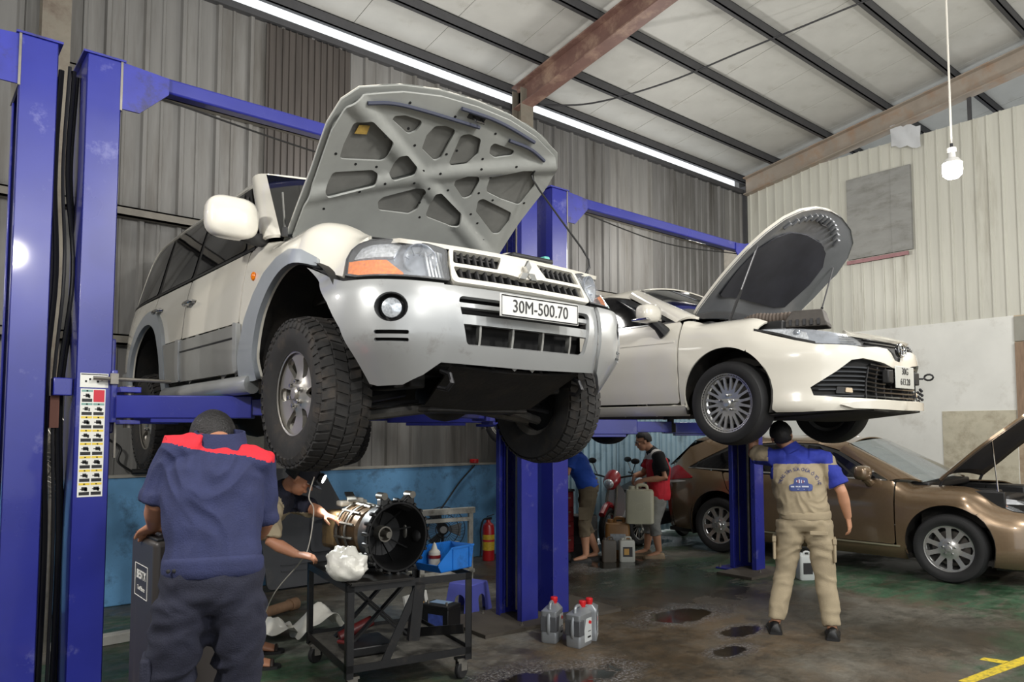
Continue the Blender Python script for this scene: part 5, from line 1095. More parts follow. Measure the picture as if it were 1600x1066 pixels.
# warning labels printed on one long sticker
paper = mat('sticker_paper', (222, 222, 214), .45); ink = mat('sticker_ink', (26, 26, 26), .5); yl = mat('sticker_yellow', (226, 196, 62), .45); tl = mat('sticker_teal', (120, 160, 150), .5); rd_ = mat('sticker_red', (196, 34, 52), .45)
stk = MB(); random.seed(3)
u0, z0, W_, H_ = .785, 1.235, .125, .605
stk.box((u0, V0-.0016, z0), (u0+W_, V0, z0+H_)); stk.box((u0-.004, V0-.002, z0+H_+.008), (u0+W_+.012, V0, z0+H_+.088))
def q_(m, a, b, c, d, k=.0022): stk.cur = m; stk.box((a, V0-k, c), (b, V0-.0005, d))
q_(1, u0, u0+W_+.008, z0+H_+.078, z0+H_+.084)
for i in range(5): q_(1, u0+.02+.02*i, u0+.03+.02*i, z0+H_+.036+.012*(i % 3), z0+H_+.048+.012*(i % 3))
for r in range(8):
    for c in range(2):
        a = u0+.006+c*.059; t = z0+H_-.006-r*.0745; w2 = .055
        if r == 0 and c == 1: q_(4, a, a+w2, t-.068, t); continue
        q_(3 if r < 2 else 2, a, a+w2, t-.012, t); q_(1, a+.002, a+w2-.002, t-.068, t-.050)
        cx = a+w2/2; k = random.random
        q_(1, cx-.004, cx+.004, t-.010, t-.003)
        q_(1, cx-.006-.008*k(), cx+.006+.008*k(), t-.042, t-.022); q_(1, cx-.02, cx+.02*k(), t-.036, t-.031); q_(1, cx+.01*k(), cx+.016, t-.046, t-.028)
so = stk.ob('warning_sticker', [paper, ink, yl, tl, rd_], p1, smooth=0, label='long white sticker of pictogram warnings')
Bt = thing('two_post_lift', 'blue two-post lift under the white saloon, its far post behind the man in beige', 'car lift', (0, 0, 0), group='blue two-post lifts')
post(Bt, 4.39, 4.58, 1); post(Bt, 7.53, 7.72, -1); beam(Bt, 4.58, 7.53)
carriage(Bt, 4.58, 1, 1.74, [(5.32, 4.15), (5.32, 5.75)], 1.74); carriage(Bt, 7.53, -1, 1.74, [(6.58, 4.15), (6.58, 5.75)], 1.74)
Zt = thing('two_post_lift', 'blue two-post lift at the left picture edge with only its right post in view', 'car lift', (0, 0, 0), group='blue two-post lifts')
post(Zt, .44, .62, -1); post(Zt, -2.9, -2.72, 1); beam(Zt, -2.72, .44)
carriage(Zt, .44, -1, .30, [(-.5, 4.2), (-.5, 5.7)], .30)
# boards and cables at the post feet
MB2 = MB().box((-.75, -.33, 0), (.72, .33, .028)).ob('floor_board', mat('oily_board', (70, 64, 56), .75, var=.2, vs=5, bump=.2), loc=(4.32, 4.86, 0.0005)); MB2.rotation_euler = (0, 0, R(-3)); tag(MB2, 'flat oily board the middle lift posts stand over', 'board')
MB3 = MB().box((-.38, -.22, 0), (.40, .22, .03)).ob('floor_board', mat('oily_board', (70, 64, 56), .75, var=.2, vs=5, bump=.2), loc=(7.5, 4.72, .0005)); tag(MB3, 'dark board under the far lift post by the bronze car', 'board')
pc = thing('lift_hose_bundle', 'black hoses and conduit hanging between the two left lift posts', 'hose', (0, 0, 0))
for k, (du, dv) in enumerate(((0, 0), (.03, .05), (-.03, .08), (.06, .12))):
    MB().tube(spl([(.69+du, V0+.1+dv, 3.7), (.68+du, V0+.14+dv, 3.1), (.70+du+.02*(k % 2), V0+.1+dv, 2.5), (.67+du, V0+.12+dv, 1.8), (.70+du, V0+.14+dv, 1.0), (.69+du, V0+.12+dv, .02)], 6), .009+.003*(k % 3), 8).ob('hose', cable_m, pc)
MB().tube([(.66, V0+.3, .02), (.66, V0+.3, 3.7)], .018, 8).ob('conduit', mat('grey_conduit', (120, 118, 112), .6), pc)
MB().box((.655, V0+.1, 1.62), (.70, V0+.16, 1.80)).ob('hose_clamp', mat('rust_clamp', (104, 64, 50), .7), pc)
# ------------------------------------------------------------------ cart with the gearbox
black_st = mat('cart_black', (30, 30, 31), .42, .3, var=.2, vs=8, dirt=(60, 54, 48), da=.2, ds=9)
def cart():
    rz_ = math.atan2(3.90-4.04, 2.92-2.10); t = thing('work_cart', 'black welded steel cart on castors carrying the gearbox', 'cart', (2.10, 4.04, 0), rz_)
    L, D = .832, .90; T_ = .684
    for x, y in ((0, 0), (L, 0), (0, D), (L, D)):
        sx_, sy_ = (1 if x == 0 else -1), (1 if y == 0 else -1)
        MB().box((min(x, x+sx_*.045), min(y, y+sy_*.006), .13), (max(x, x+sx_*.045), max(y, y+sy_*.006), T_)).box((min(x, x+sx_*.006), min(y, y+sy_*.045), .13), (max(x, x+sx_*.006), max(y, y+sy_*.045), T_)).ob('leg', black_st, t)
        cs = MB().lathe([(0, -.018), (.05, -.018), (.057, -.01), (.057, .01), (.05, .018), (0, .018)], 22, Matrix.Translation((x+sx_*.05, y+sy_*.05, .058)) @ Matrix.Rotation(PI/2, 4, 'X') @ Matrix.Rotation(.5, 4, 'Y')).ob('castor', rubber_c, t)
        MB().box((x+sx_*.05-.03, y+sy_*.05-.026, .055), (x+sx_*.05+.03, y+sy_*.05-.02, .13)).box((x+sx_*.05-.03, y+sy_*.05+.02, .055), (x+sx_*.05+.03, y+sy_*.05+.026, .13)).box((x+sx_*.05-.04, y+sy_*.05-.03, .12), (x+sx_*.05+.04, y+sy_*.05+.03, .135)).ob('castor_fork', steel, cs)
    for z in (T_-.045, .165):
        nm = 'top_rail' if z > .4 else 'bottom_rail'
        MB().box((0, 0, z), (L, .006, z+.045)).ob(nm, black_st, t); MB().box((0, D-.006, z), (L, D, z+.045)).ob(nm, black_st, t)
        MB().box((0, 0, z), (.006, D, z+.045)).ob(nm, black_st, t); MB().box((L-.006, 0, z), (L, D, z+.045)).ob(nm, black_st, t)
    MB().box((.004, .004, .18), (L-.004, D-.004, .186)).ob('lower_shelf', mat('dirty_shelf', (96, 94, 88), .6, .2, var=.25, vs=6, dirt=(30, 28, 26), da=.5, ds=4), t)
    MB().box((.004, .30, T_-.012), (L-.004, D-.004, T_-.004)).ob('top_deck', black_st, t)
    MB().box((.02, -.02, T_-.005), (.42, .32, T_+.004)).box((.02, -.025, T_+.004), (.42, -.01, T_+.012)).ob('drip_tray', mat('tray_dark', (44, 42, 40), .35, .4, var=.2), t)
    MB().bar((.46, .01, T_-.05), (.24, .01, .19), .012, .05, up=(1, 0, 0)).ob('brace', black_st, t); MB().bar((.47, .02, T_-.03), (.43, .02, .3), .04, .07, up=(1, 0, 0)).ob('gusset', black_st, t)
    MB().bar((L-.01, .1, .3), (L-.25, .55, .2), .012, .06).ob('brace', black_st, t)
    # scissor jack under the deck
    for y in (.35, .62):
        MB().bar((.12, y, .22), (.56, y, T_-.05), .014, .045, up=(0, 1, 0)).ob('scissor_bar', black_st, t); MB().bar((.56, y+.02, .22), (.12, y+.02, T_-.05), .014, .045, up=(0, 1, 0)).ob('scissor_bar', black_st, t)
    MB().tube([(.1, .46, .26), (.32, .46, .34)], .035, 12).ob('jack_ram', mat('jack_dark_red', (84, 26, 26), .4, var=.2), t)
    MB().tube([(.02, .22, .30), (.02, .02, .34)], .012, 8).ob('jack_handle', mat('jack_red', (120, 30, 30), .4, var=.2), t)
    MB().box((.10, .2, .19), (.38, .5, .25)).ob('jack_base', black_st, t, bevel=.01)
    return t
cart()
CT = .684
def gearbox():
    ax = V((.03, -1, 0)).normalized(); t = thing('gearbox', 'greasy vehicle gearbox with its open black bell housing facing right on the cart', 'gearbox', (2.50, 4.14, CT), 0); t.scale = (1.18, 1.18, 1.18)
    M = frame((0, 0, .205), ax) @ Matrix.Rotation(PI/2, 4, 'Y')          # local z along the shaft (towards the viewer)
    cast = mat('cast_alloy', (120, 118, 112), .4, .6, var=.25, vs=10, dirt=(50, 44, 36), da=.4, ds=9); grime = mat('oily_cast', (94, 74, 52), .42, .4, var=.35, vs=9, dirt=(40, 34, 28), da=.5, ds=7)
    MB().lathe([(.185, .0), (.188, .012), (.178, .012), (.168, -.01), (.155, -.10), (.12, -.16), (.05, -.175), (0, -.175)], 40, M).ob('bell_inside', mat('bell_dark', (20, 20, 21), .5, .3, var=.3), t)
    MB().lathe([(.192, .012), (.198, .0), (.196, -.02), (.18, -.05), (.165, -.14), (.13, -.20), (.11, -.22)], 40, M).ob('bell_housing', mat('bell_grey', (62, 62, 62), .4, .6, var=.3, vs=12), t)
    MB().lathe([(0, -.08), (.018, -.08), (.018, -.17), (.035, -.17), (.036, -.12), (.044, -.12), (.044, -.175)], 24, M).ob('input_shaft', steel, t)
    for i in range(22):
        a = 2*PI*i/22; MB().lathe([(0, .016), (.008, .016), (.011, .010), (.011, -.03), (0, -.03)], 8, M @ Matrix.Translation((.197*math.cos(a), .197*math.sin(a), 0))).ob('flange_boss', mat('bell_grey', (62, 62, 62), .4, .6, var=.3, vs=12), t)
    for a in (R(158), R(202)):          # the two ears standing on top
        r = Matrix.Rotation(a, 4, 'Z'); b = MB().add([(.17, -.05, .006), (.17, .05, .006), (.235, .02, .006), (.235, -.02, .006), (.15, -.05, -.05), (.15, .05, -.05), (.23, .018, -.045), (.23, -.018, -.045)], [(0, 1, 2, 3), (4, 5, 6, 7), (0, 1, 5, 4), (1, 2, 6, 5), (2, 3, 7, 6), (3, 0, 4, 7)], M @ r)
        e = b.ob('mounting_ear', mat('bell_grey', (62, 62, 62), .4, .6, var=.3, vs=12), t, bevel=.006); MB().lathe([(0, .015), (.02, .015), (.02, -.05), (0, -.05)], 12, M @ r @ Matrix.Translation((.24, 0, 0))).ob('ear_boss', steel, e)
    for i in range(8):
        a = 2*PI*i/8+.2; MB().bar(M @ V((.05*math.cos(a), .05*math.sin(a), -.17)), M @ V((.15*math.cos(a), .15*math.sin(a), -.09)), .004, .008).ob('inner_rib', mat('bell_dark', (20, 20, 21), .5, .3, var=.3), t)
    MB().lathe([(.11, -.21), (.135, -.23), (.14, -.30), (.135, -.34), (.15, -.345), (.15, -.36), (.135, -.365), (.13, -.44), (.14, -.445), (.14, -.46), (.12, -.47)], 28, M).ob('main_case', grime, t)
    MB().lathe([(.15, -.30), (.155, -.30), (.155, -.318), (.15, -.318)], 28, M).lathe([(.15, -.395), (.158, -.395), (.158, -.41), (.15, -.41)], 28, M).ob('case_band', cast, t)
    MB().box((-.10, -.12, -.66), (.12, .13, -.46), M).ob('transfer_case', mat('oily_brown', (110, 88, 56), .5, .3, var=.35, vs=8, dirt=(46, 40, 32), da=.4, ds=6), t, bevel=.03, seg=3)
    MB().box((.06, -.10, -.58), (.135, .09, -.42), M).ob('oil_pan', grime, t, bevel=.012)
    MB().lathe([(0, -.76), (.03, -.76), (.045, -.72), (.05, -.66)], 18, M @ Matrix.Translation((-.02, .06, 0))).ob('output_flange', cast, t)
    for i in range(7):
        a = R(100)+R(30)*i; MB().tube([M @ V((.145*math.cos(a), .145*math.sin(a), -.24)), M @ V((.155*math.cos(a), .155*math.sin(a), -.42))], .008, 6).ob('oil_pipe', [cast, steel][i % 2], t)
    MB().box((-.155, -.04, -.62), (-.12, .14, -.55), M).box((-.17, .04, -.64), (-.13, .10, -.52), M).ob('selector_lever', mat('dusty_white', (196, 192, 180), .6), t, bevel=.01)
    MB().bar(M @ V((-.17, -.05, -.40)), M @ V((-.19, .08, -.68)), .05, .012).ob('bracket', cast, t)
    MB().box((-.05, .13, -.28), (.04, .20, -.12), M).ob('side_bracket', cast, t, bevel=.012)
    MB().ball(M @ V((.02, .19, -.06)), .05, 12).ob('starter_nose', black_pl, t)
    for dx, dy in ((-.0, .32), (.0, .58)): MB().box((dx-.09, dy-.05, .002), (dx+.09, dy+.05, .06)).ob('support_block', black_st, t, bevel=.006)
    return t
gearbox()
def bag(name, label, loc, r, sq, mt, seed, amp=.22, folds=9):
    random.seed(seed); b = MB(); n, k = 40, 22; vs = []
    for i in range(k+1):
        a = PI*i/k
        for j in range(n):
            p = V((math.sin(a)*math.cos(2*PI*j/n), math.sin(a)*math.sin(2*PI*j/n), math.cos(a)))
            q = 1+amp*(noise.noise(p*2.2+V((seed, 0, 0)))+.6*abs(noise.noise(p*5+V((0, seed, 0))))-.2)
            vs.append((p.x*r*sq[0]*q, p.y*r*sq[1]*q, max(.002, (p.z+.82)*r*sq[2]*q)))
    b.add(vs, [(i*n+j, (i+1)*n+j, (i+1)*n+(j+1) % n, i*n+(j+1) % n) for i in range(k) for j in range(n)])
    o = b.ob(name, mt, smooth=50, loc=loc, fix=2); tag(o, label, 'bag'); return o
film = mat('white_plastic_bag', (226, 224, 214), .3, 0, var=.05, spec=.6, bump=.3, bs=18)
bag('plastic_bag', 'crumpled white plastic bag lying in front of the gearbox', (2.16, 4.17, CT+.006), .105, (1.15, 1.35, 1.0), film, 5)
sh = thing('plastic_sheet', 'white plastic sheet crumpled on the green floor behind the cart', 'plastic sheet', (2.45, 5.45, 0))
for k, (dx, dy, a) in enumerate(((-.2, .25, 0), (.16, .1, 1))):
    vs = []; n = 16
    for i in range(n+1):
        for j in range(n+1):
            x, y = (i/n-.5)*(.5 if k == 0 else .35), (j/n-.5)*.35; e = noise.noise(V((x*7, y*7, k*3.1))); vs.append((dx+x+.05*e, dy+y, .004+max(0, .10*e+.05+.06*math.sin(x*9+k)*(1-(2*j/n-1)**2)+(.08 if k else 0)*(1-(2*i/n-1)**2))))
    MB().add(vs, [(i*(n+1)+j, i*(n+1)+j+1, (i+1)*(n+1)+j+1, (i+1)*(n+1)+j) for i in range(n) for j in range(n)]).ob('sheet_fold', film, sh, solid=.002)
# blue stacking bin on the cart corner
def bin_():
    t = thing('parts_bin', 'blue plastic stacking bin with sloping open front on the cart corner', 'bin', (2.86, 4.12, CT+.002), R(12)); m = mat('bin_blue', (28, 104, 186), .35, var=.1, dirt=(30, 40, 60), da=.2, ds=6)
    L, Wd, H = .34, .21, .15
    for y in (-Wd/2, Wd/2-.004):
        MB().prism([(-L/2+.02, 0), (L/2-.02, 0), (L/2, H), (-L/2+.12, H), (-L/2-.01, .05)], y, y+.004, Matrix.Rotation(PI/2, 4, 'X') @ Matrix.Scale(-1, 4, (0, 0, 1)) if 0 else Matrix(((1, 0, 0, 0), (0, 0, 1, 0), (0, 1, 0, 0), (0, 0, 0, 1)))).ob('side_wall', m, t)
        yy = y-.006 if y < 0 else y+.004
        for x in (-.04, .12): MB().box((x, yy, .01), (x+.012, yy+.006, H)).ob('rib', m, t)
        MB().box((-L/2+.12, yy, H-.01), (L/2, yy+.006, H+.004)).ob('rim', m, t); MB().bar((-L/2-.01, yy+.003, .05), (-L/2+.12, yy+.003, H), .008, .01).ob('rim', m, t)
    MB().box((-L/2+.02, -Wd/2, 0), (L/2-.02, Wd/2, .005)).ob('bin_floor', m, t)
    MB().add([(L/2-.02, -Wd/2, 0), (L/2-.02, Wd/2, 0), (L/2, Wd/2, H), (L/2, -Wd/2, H)], [(0, 1, 2, 3)]).ob('back_wall', m, t, solid=.004)
    MB().add([(-L/2+.02, -Wd/2, 0), (-L/2+.02, Wd/2, 0), (-L/2-.01, Wd/2, .05), (-L/2-.01, -Wd/2, .05)], [(0, 1, 2, 3)]).ob('front_lip', m, t, solid=.004)
    return t
bin_()
wp = thing('plug_part', 'small white and red plastic plug lying in the blue bin', 'part', (2.80, 4.16, CT+.012), .4)
MB().lathe([(0, 0), (.04, 0), (.04, .10), (.02, .12), (.012, .15), (.0, .165)], 14).ob('plug_body', mat('dusty_white', (196, 192, 180), .6), wp); MB().lathe([(.041, .06), (.045, .06), (.045, .08), (.041, .08)], 14).ob('plug_ring', mat('jack_red', (120, 30, 30), .4, var=.2), wp)
# tall dark cabinet
def cabinet():
    t = thing('equipment_cabinet', 'tall dark grey cabinet under the hand of the mechanic in navy', 'cabinet', (.83, 3.27, 0)); m = mat('cabinet_grey', (62, 58, 56), .45, .2, var=.12, vs=3, dirt=(92, 84, 74), da=.2, ds=6, aniso=(1, 1, .3))
    MB().box((0, 0, .04), (.40, .38, 1.15)).ob('body', m, t, bevel=.025, seg=4)
    MB().box((.02, .02, 0), (.38, .36, .04)).ob('plinth', black_pl, t)
    MB().box((.012, .012, 1.145), (.388, .368, 1.158)).ob('top_panel', black_pl, t, bevel=.004)
    wm = mat('print_white', (226, 224, 218), .5)
    Ml = Matrix.Translation((-.001, .19, .96)) @ Matrix.Rotation(-PI/2, 4, 'Z') @ Matrix.Rotation(PI/2, 4, 'X')
    lab = text('brand_text', 'BESTX', .052, Ml @ Matrix.Translation((0, .025, 0)), wm, t, ext=.0012)
    text('brand_text', 'Tool Store', .026, Ml @ Matrix.Translation((0, -.03, 0)), wm, t, ext=.0012)
    MB().tube([Ml @ V(p) for p in ((-.10, -.065, 0), (.10, -.065, 0), (.10, .07, 0), (-.10, .07, 0))], .0018, 4, closed=True).ob('logo_frame', wm, t)
    ho = MB()
    for i in range(8):
        for j in range(9): ho.lathe([(0, 0), (.008, 0), (.008, .001), (0, .001)], 8, Matrix.Translation((.10+.035*i, -.0006, .12+.05*j)) @ Matrix.Rotation(PI/2, 4, 'X'))
    ho.ob('vent_holes', mat('wheel_dark', (14, 14, 14), .8), t)['kind'] = 'stuff'
cabinet()
# three silver oil bottles
def oil_bottle(loc, rz_, label, grp='silver oil bottles'):
    t = thing('oil_bottle', label, 'bottle', loc, rz_, grp); m = mat('silver_plastic', (150, 154, 158), .32, .35, coat=.3, var=.06, vs=8)
    W_, D_, H = .095, .062, .30
    def ringz(z, sx_=1, sy_=1, dx=0): return [(dx+x*sx_, y*sy_, z) for x, y in rnd([(-W_/1, -D_), (W_/1, -D_), (W_/1, D_), (-W_/1, D_)], .02, 4)]
    MB().loft([ringz(0, .95, .93), ringz(.012), ringz(.075), ringz(.085, .985, .95), ringz(.20, .985, .95), ringz(.212), ringz(.235), ringz(.262, .55, .6, -.03), ringz(.272, .4, .45, -.04)]).ob('bottle_body', m, t, bevel=.002)
    # gripped handle at the side and the loop at the top
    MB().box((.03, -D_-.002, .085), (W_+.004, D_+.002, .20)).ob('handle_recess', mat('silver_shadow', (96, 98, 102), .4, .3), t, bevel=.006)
    MB().tube(spl([(W_-.012, 0, .07), (W_+.0, 0, .11), (W_+.0, 0, .17), (W_-.012, 0, .22)], 4), .016, 10).ob('side_grip', m, t)
    MB().tube(spl([(-.03, 0, .262), (.0, 0, .292), (.045, 0, .285), (.06, 0, .245)], 5), .012, 10).ob('carry_loop', m, t)
    MB().lathe([(.022, .26), (.022, .285), (.027, .285), (.028, .312), (.024, .318), (0, .318)], 18, Matrix.Translation((-.055, 0, 0))).ob('cap', mat('cap_red', (206, 30, 36), .35), t)
    for sd in (-1, 1):
        MB().prism([(-W_+.012, .03), (.02, .03), (.028, .12), (.0, .20), (-W_+.012, .20)], sd*(D_+.0005), sd*(D_+.0015), Matrix(((1, 0, 0, 0), (0, 0, 1, 0), (0, 1, 0, 0), (0, 0, 0, 1)))).ob('label', mat('label_pale', (206, 210, 210), .4, .1), t)
        MB().prism([(-.075, .150), (-.04, .158), (-.035, .170), (-.045, .182), (-.06, .178), (-.08, .168)], sd*(D_+.0016), sd*(D_+.0022), Matrix(((1, 0, 0, 0), (0, 0, 1, 0), (0, 1, 0, 0), (0, 0, 0, 1)))).ob('label_emblem', mat('cap_red', (206, 30, 36), .35), t)
        MB().box((-.07, sd*(D_+.0016)-.0004, .055), (-.02, sd*(D_+.0016)+.0004, .068)).box((-.07, sd*(D_+.0016)-.0004, .10), (-.03, sd*(D_+.0016)+.0004, .106)).ob('label_print', ink, t)
    return t
oil_bottle((3.93, 4.22, 0), R(-150), 'silver oil bottle with red cap standing alone beside the blue post')
oil_bottle((4.0, 4.0, 0), R(-165), 'front silver oil bottle of the pair, red emblem on its label')
oil_bottle((4.2, 4.08, 0), R(40), 'silver oil bottle with its loop handle raised, behind the labelled one')
# floor clutter behind the cart
def stool():
    t = thing('plastic_stool', 'low violet blue plastic stool behind the cart', 'stool', (4.02, 5.42, 0), R(20)); m = mat('stool_plastic', (98, 104, 196), .4, var=.06)
    MB().box((-.125, -.125, .235), (.125, .125, .25)).ob('seat', m, t, bevel=.012)
    for k in range(4):
        r = Matrix.Rotation(k*PI/2, 4, 'Z'); ho = [(-.05, 0), (.05, 0)]+[(.05*math.cos(a), .10+.05*math.sin(a)) for a in [PI*i/8 for i in range(9)]]
        outl = [(-.155, 0), (-.055, 0), (-.055, .10)]+[(-.055*math.cos(a), .10+.055*math.sin(a)) for a in [PI*i/8 for i in range(1, 8)]]+[(.055, .10), (.055, 0), (.155, 0), (.125, .24), (-.125, .24)]
        vs, fs = tess(outl, .04); MB().add([r @ V((x, -.155+.03*(z/.24), z)) for x, z in vs], fs).ob('leg_panel', m, t, solid=.006)
stool()
def battery():
    t = thing('car_battery', 'black car battery standing on the floor behind the cart', 'battery', (3.42, 4.98, 0), R(20))
    MB().box((-.09, -.13, 0), (.09, .13, .20)).ob('case', mat('battery_black', (20, 20, 22), .4), t, bevel=.006); MB().box((-.092, -.132, .19), (.092, .132, .222)).ob('lid', mat('battery_black', (20, 20, 22), .4), t, bevel=.006)
    for y in (-.09, .09): MB().lathe([(.011, .222), (.009, .245), (0, .245)], 12, Matrix.Translation((-.05, y, 0))).ob('terminal', steel, t)
    MB().box((-.02, -.06, .222), (.08, .10, .224)).ob('top_label', mat('label_blue', (150, 180, 214), .4), t); MB().box((-.0925, -.08, .05), (-.0905, .06, .15)).ob('side_label', mat('label_blue2', (70, 90, 170), .4, var=.3, vs=30), t)
battery()
def picture():
    t = thing('framed_board', 'small white framed board with slanted gold stripes leaning on the cart', 'board', (3.40, 5.25, 0), R(20)); M = Matrix.Rotation(R(-14), 4, 'X')
    for a, b in (((-.15, -.012, 0), (-.11, .012, .26)), ((.11, -.012, 0), (.15, .012, .26)), ((-.11, -.012, 0), (.11, .012, .045)), ((-.11, -.012, .22), (.11, .012, .26))): MB().box(a, b, M).ob('frame', mat('frame_white', (222, 220, 212), .5), t, bevel=.004)
    MB().box((-.112, .0, .04), (.112, .006, .225), M).ob('picture', mat('picture_dark', (40, 36, 44), .4), t)
    for k in range(4):
        x = -.02+.03*k; MB().prism([(x+.055, .06), (x+.072, .06), (x+.018, .20), (x, .20)], -.003, .0, M @ Matrix(((1, 0, 0, 0), (0, 0, 1, 0), (0, 1, 0, 0), (0, 0, 0, 1)))).ob('stripe', mat('stripe_gold', (206, 160, 84), .5), t)
    MB().prism([(-.075, .06), (-.045, .06), (.01, .20), (-.012, .20)], -.003, 0, M @ Matrix(((1, 0, 0, 0), (0, 0, 1, 0), (0, 1, 0, 0), (0, 0, 0, 1)))).ob('stripe', mat('stripe_gold', (206, 160, 84), .5), t)
picture()
def frame_stand():
    t = thing('wooden_stand', 'worn white painted wooden frame stand before the blue wall', 'stand', (4.42, 6.35, 0), R(-8)); m = mat('worn_white_wood', (186, 184, 174), .7, var=.15, dirt=(120, 112, 98), da=.35, ds=8)
    for x in (-.30, .26): MB().box((x, -.02, 0), (x+.05, .02, .78)).ob('upright', m, t, bevel=.003); MB().box((x, .3, 0), (x+.05, .34, .40)).ob('rear_leg', m, t, bevel=.003); MB().box((x, -.02, .10), (x+.05, .34, .14)).ob('side_rail', m, t)
    MB().box((-.33, -.03, .74), (.33, .03, .80)).ob('top_rail', m, t, bevel=.004); MB().box((-.30, -.018, .66), (.31, .018, .70)).ob('middle_rail', m, t, bevel=.003); MB().box((-.33, -.02, .12), (.33, .02, .16)).ob('bottom_rail', m, t, bevel=.003)
frame_stand()
def fan(loc, label, rz_=0, R_=.26, h=.45, dark=True):
    t = thing('floor_fan', label, 'fan', loc, rz_); m = iron if dark else steel
    wires = MB()
    for k in range(36):
        a = 2*PI*k/36; wires.tube([(.04*math.cos(a), -.075, h+.04*math.sin(a)), (R_*.7*math.cos(a), -.07, h+R_*.7*math.sin(a)), (R_*math.cos(a+.1), 0, h+R_*math.sin(a+.1))], .0022, 4, cap=False)
    wires.ob('guard_wires', m, t)['kind'] = 'stuff'
    for r, y in ((R_, 0), (R_*.7, -.07), (R_*.35, -.075)): MB().tube([(r*math.cos(a), y, h+r*math.sin(a)) for a in [2*PI*i/36 for i in range(36)]], .005, 6, closed=True).ob('guard_ring', m, t)
    MB().lathe([(0, -.02), (.04, -.02), (.045, .0), (.04, .01), (0, .01)], 20, Matrix.Translation((0, -.07, h)) @ Matrix.Rotation(PI/2, 4, 'X')).ob('hub', mat('fan_hub', (150, 150, 148), .4, .3), t)
    for k in range(3):
        a = 2*PI*k/3; c, s = math.cos, math.sin
        MB().add([(.04*c(a-.3), .0, h+.04*s(a-.3)), (R_*.85*c(a-.4), -.03, h+R_*.85*s(a-.4)), (R_*.9*c(a+.3), .03, h+R_*.9*s(a+.3)), (.04*c(a+.5), .02, h+.04*s(a+.5))], [(0, 1, 2, 3)]).ob('blade', mat('fan_blade', (70, 74, 76), .4, .2), t, solid=.004)
    MB().tube([(0, .05, 0.02), (0, .05, h)], .018, 10).ob('pole', m, t); MB().lathe([(0, 0), (.2, 0), (.2, .015), (.05, .035), (0, .035)], 28, Matrix.Translation((0, .05, 0))).ob('base', m, t)
    MB().lathe([(0, .0), (.07, .0), (.07, .1), (0, .1)], 18, Matrix.Translation((0, .10, h)) @ Matrix.Rotation(PI/2, 4, 'X')).ob('motor', m, t)
fan((5.0, 7.25, 0), 'dark round floor fan standing against the blue wall behind the white frame', R(-30))
fan((.83, 6.2, 0), 'wire-guarded pedestal fan between the two left lift posts', R(-65), .30, 1.45, False)
def extinguisher():
    t = thing('fire_extinguisher', 'red fire extinguisher with yellow label standing by the blue wall', 'extinguisher', (5.72, 7.3, 0))
    MB().lathe([(0, 0), (.07, 0), (.075, .01), (.075, .40), (.065, .44), (.03, .47), (.025, .50), (0, .50)], 26).ob('cylinder', mat('ext_red', (186, 34, 38), .3, coat=.4), t)
    MB().lathe([(.0757, .13), (.0765, .13), (.0765, .32), (.0757, .32)], 26).ob('label', mat('label_yellow', (214, 178, 50), .5, var=.25, vs=40), t)
    MB().lathe([(.0767, .235), (.0772, .235), (.0772, .26), (.0767, .26)], 26).ob('label_band', rd_, t)
    MB().box((-.03, -.012, .50), (.05, .012, .53)).bar((-.02, 0, .54), (.09, 0, .56), .02, .008).ob('valve', iron, t, bevel=.003)
    MB().tube(spl([(-.02, 0, .515), (-.09, -.01, .50), (-.13, -.01, .38), (-.12, -.01, .2), (-.14, -.02, .06)], 6), .011, 8).ob('hose', cable_m, t)
extinguisher()
# leaning trim panel, hose, pipe, small things
def trim_panel():
    t = thing('door_trim_panel', 'large dark grey plastic trim panel leaning against the blue wall', 'panel', (3.45, 7.25, 0), 0); m = mat('trim_grey', (62, 64, 68), .6, var=.1, dirt=(90, 88, 84), da=.15, ds=5)
    lean = lambda x, z: V((x, .26*(z/1.25)-.0, z))
    out = rnd([(-.55, .02), (.62, .02), (.66, .14), (.18, 1.10), (.05, 1.2), (-.5, 1.22), (-.62, 1.05)], .06)
    panel('panel_body', out, lambda a, b: lean(a, b), m, t, .08, thick=.03)
    pk = rnd([(-.05, .70), (.22, .72), (.36, .45), (.30, .34), (-.08, .34)], .05); ins = rnd([(-.01, .66), (.19, .68), (.31, .45), (.27, .385), (-.04, .385)], .04)
    panel('pocket_rim', pk, lambda a, b: lean(a, b)+V((0, -.02, 0)), m, t, .05, [ins], .02)
    for z in (.18, .24): panel('moulding', [(-.4, z), (.5, z), (.5, z+.012), (-.4, z+.012)], lambda a, b: lean(a, b)+V((0, -.008, 0)), m, t, .1, thick=.01)
trim_panel()
pp_ = thing('drain_pipe', 'short rusty pipe lying on the floor by the blue wall', 'pipe', (2.65, 6.35, .05), R(25)); MB().tube([(-.2, 0, 0), (.2, 0, 0)], .045, 16).ob('pipe_tube', mat('rusty_pipe', (140, 110, 84), .7, var=.2, vs=10), pp_); MB().tube([(.12, 0, 0), (.21, 0, 0)], .054, 16).ob('pipe_collar', mat('rusty_pipe', (140, 110, 84), .7, var=.2, vs=10), pp_)
wh = MB().tube(spl([(5.7, 7.56, 1.17), (5.45, 7.56, .95), (5.15, 7.56, .62), (4.85, 7.56, .45), (4.6, 7.5, .2), (4.4, 7.4, .02)], 6), .010, 6).ob('wall_hose', cable_m); tag(wh, 'thin dark hose running down the blue wall behind the fan', 'hose')
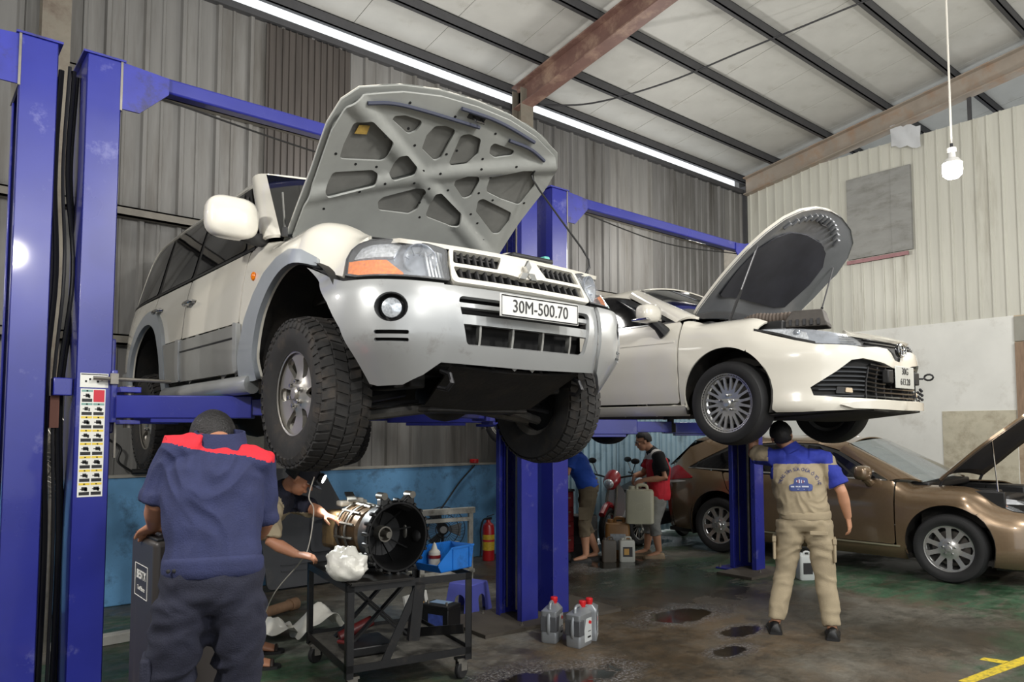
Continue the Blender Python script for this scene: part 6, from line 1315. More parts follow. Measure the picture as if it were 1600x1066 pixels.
nz = thing('air_nozzle', 'black air tool with brass ring lying on the wall ledge behind the left wheel', 'air tool', (2.0, 7.54, DT+.055), 0); MB().tube([(-.3, 0, 0), (.12, 0, 0)], [.026, .026], 12).tube([(.12, 0, 0), (.42, -.01, 0)], .012, 8).ob('tool_body', black_pl, nz); MB().tube([(.02, 0, 0), (.05, 0, 0)], .029, 12).ob('brass_ring', mat('brass', (190, 160, 90), .35, .7), nz)
MB().tube(spl([(-.3, 0, .0), (-.42, -.01, .10), (-.40, .01, .22), (-.5, .0, .3)], 5), .012, 6).ob('air_hose', cable_m, nz)
rb = thing('red_lid', 'small red plastic lid on the ledge of the blue wall', 'lid', (5.72, 7.60, DT+.026)); MB().lathe([(0, 0), (.05, 0), (.055, .01), (.055, .045), (.05, .05), (0, .05)], 20).ob('lid_body', mat('cap_red', (206, 30, 36), .35), rb); MB().lathe([(.054, .012), (.058, .012), (.058, .02), (.054, .02)], 20).ob('lid_rim', mat('ext_red', (186, 34, 38), .3, coat=.4), rb)
nt_ = MB().box((2.72, WV-.02, 1.32), (2.98, WV-.012, 1.62)).ob('wall_notice', mat('notice_paper', (196, 196, 186), .6, var=.1, vs=40)); tag(nt_, 'small pale notice stuck on the ribbed wall above the ledge', 'notice')
# broom head on the left
br_ = thing('broom', 'brown straw broom head lying on the floor beside the cabinet', 'broom', (1.12, 4.55, 0), R(60)); random.seed(2)
bs_ = MB()
for i in range(70):
    a = random.uniform(-.5, .5); l = random.uniform(.22, .34); bs_.tube([(0, .03*a, .05), (l*.6*math.cos(a*.6), l*math.sin(a)*.7, .06), (l*math.cos(a*.6), l*math.sin(a), random.uniform(.004, .06))], .003, 4, cap=False)
bs_.ob('bristles', mat('straw', (128, 96, 72), .8, var=.2), br_)['kind'] = 'stuff'; MB().tube([(-.06, 0, .05), (.02, 0, .05)], .03, 10).ob('binding', mat('straw', (128, 96, 72), .8, var=.2), br_)
# fallen fluorescent tube carton along the wall
ct_ = MB().box((-.5, -.05, 0), (.5, .05, .07)).ob('long_carton', mat('carton_white', (186, 184, 176), .7, var=.1), loc=(1.35, 6.3, .001), bevel=.004); ct_.rotation_euler = (0, 0, R(4)); tag(ct_, 'long pale carton lying on the green floor behind the left post', 'carton')
# canisters by the motorbike
def canister(name, label, loc, rz_, w_, d_, h_, mt, cap=None, lab=None, lab2=None, handle=True, held=False):
    t = thing(name, label, 'canister', loc, rz_)
    def rg(z, s=1): return [(x*s, y*s, z) for x, y in rnd([(-w_/2, -d_/2), (w_/2, -d_/2), (w_/2, d_/2), (-w_/2, d_/2)], min(w_, d_)*.22, 4)]
    MB().loft([rg(0, .92), rg(h_*.03), rg(h_*.80), rg(h_*.86, .93), rg(h_*.88, .80)]).ob('tank', mt, t)
    MB().tube(spl([(-w_*.10, 0, h_*.86), (-w_*.06, 0, h_*.98), (w_*.22, 0, h_*.98), (w_*.28, 0, h_*.86)], 5), min(w_, d_)*.09, 10).ob('handle', mt, t)
    MB().lathe([(0, h_*.86), (min(w_, d_)*.17, h_*.86), (min(w_, d_)*.17, h_*.96), (0, h_*.97)], 16, Matrix.Translation((-w_*.28, 0, 0))).ob('cap', cap or mt, t)
    if lab: MB().box((-w_*.30, -d_/2-.0015, h_*.22), (w_*.32, -d_/2-.0003, h_*.62)).ob('label', lab, t)
    if lab2: MB().box((-w_*.22, -d_/2-.0025, h_*.30), (w_*.1, -d_/2-.0014, h_*.55)).ob('label_print', lab2, t)
    return t
jug_w = mat('jug_white', (206, 206, 196), .4, var=.05, vs=10); jug_b = mat('jug_amber', (156, 112, 62), .4, var=.15, vs=4); jug_g = mat('jug_grey', (92, 86, 78), .5, var=.15)
cj = canister('jerrycan', 'cream plastic jerrycan carried by the man in the red shirt', (7.22, 6.13, .45), R(-50), .35, .23, .48, mat('jug_cream', (206, 202, 176), .4, var=.06, vs=4), None)
MB().tube([(.0+.055*math.cos(a), -.112, .2+.055*math.sin(a)) for a in [2*PI*i/20 for i in range(20)]], .004, 6, closed=True).ob('moulded_ring', mat('jug_cream', (206, 202, 176), .4, var=.06, vs=4), cj)
canister('jerrycan', 'amber jerrycan half full of old oil beside the white bottle', (7.12, 6.42, 0), R(-45), .31, .24, .50, jug_b, None, mat('label_grey', (160, 166, 170), .5, var=.25, vs=30), None)
canister('oil_jug', 'white oil jug with dark label in front of the amber jerrycan', (6.98, 6.14, 0), R(-40), .19, .13, .30, jug_w, None, mat('label_dark', (40, 38, 40), .4), mat('stripe_gold', (206, 160, 84), .5))
canister('oil_jug', 'dull grey oil jug left of the white oil jug', (6.80, 6.27, 0), R(-40), .17, .12, .30, jug_g)
canister('water_jug', 'translucent white jug on the green floor behind the man in beige', (7.62, 4.16, 0), R(-35), .17, .12, .30, mat('jug_clear', (206, 210, 208), .25, alpha=.85), None, mat('label_dark', (40, 38, 40), .4), None)
dr = thing('waste_drum', 'dark grey waste oil drum beside the amber jerrycan', 'drum', (6.86, 6.78, 0)); MB().lathe([(0, 0), (.18, 0), (.19, .02), (.19, .5), (.18, .52), (.16, .50), (0, .50)], 28).ob('drum_body', mat('drum_grey', (64, 64, 64), .6, var=.2), dr)
for z in (.17, .34): MB().lathe([(.19, z-.01), (.197, z), (.19, z+.01)], 28).ob('drum_hoop', mat('drum_grey', (64, 64, 64), .6, var=.2), dr)
# red tool trolley
def trolley():
    t = thing('tool_trolley', 'dark red tool trolley where the man in the blue shirt works', 'trolley', (6.14, 6.72, 0), R(8)); m = mat('trolley_red', (92, 26, 28), .4, .1, var=.12)
    MB().box((-.30, -.22, .12), (.30, .22, .86)).ob('body', m, t, bevel=.01)
    for k in range(4):
        z = .16+.17*k; d = MB().box((-.28, -.235, z), (.28, -.22, z+.155)).ob('drawer', m, t, bevel=.005); MB().box((-.2, -.25, z+.11), (.2, -.235, z+.125)).ob('drawer_pull', steel, d)
    MB().box((-.31, -.23, .86), (.31, .23, .89)).ob('top_tray', black_pl, t, bevel=.006)
    for x in (-.24, .24):
        for y in (-.17, .17): MB().lathe([(0, -.018), (.05, -.018), (.055, 0), (.05, .018), (0, .018)], 18, Matrix.Translation((x, y, .056)) @ Matrix.Rotation(PI/2, 4, 'X')).box((x-.02, y-.02, .08), (x+.02, y+.02, .13)).ob('castor', rubber_c, t)
trolley()
random.seed(11)
for k, (x, y, l, a) in enumerate(((-.12, .02, .2, .3), (.05, -.08, .24, 1.2), (.14, .09, .16, 2.0), (-.02, .12, .18, 2.7))):
    tl_ = thing('spanner', ['long bright spanner on the trolley, nearest the edge', 'spanner lying crosswise in the middle of the trolley top', 'short spanner at the far corner of the trolley', 'spanner at the back of the trolley top'][k], 'spanner', (6.14+x, 6.72+y, .891), a, 'tools on the red trolley')
    MB().box((-l/2, -.009, 0), (l/2, .009, .012)).ob('shaft', steel, tl_, bevel=.003); MB().lathe([(.012, 0), (.024, 0), (.024, .014), (.012, .014)], 12, Matrix.Translation((l/2+.015, 0, 0)), .6, 5.7).ob('jaw', steel, tl_); MB().tube([(-l/2-.018+.016*math.cos(q), .016*math.sin(q), .007) for q in [2*PI*i/12 for i in range(12)]], .006, 6, closed=True).ob('ring', steel, tl_)
# motorbike against the pale blue cladding
def motorbike(loc, rz_, label, red, yaw=0):
    t = thing('motorbike', label, 'motorbike', loc, rz_, 'motorbikes by the pale blue cladding'); bk = mat('bike_black', (22, 22, 24), .3, coat=.5); rdm = mat('bike_red', (150, 24, 36), .3, coat=.6); wm = mat('bike_white', (206, 206, 206), .3, coat=.5)
    for x in (-.62, .62):
        Mx = Matrix.Translation((x, 0, .28)) @ Matrix.Rotation(PI/2, 4, 'X')
        wq = MB().lathe([(.21, -.03), (.25, -.04), (.275, -.025), (.285, 0), (.275, .025), (.25, .04), (.21, .03)], 32, Mx).ob('tyre', rubber_c, t)
        MB().lathe([(.20, -.02), (.215, -.022), (.215, .022), (.20, .02)], 32, Mx).ob('rim', alloy, wq); MB().lathe([(0, -.05), (.04, -.05), (.04, .05), (0, .05)], 14, Mx).ob('hub', alloy, wq)
        for k in range(14):
            a = 2*PI*k/14; MB().tube([Mx @ V((.03*math.cos(a), .03*math.sin(a), .02)), Mx @ V((.21*math.cos(a+.3), .21*math.sin(a+.3), 0))], .0035, 4).ob('spoke', steel, wq)
    MB().tube(spl([(.62, .07, .28), (.52, .07, .62), (.44, .05, .92)], 4), .022, 8).tube(spl([(.62, -.07, .28), (.52, -.07, .62), (.44, -.05, .92)], 4), .022, 8).ob('fork', steel, t)
    MB().tube(spl([(.38, -.33, 1.0), (.42, -.2, .98), (.46, 0, .95), (.42, .2, .98), (.38, .33, 1.0)], 5), .014, 8).ob('handlebar', bk, t)
    for y in (-.32, .32): mr_ = MB().tube([(.40, y*.8, 1.0), (.42, y, 1.16)], .007, 6).ob('mirror_arm', bk, t); MB().ball((.42, y, 1.19), .055, 14, None, (.3, 1.2, .75)).ob('mirror_head', bk, mr_)
    def loftx(st, name, m):   # stations (x, z, halfwidth, halfheight)
        MB().loft([[(x, w_*math.cos(a), z+h_*math.sin(a)) for a in [2*PI*j/16 for j in range(16)]] for x, z, w_, h_ in st]).ob(name, m, t)
    loftx([(.60, .86, .05, .05), (.54, .90, .11, .11), (.44, .95, .12, .12), (.36, .95, .06, .06)], 'front_cowl', rdm if red else bk)
    MB().ball((.60, 0, .88), .075, 14, None, (.6, 1, .9)).ob('headlamp', mat('fog_lens', (214, 220, 226), .12, .5, coat=1, var=.3, vs=90), t)
    loftx([(.36, .62, .16, .26), (.22, .55, .14, .22), (.06, .48, .10, .12)], 'leg_shield', wm if red else rdm)
    loftx([(.20, .58, .10, .07), (-.1, .66, .12, .08), (-.4, .70, .13, .09), (-.75, .82, .06, .05)], 'tail_fairing', rdm if red else bk)
    loftx([(.08, .74, .07, .03), (-.12, .78, .12, .05), (-.45, .82, .13, .05), (-.72, .88, .08, .03)], 'seat', mat('seat_vinyl', (16, 16, 17), .5), )
    MB().box((-.12, -.12, .25), (.22, .12, .46)).ob('engine', iron, t, bevel=.03); MB().tube([(.1, -.14, .26), (-.3, -.17, .28), (-.75, -.19, .36)], [.025, .045, .05], 12).ob('exhaust', chrome, t)
    MB().tube(spl([(.42, 0, .40), (.5, 0, .55), (.66, 0, .60), (.85, 0, .48)], 4), .045, 8).ob('mudguard', rdm if red else bk, t)
    MB().tube([(.0, -.1, .24), (.05, -.28, .02)], .012, 8).ob('side_stand', iron, t)
motorbike((8.1, 7.15, 0), R(200), 'red and black motorbike behind the man in the red shirt', True)
motorbike((8.75, 7.0, 0), R(188), 'black motorbike at the back next to the red one', False)
# ------------------------------------------------------------------ people
def ell(mb, pts, rad, lat, n=20, p=2.3, cap=True):
    """limb or trunk: superellipse rings (half width along lat, half depth) through pts"""
    pts = [V(q) for q in pts]; rings = []; k = len(pts)
    for i, q in enumerate(pts):
        t = (pts[min(i+1, k-1)]-pts[max(i-1, 0)]).normalized(); x = V(lat); x = (x-t*x.dot(t)); x = x.normalized() if x.length > 1e-4 else t.orthogonal().normalized(); y = t.cross(x)
        a, b = rad[i] if isinstance(rad[i], (tuple, list)) else (rad[i], rad[i])
        rings.append([q+x*a*np.sign(math.cos(f))*abs(math.cos(f))**(2/p)+y*b*np.sign(math.sin(f))*abs(math.sin(f))**(2/p) for f in [2*PI*j/n for j in range(n)]])
    return mb.loft(rings, cap)
def remesh(mb, vox, smooth=6, amp=0, sc_=(7, 7, 7), seed=0, mask=None):
    me = bpy.data.meshes.new('tmp'); me.from_pydata(mb.v, [], mb.f); o = bpy.data.objects.new('tmp', me); COL.objects.link(o)
    m = o.modifiers.new('r', 'REMESH'); m.mode = 'VOXEL'; m.voxel_size = vox; m.adaptivity = 0
    if smooth: s = o.modifiers.new('s', 'SMOOTH'); s.factor = .5; s.iterations = smooth
    dg = bpy.context.evaluated_depsgraph_get(); out = bpy.data.meshes.new_from_object(o.evaluated_get(dg)); bpy.data.objects.remove(o); bpy.data.meshes.remove(me)
    if amp:
        k = V(sc_); n = len(out.vertices); co = np.empty(n*3); out.vertices.foreach_get('co', co); no = np.empty(n*3); out.vertices.foreach_get('normal', no); co = co.reshape(-1, 3); no = no.reshape(-1, 3); d = np.empty(n)
        for i in range(n):
            c = co[i]; q = V((c[0]*k.x+seed*3.1, c[1]*k.y, c[2]*k.z)); w_ = noise.noise(q*.5)
            d[i] = amp*(.6-2.6*abs(noise.noise(q+V((w_, w_, w_))*1.5))+.5*noise.noise(q*2.3))*(mask(c) if mask else 1)
        co += no*d[:, None]; out.vertices.foreach_set('co', co.ravel()); out.update()
    return out
def cloth(name, me, mats, parent, paint=None):
    for m in mats: me.materials.append(m)
    if paint and len(mats) > 1:
        for p in me.polygons: p.material_index = paint(p.center)
    me.shade_smooth(); return link(name, me, parent)
def hand(mb, wr, d, n, thumb, curl=.5, s=1):
    """five fingers; d = along the hand, n = the way the palm faces, thumb = +1/-1 side of d x n"""
    d, n = V(d).normalized(), V(n); n = (n-d*n.dot(d)).normalized(); sd = d.cross(n)*thumb; wr = V(wr)
    ell(mb, [wr-d*.02, wr+d*.03*s, wr+d*.075*s, wr+d*.095*s], [(.024*s, .02*s), (.034*s, .017*s), (.041*s, .014*s), (.036*s, .011*s)], sd, 14)
    for i, L in enumerate((.070, .080, .075, .058)):
        p = wr+d*(.088-.004*abs(i-1))*s+sd*(.0315-.021*i)*s; pts = [p-d*.015*s]
        for k in range(3):
            th = curl*(k+.6); p = p+(d*math.cos(th)+n*math.sin(th))*L*s*(.42, .32, .26)[k]; pts.append(p.copy())
        mb.tube(pts, [.0092*s, .0086*s, .0078*s, .006*s], 8)
    p = wr+d*.025*s+sd*.026*s; q = p+(d*.55+sd*.8+n*.3).normalized()*.042*s; r = q+(d*.9+sd*.25+n*.45).normalized()*.032*s; e = r+(d*.9+n*.5-sd*.1).normalized()*.024*s
    mb.tube([p-sd*.01, q, r, e], [.014*s, .0115*s, .010*s, .007*s], 8)
def head(mb, c, f, u, s=1):
    """head at centre c, facing f, crown towards u; returns its frame"""
    f, u = V(f).normalized(), V(u); u = (u-f*u.dot(f)).normalized(); r = f.cross(u); c = V(c)
    M = Matrix(((r.x, f.x, u.x, c.x), (r.y, f.y, u.y, c.y), (r.z, f.z, u.z, c.z), (0, 0, 0, 1))) @ Matrix.Scale(s, 4)
    mb.ball((0, -.005, .025), .1, 20, M, (.76, .94, .92)); mb.ball((0, .022, -.05), .068, 16, M, (.86, .85, 1.0)); mb.ball((0, .05, -.088), .030, 12, M, (1, .8, .75))
    mb.tube([M @ V(q) for q in ((0, .082, .018), (0, .094, -.008), (0, .108, -.026), (0, .092, -.034))], [.008*s, .010*s, .0145*s, .009*s], 8)
    mb.ball((0, .084, -.056), .02, 10, M, (1.1, .5, .38)); mb.ball((0, .082, -.066), .018, 10, M, (1.0, .5, .4))
    mb.ball((0, .078, .032), .03, 10, M, (1.9, .5, .3))
    for x in (-1, 1): mb.ball((x*.076, -.008, -.01), .026, 10, M, (.35, .7, 1.15)); mb.ball((x*.045, .068, -.02), .022, 10, M, (1, .6, .7))
    return M
hair_m = mat('black_hair', (20, 18, 18), .55, var=.3, vs=60, bump=.6, bs=120)
def hair(par, M, test, th=.012):
    vs = []; fs = []; n, k = 40, 26
    for i in range(k+1):
        a = PI*i/k
        for j in range(n):
            d = V((math.sin(a)*math.cos(2*PI*j/n), math.sin(a)*math.sin(2*PI*j/n), math.cos(a))); e = 1+.03*noise.noise(d*6)
            vs.append(M @ V((d.x*.0815*e, -.006+d.y*.099*e, .022+d.z*.0995*e)))
    for i in range(k):
        for j in range(n):
            a, b = PI*(i+.5)/k, 2*PI*(j+.5)/n
            if test(math.sin(a)*math.cos(b), math.sin(a)*math.sin(b), math.cos(a)): fs.append((i*n+j, (i+1)*n+j, (i+1)*n+(j+1) % n, i*n+(j+1) % n))
    o = MB().add(vs, fs).ob('hair', hair_m, par, fix=False); m = o.modifiers.new('t', 'SOLIDIFY'); m.thickness = th; m.offset = 1
    return o
short = lambda x, y, z: z > .32-.0*y and (y < .72 or z > .62) or (y < .05 and z > -.38 and not (abs(x) > .8 and y > -.25 and z < .0)) 
def eyes(par, M):
    for x in (-.031, .031):
        e = MB().ball((x, .074, .006), .0115, 12, M).ob('eye', mat('eye_white', (225, 220, 214), .2), par); MB().ball((x, .0805, .006), .0062, 10, M).ob('iris', mat('eye_dark', (28, 20, 16), .2), e)
        MB().tube([M @ V((x-.02, .083, .026)), M @ V((x, .09, .031)), M @ V((x+.02, .083, .027))], .0035, 6).ob('eyebrow', hair_m, par)
def shoe(par, name, heel, toe, m, w_=.048, h_=.085, sole=None):
    heel, toe = V(heel), V(toe); f = (toe-heel); L = f.length; f.normalize(); s = V((f.y, -f.x, 0)).normalized(); u = s.cross(f); u = u if u.z > 0 else -u
    prof = [(-.0, .8, .8), (.1, .95, 1.0), (.3, .95, 1.0), (.5, .95, .78), (.75, 1.06, .6), (.92, .85, .5), (1.0, .35, .3)]
    rings = []
    for q, a, b in prof:
        c = heel+f*L*q
        rings.append([c+s*w_*a*x+u*max(0, h_*b*z) for x, z in [(math.cos(t)*(1 if math.sin(t) > 0 else 1), (math.sin(t)+.0) if math.sin(t) > 0 else .0) for t in [PI*j/10 for j in range(11)]]+[(-.9, .0), (.9, .0)][:0]])
    o = MB().loft(rings).ob(name, m, par, smooth=60)
    MB().loft([[c+s*w_*a*1.06*x+u*z for x, z in ((-1, 0), (1, 0), (1, .02), (-1, .02))] for c, a in [(heel+f*L*q-f*.004*(1 if q == 0 else 0), a) for q, a, b in prof]]).ob('sole', sole or black_pl, o)
    return o
SKIN = {'a': mat('skin_tan', (176, 124, 96), .5, var=.06, vs=12, bump=.05, bs=200), 'b': mat('skin_warm', (190, 140, 110), .5, var=.06, vs=12, bump=.05, bs=200)}
def figure(label, loc, rz_, J, skin, vox=.008, lat=(1, 0, 0), face=None, hands=None, eye=False):
    """J: joints in local metres (x right, y forward, z up). Returns the body mesh object (top level) and head frame"""
    b = MB(); g = lambda k: V(J[k]); lat = V(lat)
    ell(b, [g('pelvis')-V((0, 0, .06)), g('pelvis'), g('pelvis').lerp(g('chest'), .45), g('chest'), g('chest').lerp(g('neck'), .6), g('neck')], [(.13, .09), (.15, .10), (.125, .09), (.155, .105), (.12, .08), (.055, .055)], lat)
    ell(b, [g('neck')-(g('head')-g('neck'))*.3, g('head')], [(.056, .056), (.05, .055)], lat)
    for s in 'LR':
        ell(b, [g('sh'+s), g('sh'+s).lerp(g('el'+s), .4), g('el'+s), g('el'+s).lerp(g('wr'+s), .35), g('wr'+s)], [.05, .048, .04, .043, .028], (0, .3, 1), 14, 2)
        ell(b, [g('hip'+s), g('hip'+s).lerp(g('kn'+s), .5), g('kn'+s), g('kn'+s).lerp(g('an'+s), .35), g('an'+s)], [.085, .072, .054, .057, .037], (1, 0, 0), 14, 2)
        ell(b, [g('an'+s), g('an'+s).lerp(g('toe'+s), .3)-V((0, 0, .01)), g('toe'+s)], [(.034, .04), (.04, .03), (.036, .014)], (1, 0, 0), 12, 2)
    M = head(b, g('head'), face[0], face[1])
    for s, (d, n, th, cu) in hands.items(): hand(b, g('wr'+s), d, n, th, cu)
    me = remesh(b, vox, 3); me.materials.append(skin); me.shade_smooth()
    o = link('person', me, None); o.location = loc; o.rotation_euler = (0, 0, rz_); tag(o, label, 'person')
    if eye: eyes(o, M)
    return o, M
def trousers(par, J, m, end=1.0, amp=.010, wide=1.0, seed=0, cuff=None, vox=.011):
    b = MB(); g = lambda k: V(J[k])
    ell(b, [g('pelvis')+V((0, 0, .10)), g('pelvis')+V((0, 0, .02)), g('pelvis')-V((0, 0, .06)), g('pelvis')-V((0, 0, .11))], [(.165*wide, .115*wide), (.182*wide, .130*wide), (.185*wide, .128*wide), (.13, .09)], (1, 0, 0))
    for s in 'LR':
        A, K, N = g('hip'+s), g('kn'+s), g('an'+s); E = K.lerp(N, end); a2 = (.056+.012*(1-end))*wide
        ell(b, [A+V((0, 0, .02)), A.lerp(K, .3), A.lerp(K, .7), K, K.lerp(E, .5), E], [(.108*wide, .112*wide), .103*wide, .085*wide, .076*wide, .072*wide, .066*wide], (1, 0, 0), 18, 2)
        if cuff: ell(b, [E+(K-E)*.10, E+(K-E)*.04, E], [.070*wide, .078*wide, .074*wide], (1, 0, 0), 18, 2)
    me = remesh(b, vox, 4, amp, (6, 6, 9), seed); return cloth('trousers', me, [m], par)
def shirt(par, J, mats, paint=None, hem=None, sleeve=.85, amp=.009, wide=1.0, seed=0, lat=(1, 0, 0), sc_=(8, 8, 8), vox=.011, hemdrop=.10, slr=.066):
    b = MB(); g = lambda k: V(J[k]); P, Cc, N = g('pelvis'), g('chest'), g('neck'); up = (Cc-P).normalized(); sm = (g('shL')+g('shR'))/2
    lo = P+up*(.02-hemdrop)
    ell(b, [lo, lo+up*.06, P.lerp(Cc, .45), Cc, Cc.lerp(sm, .55), sm+(N-sm)*.15, N], [(.178*wide, .125*wide), (.190*wide, .135*wide), (.186*wide, .130*wide), (.203*wide, .140*wide), (.205*wide, .125*wide), (.14*wide, .085*wide), (.062, .062)], lat, 24, 2.4)
    for s in 'LR':
        S, E, W_ = g('sh'+s), g('el'+s), g('wr'+s); ell(b, [sm.lerp(S, .45), S, S.lerp(E, .45), S.lerp(E, min(1, sleeve))], [(.085*wide, .085*wide), .078*wide, slr*wide*1.04, slr*wide], (0, .3, 1), 18, 2)
        if sleeve > 1: ell(b, [E-(E-S)*.15, E, E.lerp(W_, sleeve-1)], [slr, slr*.97, slr*.92], (0, .3, 1), 18, 2)
        e = S.lerp(E, min(1, sleeve)) if sleeve <= 1 else E.lerp(W_, sleeve-1); dd = (S-E).normalized() if sleeve <= 1 else (E-W_).normalized()
        ell(b, [e+dd*.055, e+dd*.03, e], [slr*1.0*wide, slr*1.12*wide, slr*1.08*wide], (0, .3, 1), 18, 2)
    me = remesh(b, vox, 4, amp, sc_, seed); return cloth('shirt', me, mats, par, paint)
def collar(par, J, m, r=.072, h=.05, tilt=(0, 0, 1)):
    N, H = V(J['neck']), V(J['head']); d = (H-N).normalized(); x = d.orthogonal().normalized(); y = d.cross(x)
    MB().loft([[N+d*q+(x*math.cos(a)+y*math.sin(a))*rr for a in [2*PI*j/20 for j in range(20)]] for q, rr in ((-.035, r*1.2), (.0, r*1.05), (h*.6, r*.95), (h*.55, r*.82), (-.01, r*.85))], cap=False).ob('collar', m, par)
navy = mat('navy_cloth', (40, 46, 82), .85, var=.12, vs=14, bump=.35, bs=160); navy_d = mat('navy_dark_cloth', (32, 34, 50), .88, var=.15, vs=12, bump=.35, bs=160); red_c = mat('red_cloth', (206, 34, 48), .8, var=.08, vs=14, bump=.25, bs=160)
khaki = mat('khaki_cloth', (164, 150, 124), .88, var=.08, vs=9, bump=.35, bs=160); royal = mat('royal_cloth', (38, 52, 150), .8, var=.1, vs=10, bump=.25, bs=160)
boot = mat('black_leather', (22, 22, 22), .45, var=.2)
# --- foreground mechanic in navy
J = dict(pelvis=(0, 0, 1.02), chest=(-.01, .07, 1.34), neck=(.02, .11, 1.535), head=(-.015, .235, 1.565), shL=(-.155, .10, 1.53), shR=(.165, .10, 1.46), elL=(-.215, .10, 1.31), elR=(.195, .16, 1.22), wrL=(-.235, .325, 1.205), wrR=(.16, .38, 1.12),
         hipL=(-.10, 0, .94), hipR=(.09, 0, .94), knL=(-.165, .03, .52), knR=(.10, .05, .52), anL=(-.235, -.02, .09), anR=(.10, -.02, .09), toeL=(-.26, .18, .03), toeR=(.12, .18, .03))
p1o, M = figure('person in navy overalls with red shoulders seen from behind, leaning on the cabinet', (.97, 2.97, 0), R(-18), J, SKIN['a'], .0062, face=((.0, .55, -.85), (0, .85, .5)), hands={'L': ((-.25, .55, -.25), (0, -.25, -1), -1, .25), 'R': ((-.3, .9, -.2), (0, 0, -1), 1, .4)})
hair(p1o, M, lambda x, y, z: z > .2 or y < .2, .012)
shirt(p1o, J, [navy, red_c], lambda c: 1 if c.z > float(np.interp(c.x, [-.17, -.08, 0, .1, .2], [1.555, 1.53, 1.515, 1.505, 1.475])) and c.y < .3 and abs(c.x) < .225 else 0, sleeve=.98, amp=.011, wide=.95, seed=1, hemdrop=.0, slr=.064, sc_=(8, 8, 5.5), vox=.0065)
ell_b = MB(); ell(ell_b, [(0, .0, 1.045), (0, .0, 1.06), (0, .005, 1.10), (0, .007, 1.115)], [(.176, .128), (.186, .137), (.188, .139), (.18, .131)], (1, 0, 0), 28, 2.4)
cloth('waistband', remesh(ell_b, .009, 3), [navy], p1o)
for x in (-.155, -.135): MB().ball((x, -.105, 1.085), .008, 8, None, (1, .5, 1)).ob('button', black_pl, p1o)
MB().loft([[(.012+a*math.cos(q), .125+y+b*math.sin(q), z+.012*math.sin(q)) for q in [2*PI*j/28 for j in range(28)]] for a, b, y, z in ((.125, .098, 0, 1.50), (.108, .094, .0, 1.545), (.098, .09, .01, 1.60), (.092, .084, .01, 1.60), (.095, .086, 0, 1.53))], cap=False).ob('collar', navy, p1o, fix=False)
trousers(p1o, J, navy_d, 1.0, .012, 1.03, 2)
MB().box((-.245, -.06, .56), (-.205, .09, .76)).ob('cargo_pocket', navy_d, p1o, bevel=.012)
for s in 'LR': shoe(p1o, 'shoe', (J['an'+s][0], J['an'+s][1]-.06, 0), (J['toe'+s][0], J['toe'+s][1]+.03, 0), boot)
# --- mechanic bent over the gearbox (world metres, his right side to the viewer)
O2 = V((1.93, 5.17, 0)); 
def W2(*p): return tuple(V(p)-O2)
F2 = V((.75, -.66, 0)); S2 = V((-.66, -.75, 0))
J = dict(pelvis=W2(1.80, 5.20, .90), chest=W2(1.99, 5.0, 1.10), neck=W2(2.07, 4.91, 1.205), head=W2(2.14, 4.815, 1.285), shR=W2(1.93, 4.80, 1.10), shL=W2(2.16, 5.06, 1.10), elR=W2(1.90, 4.72, .885), elL=W2(2.26, 4.86, 1.06), wrR=W2(2.035, 4.62, .80), wrL=W2(2.255, 4.69, 1.035),
         hipR=W2(1.78, 5.11, .85), hipL=W2(1.86, 5.29, .85), knR=W2(1.86, 5.02, .47), knL=W2(1.98, 5.24, .47), anR=W2(1.88, 5.02, .08), anL=W2(2.04, 5.34, .08), toeR=W2(2.02, 4.95, .03), toeL=W2(2.18, 5.27, .03))
p2o, M = figure('person in khaki and navy bending over the gearbox with a lit headlamp', tuple(O2), 0, J, SKIN['a'], .0062, lat=tuple(S2), face=((.62, -.55, -.55), (.45, -.38, .8)), hands={'R': ((.8, -.35, -.15), (.3, .2, -1), 1, .55), 'L': ((.55, -.75, -.25), (0, 0, -1), -1, .35)}, eye=True)
hair(p2o, M, lambda x, y, z: y < .05 and z > -.4)
sh2 = shirt(p2o, J, [khaki, navy_d], lambda c: 1 if (V(c)-V(J['chest'])).dot((V(J['neck'])-V(J['chest'])).normalized()) > .0 and c.z > J['chest'][2]-.06 and (V(c)-V(J['chest'])).dot(S2) < .17 else 0, sleeve=.92, amp=.010, seed=3, lat=tuple(S2), hemdrop=.08)
trousers(p2o, J, khaki, 1.0, .010, 1.05, 5); collar(p2o, J, navy_d, .07, .05)
cp = MB(); n = 24
cp.loft([[M @ V((math.cos(a)*.088*q, -.005+math.sin(a)*.106*q, z)) for a in [2*PI*j/n for j in range(n)]] for q, z in ((1.0, .02), (1.02, .05), (.98, .09), (.80, .122), (.45, .136), (.08, .139))])
cap_o = cp.ob('cap', mat('cap_navy', (24, 27, 38), .8, var=.1, bump=.2, bs=150), p2o)
MB().add([M @ V((.075*math.cos(a), .07+.02*math.sin(a)+(.0 if k == 0 else .075*math.sin(a)), .030-(.018*k))) for k in (0, 1) for a in [PI*j/12 for j in range(13)]], [(j, j+1, 14+j, 13+j) for j in range(12)]).ob('cap_peak', mat('cap_navy', (24, 27, 38), .8, var=.1, bump=.2, bs=150), cap_o, solid=.005)
hl = MB().lathe([(.0, .0), (.03, 0), (.034, .012), (.032, .03), (0, .03)], 18, M @ Matrix.Translation((0, .108, .075)) @ Matrix.Rotation(R(-80), 4, 'X')).ob('headlamp', black_pl, cap_o)
MB().lathe([(0, .031), (.029, .031), (.029, .034), (0, .034)], 18, M @ Matrix.Translation((0, .108, .075)) @ Matrix.Rotation(R(-80), 4, 'X')).ob('lamp_glass', mat('headlamp_glow', (250, 255, 255), .2, emit=45), hl)
hp_ = M @ V((0, .165, .085)); hs = lamp(tuple(hp_+O2), 26, (.95, 1, 1), .03, 'SPOT', spot_size=R(120), spot_blend=.6)
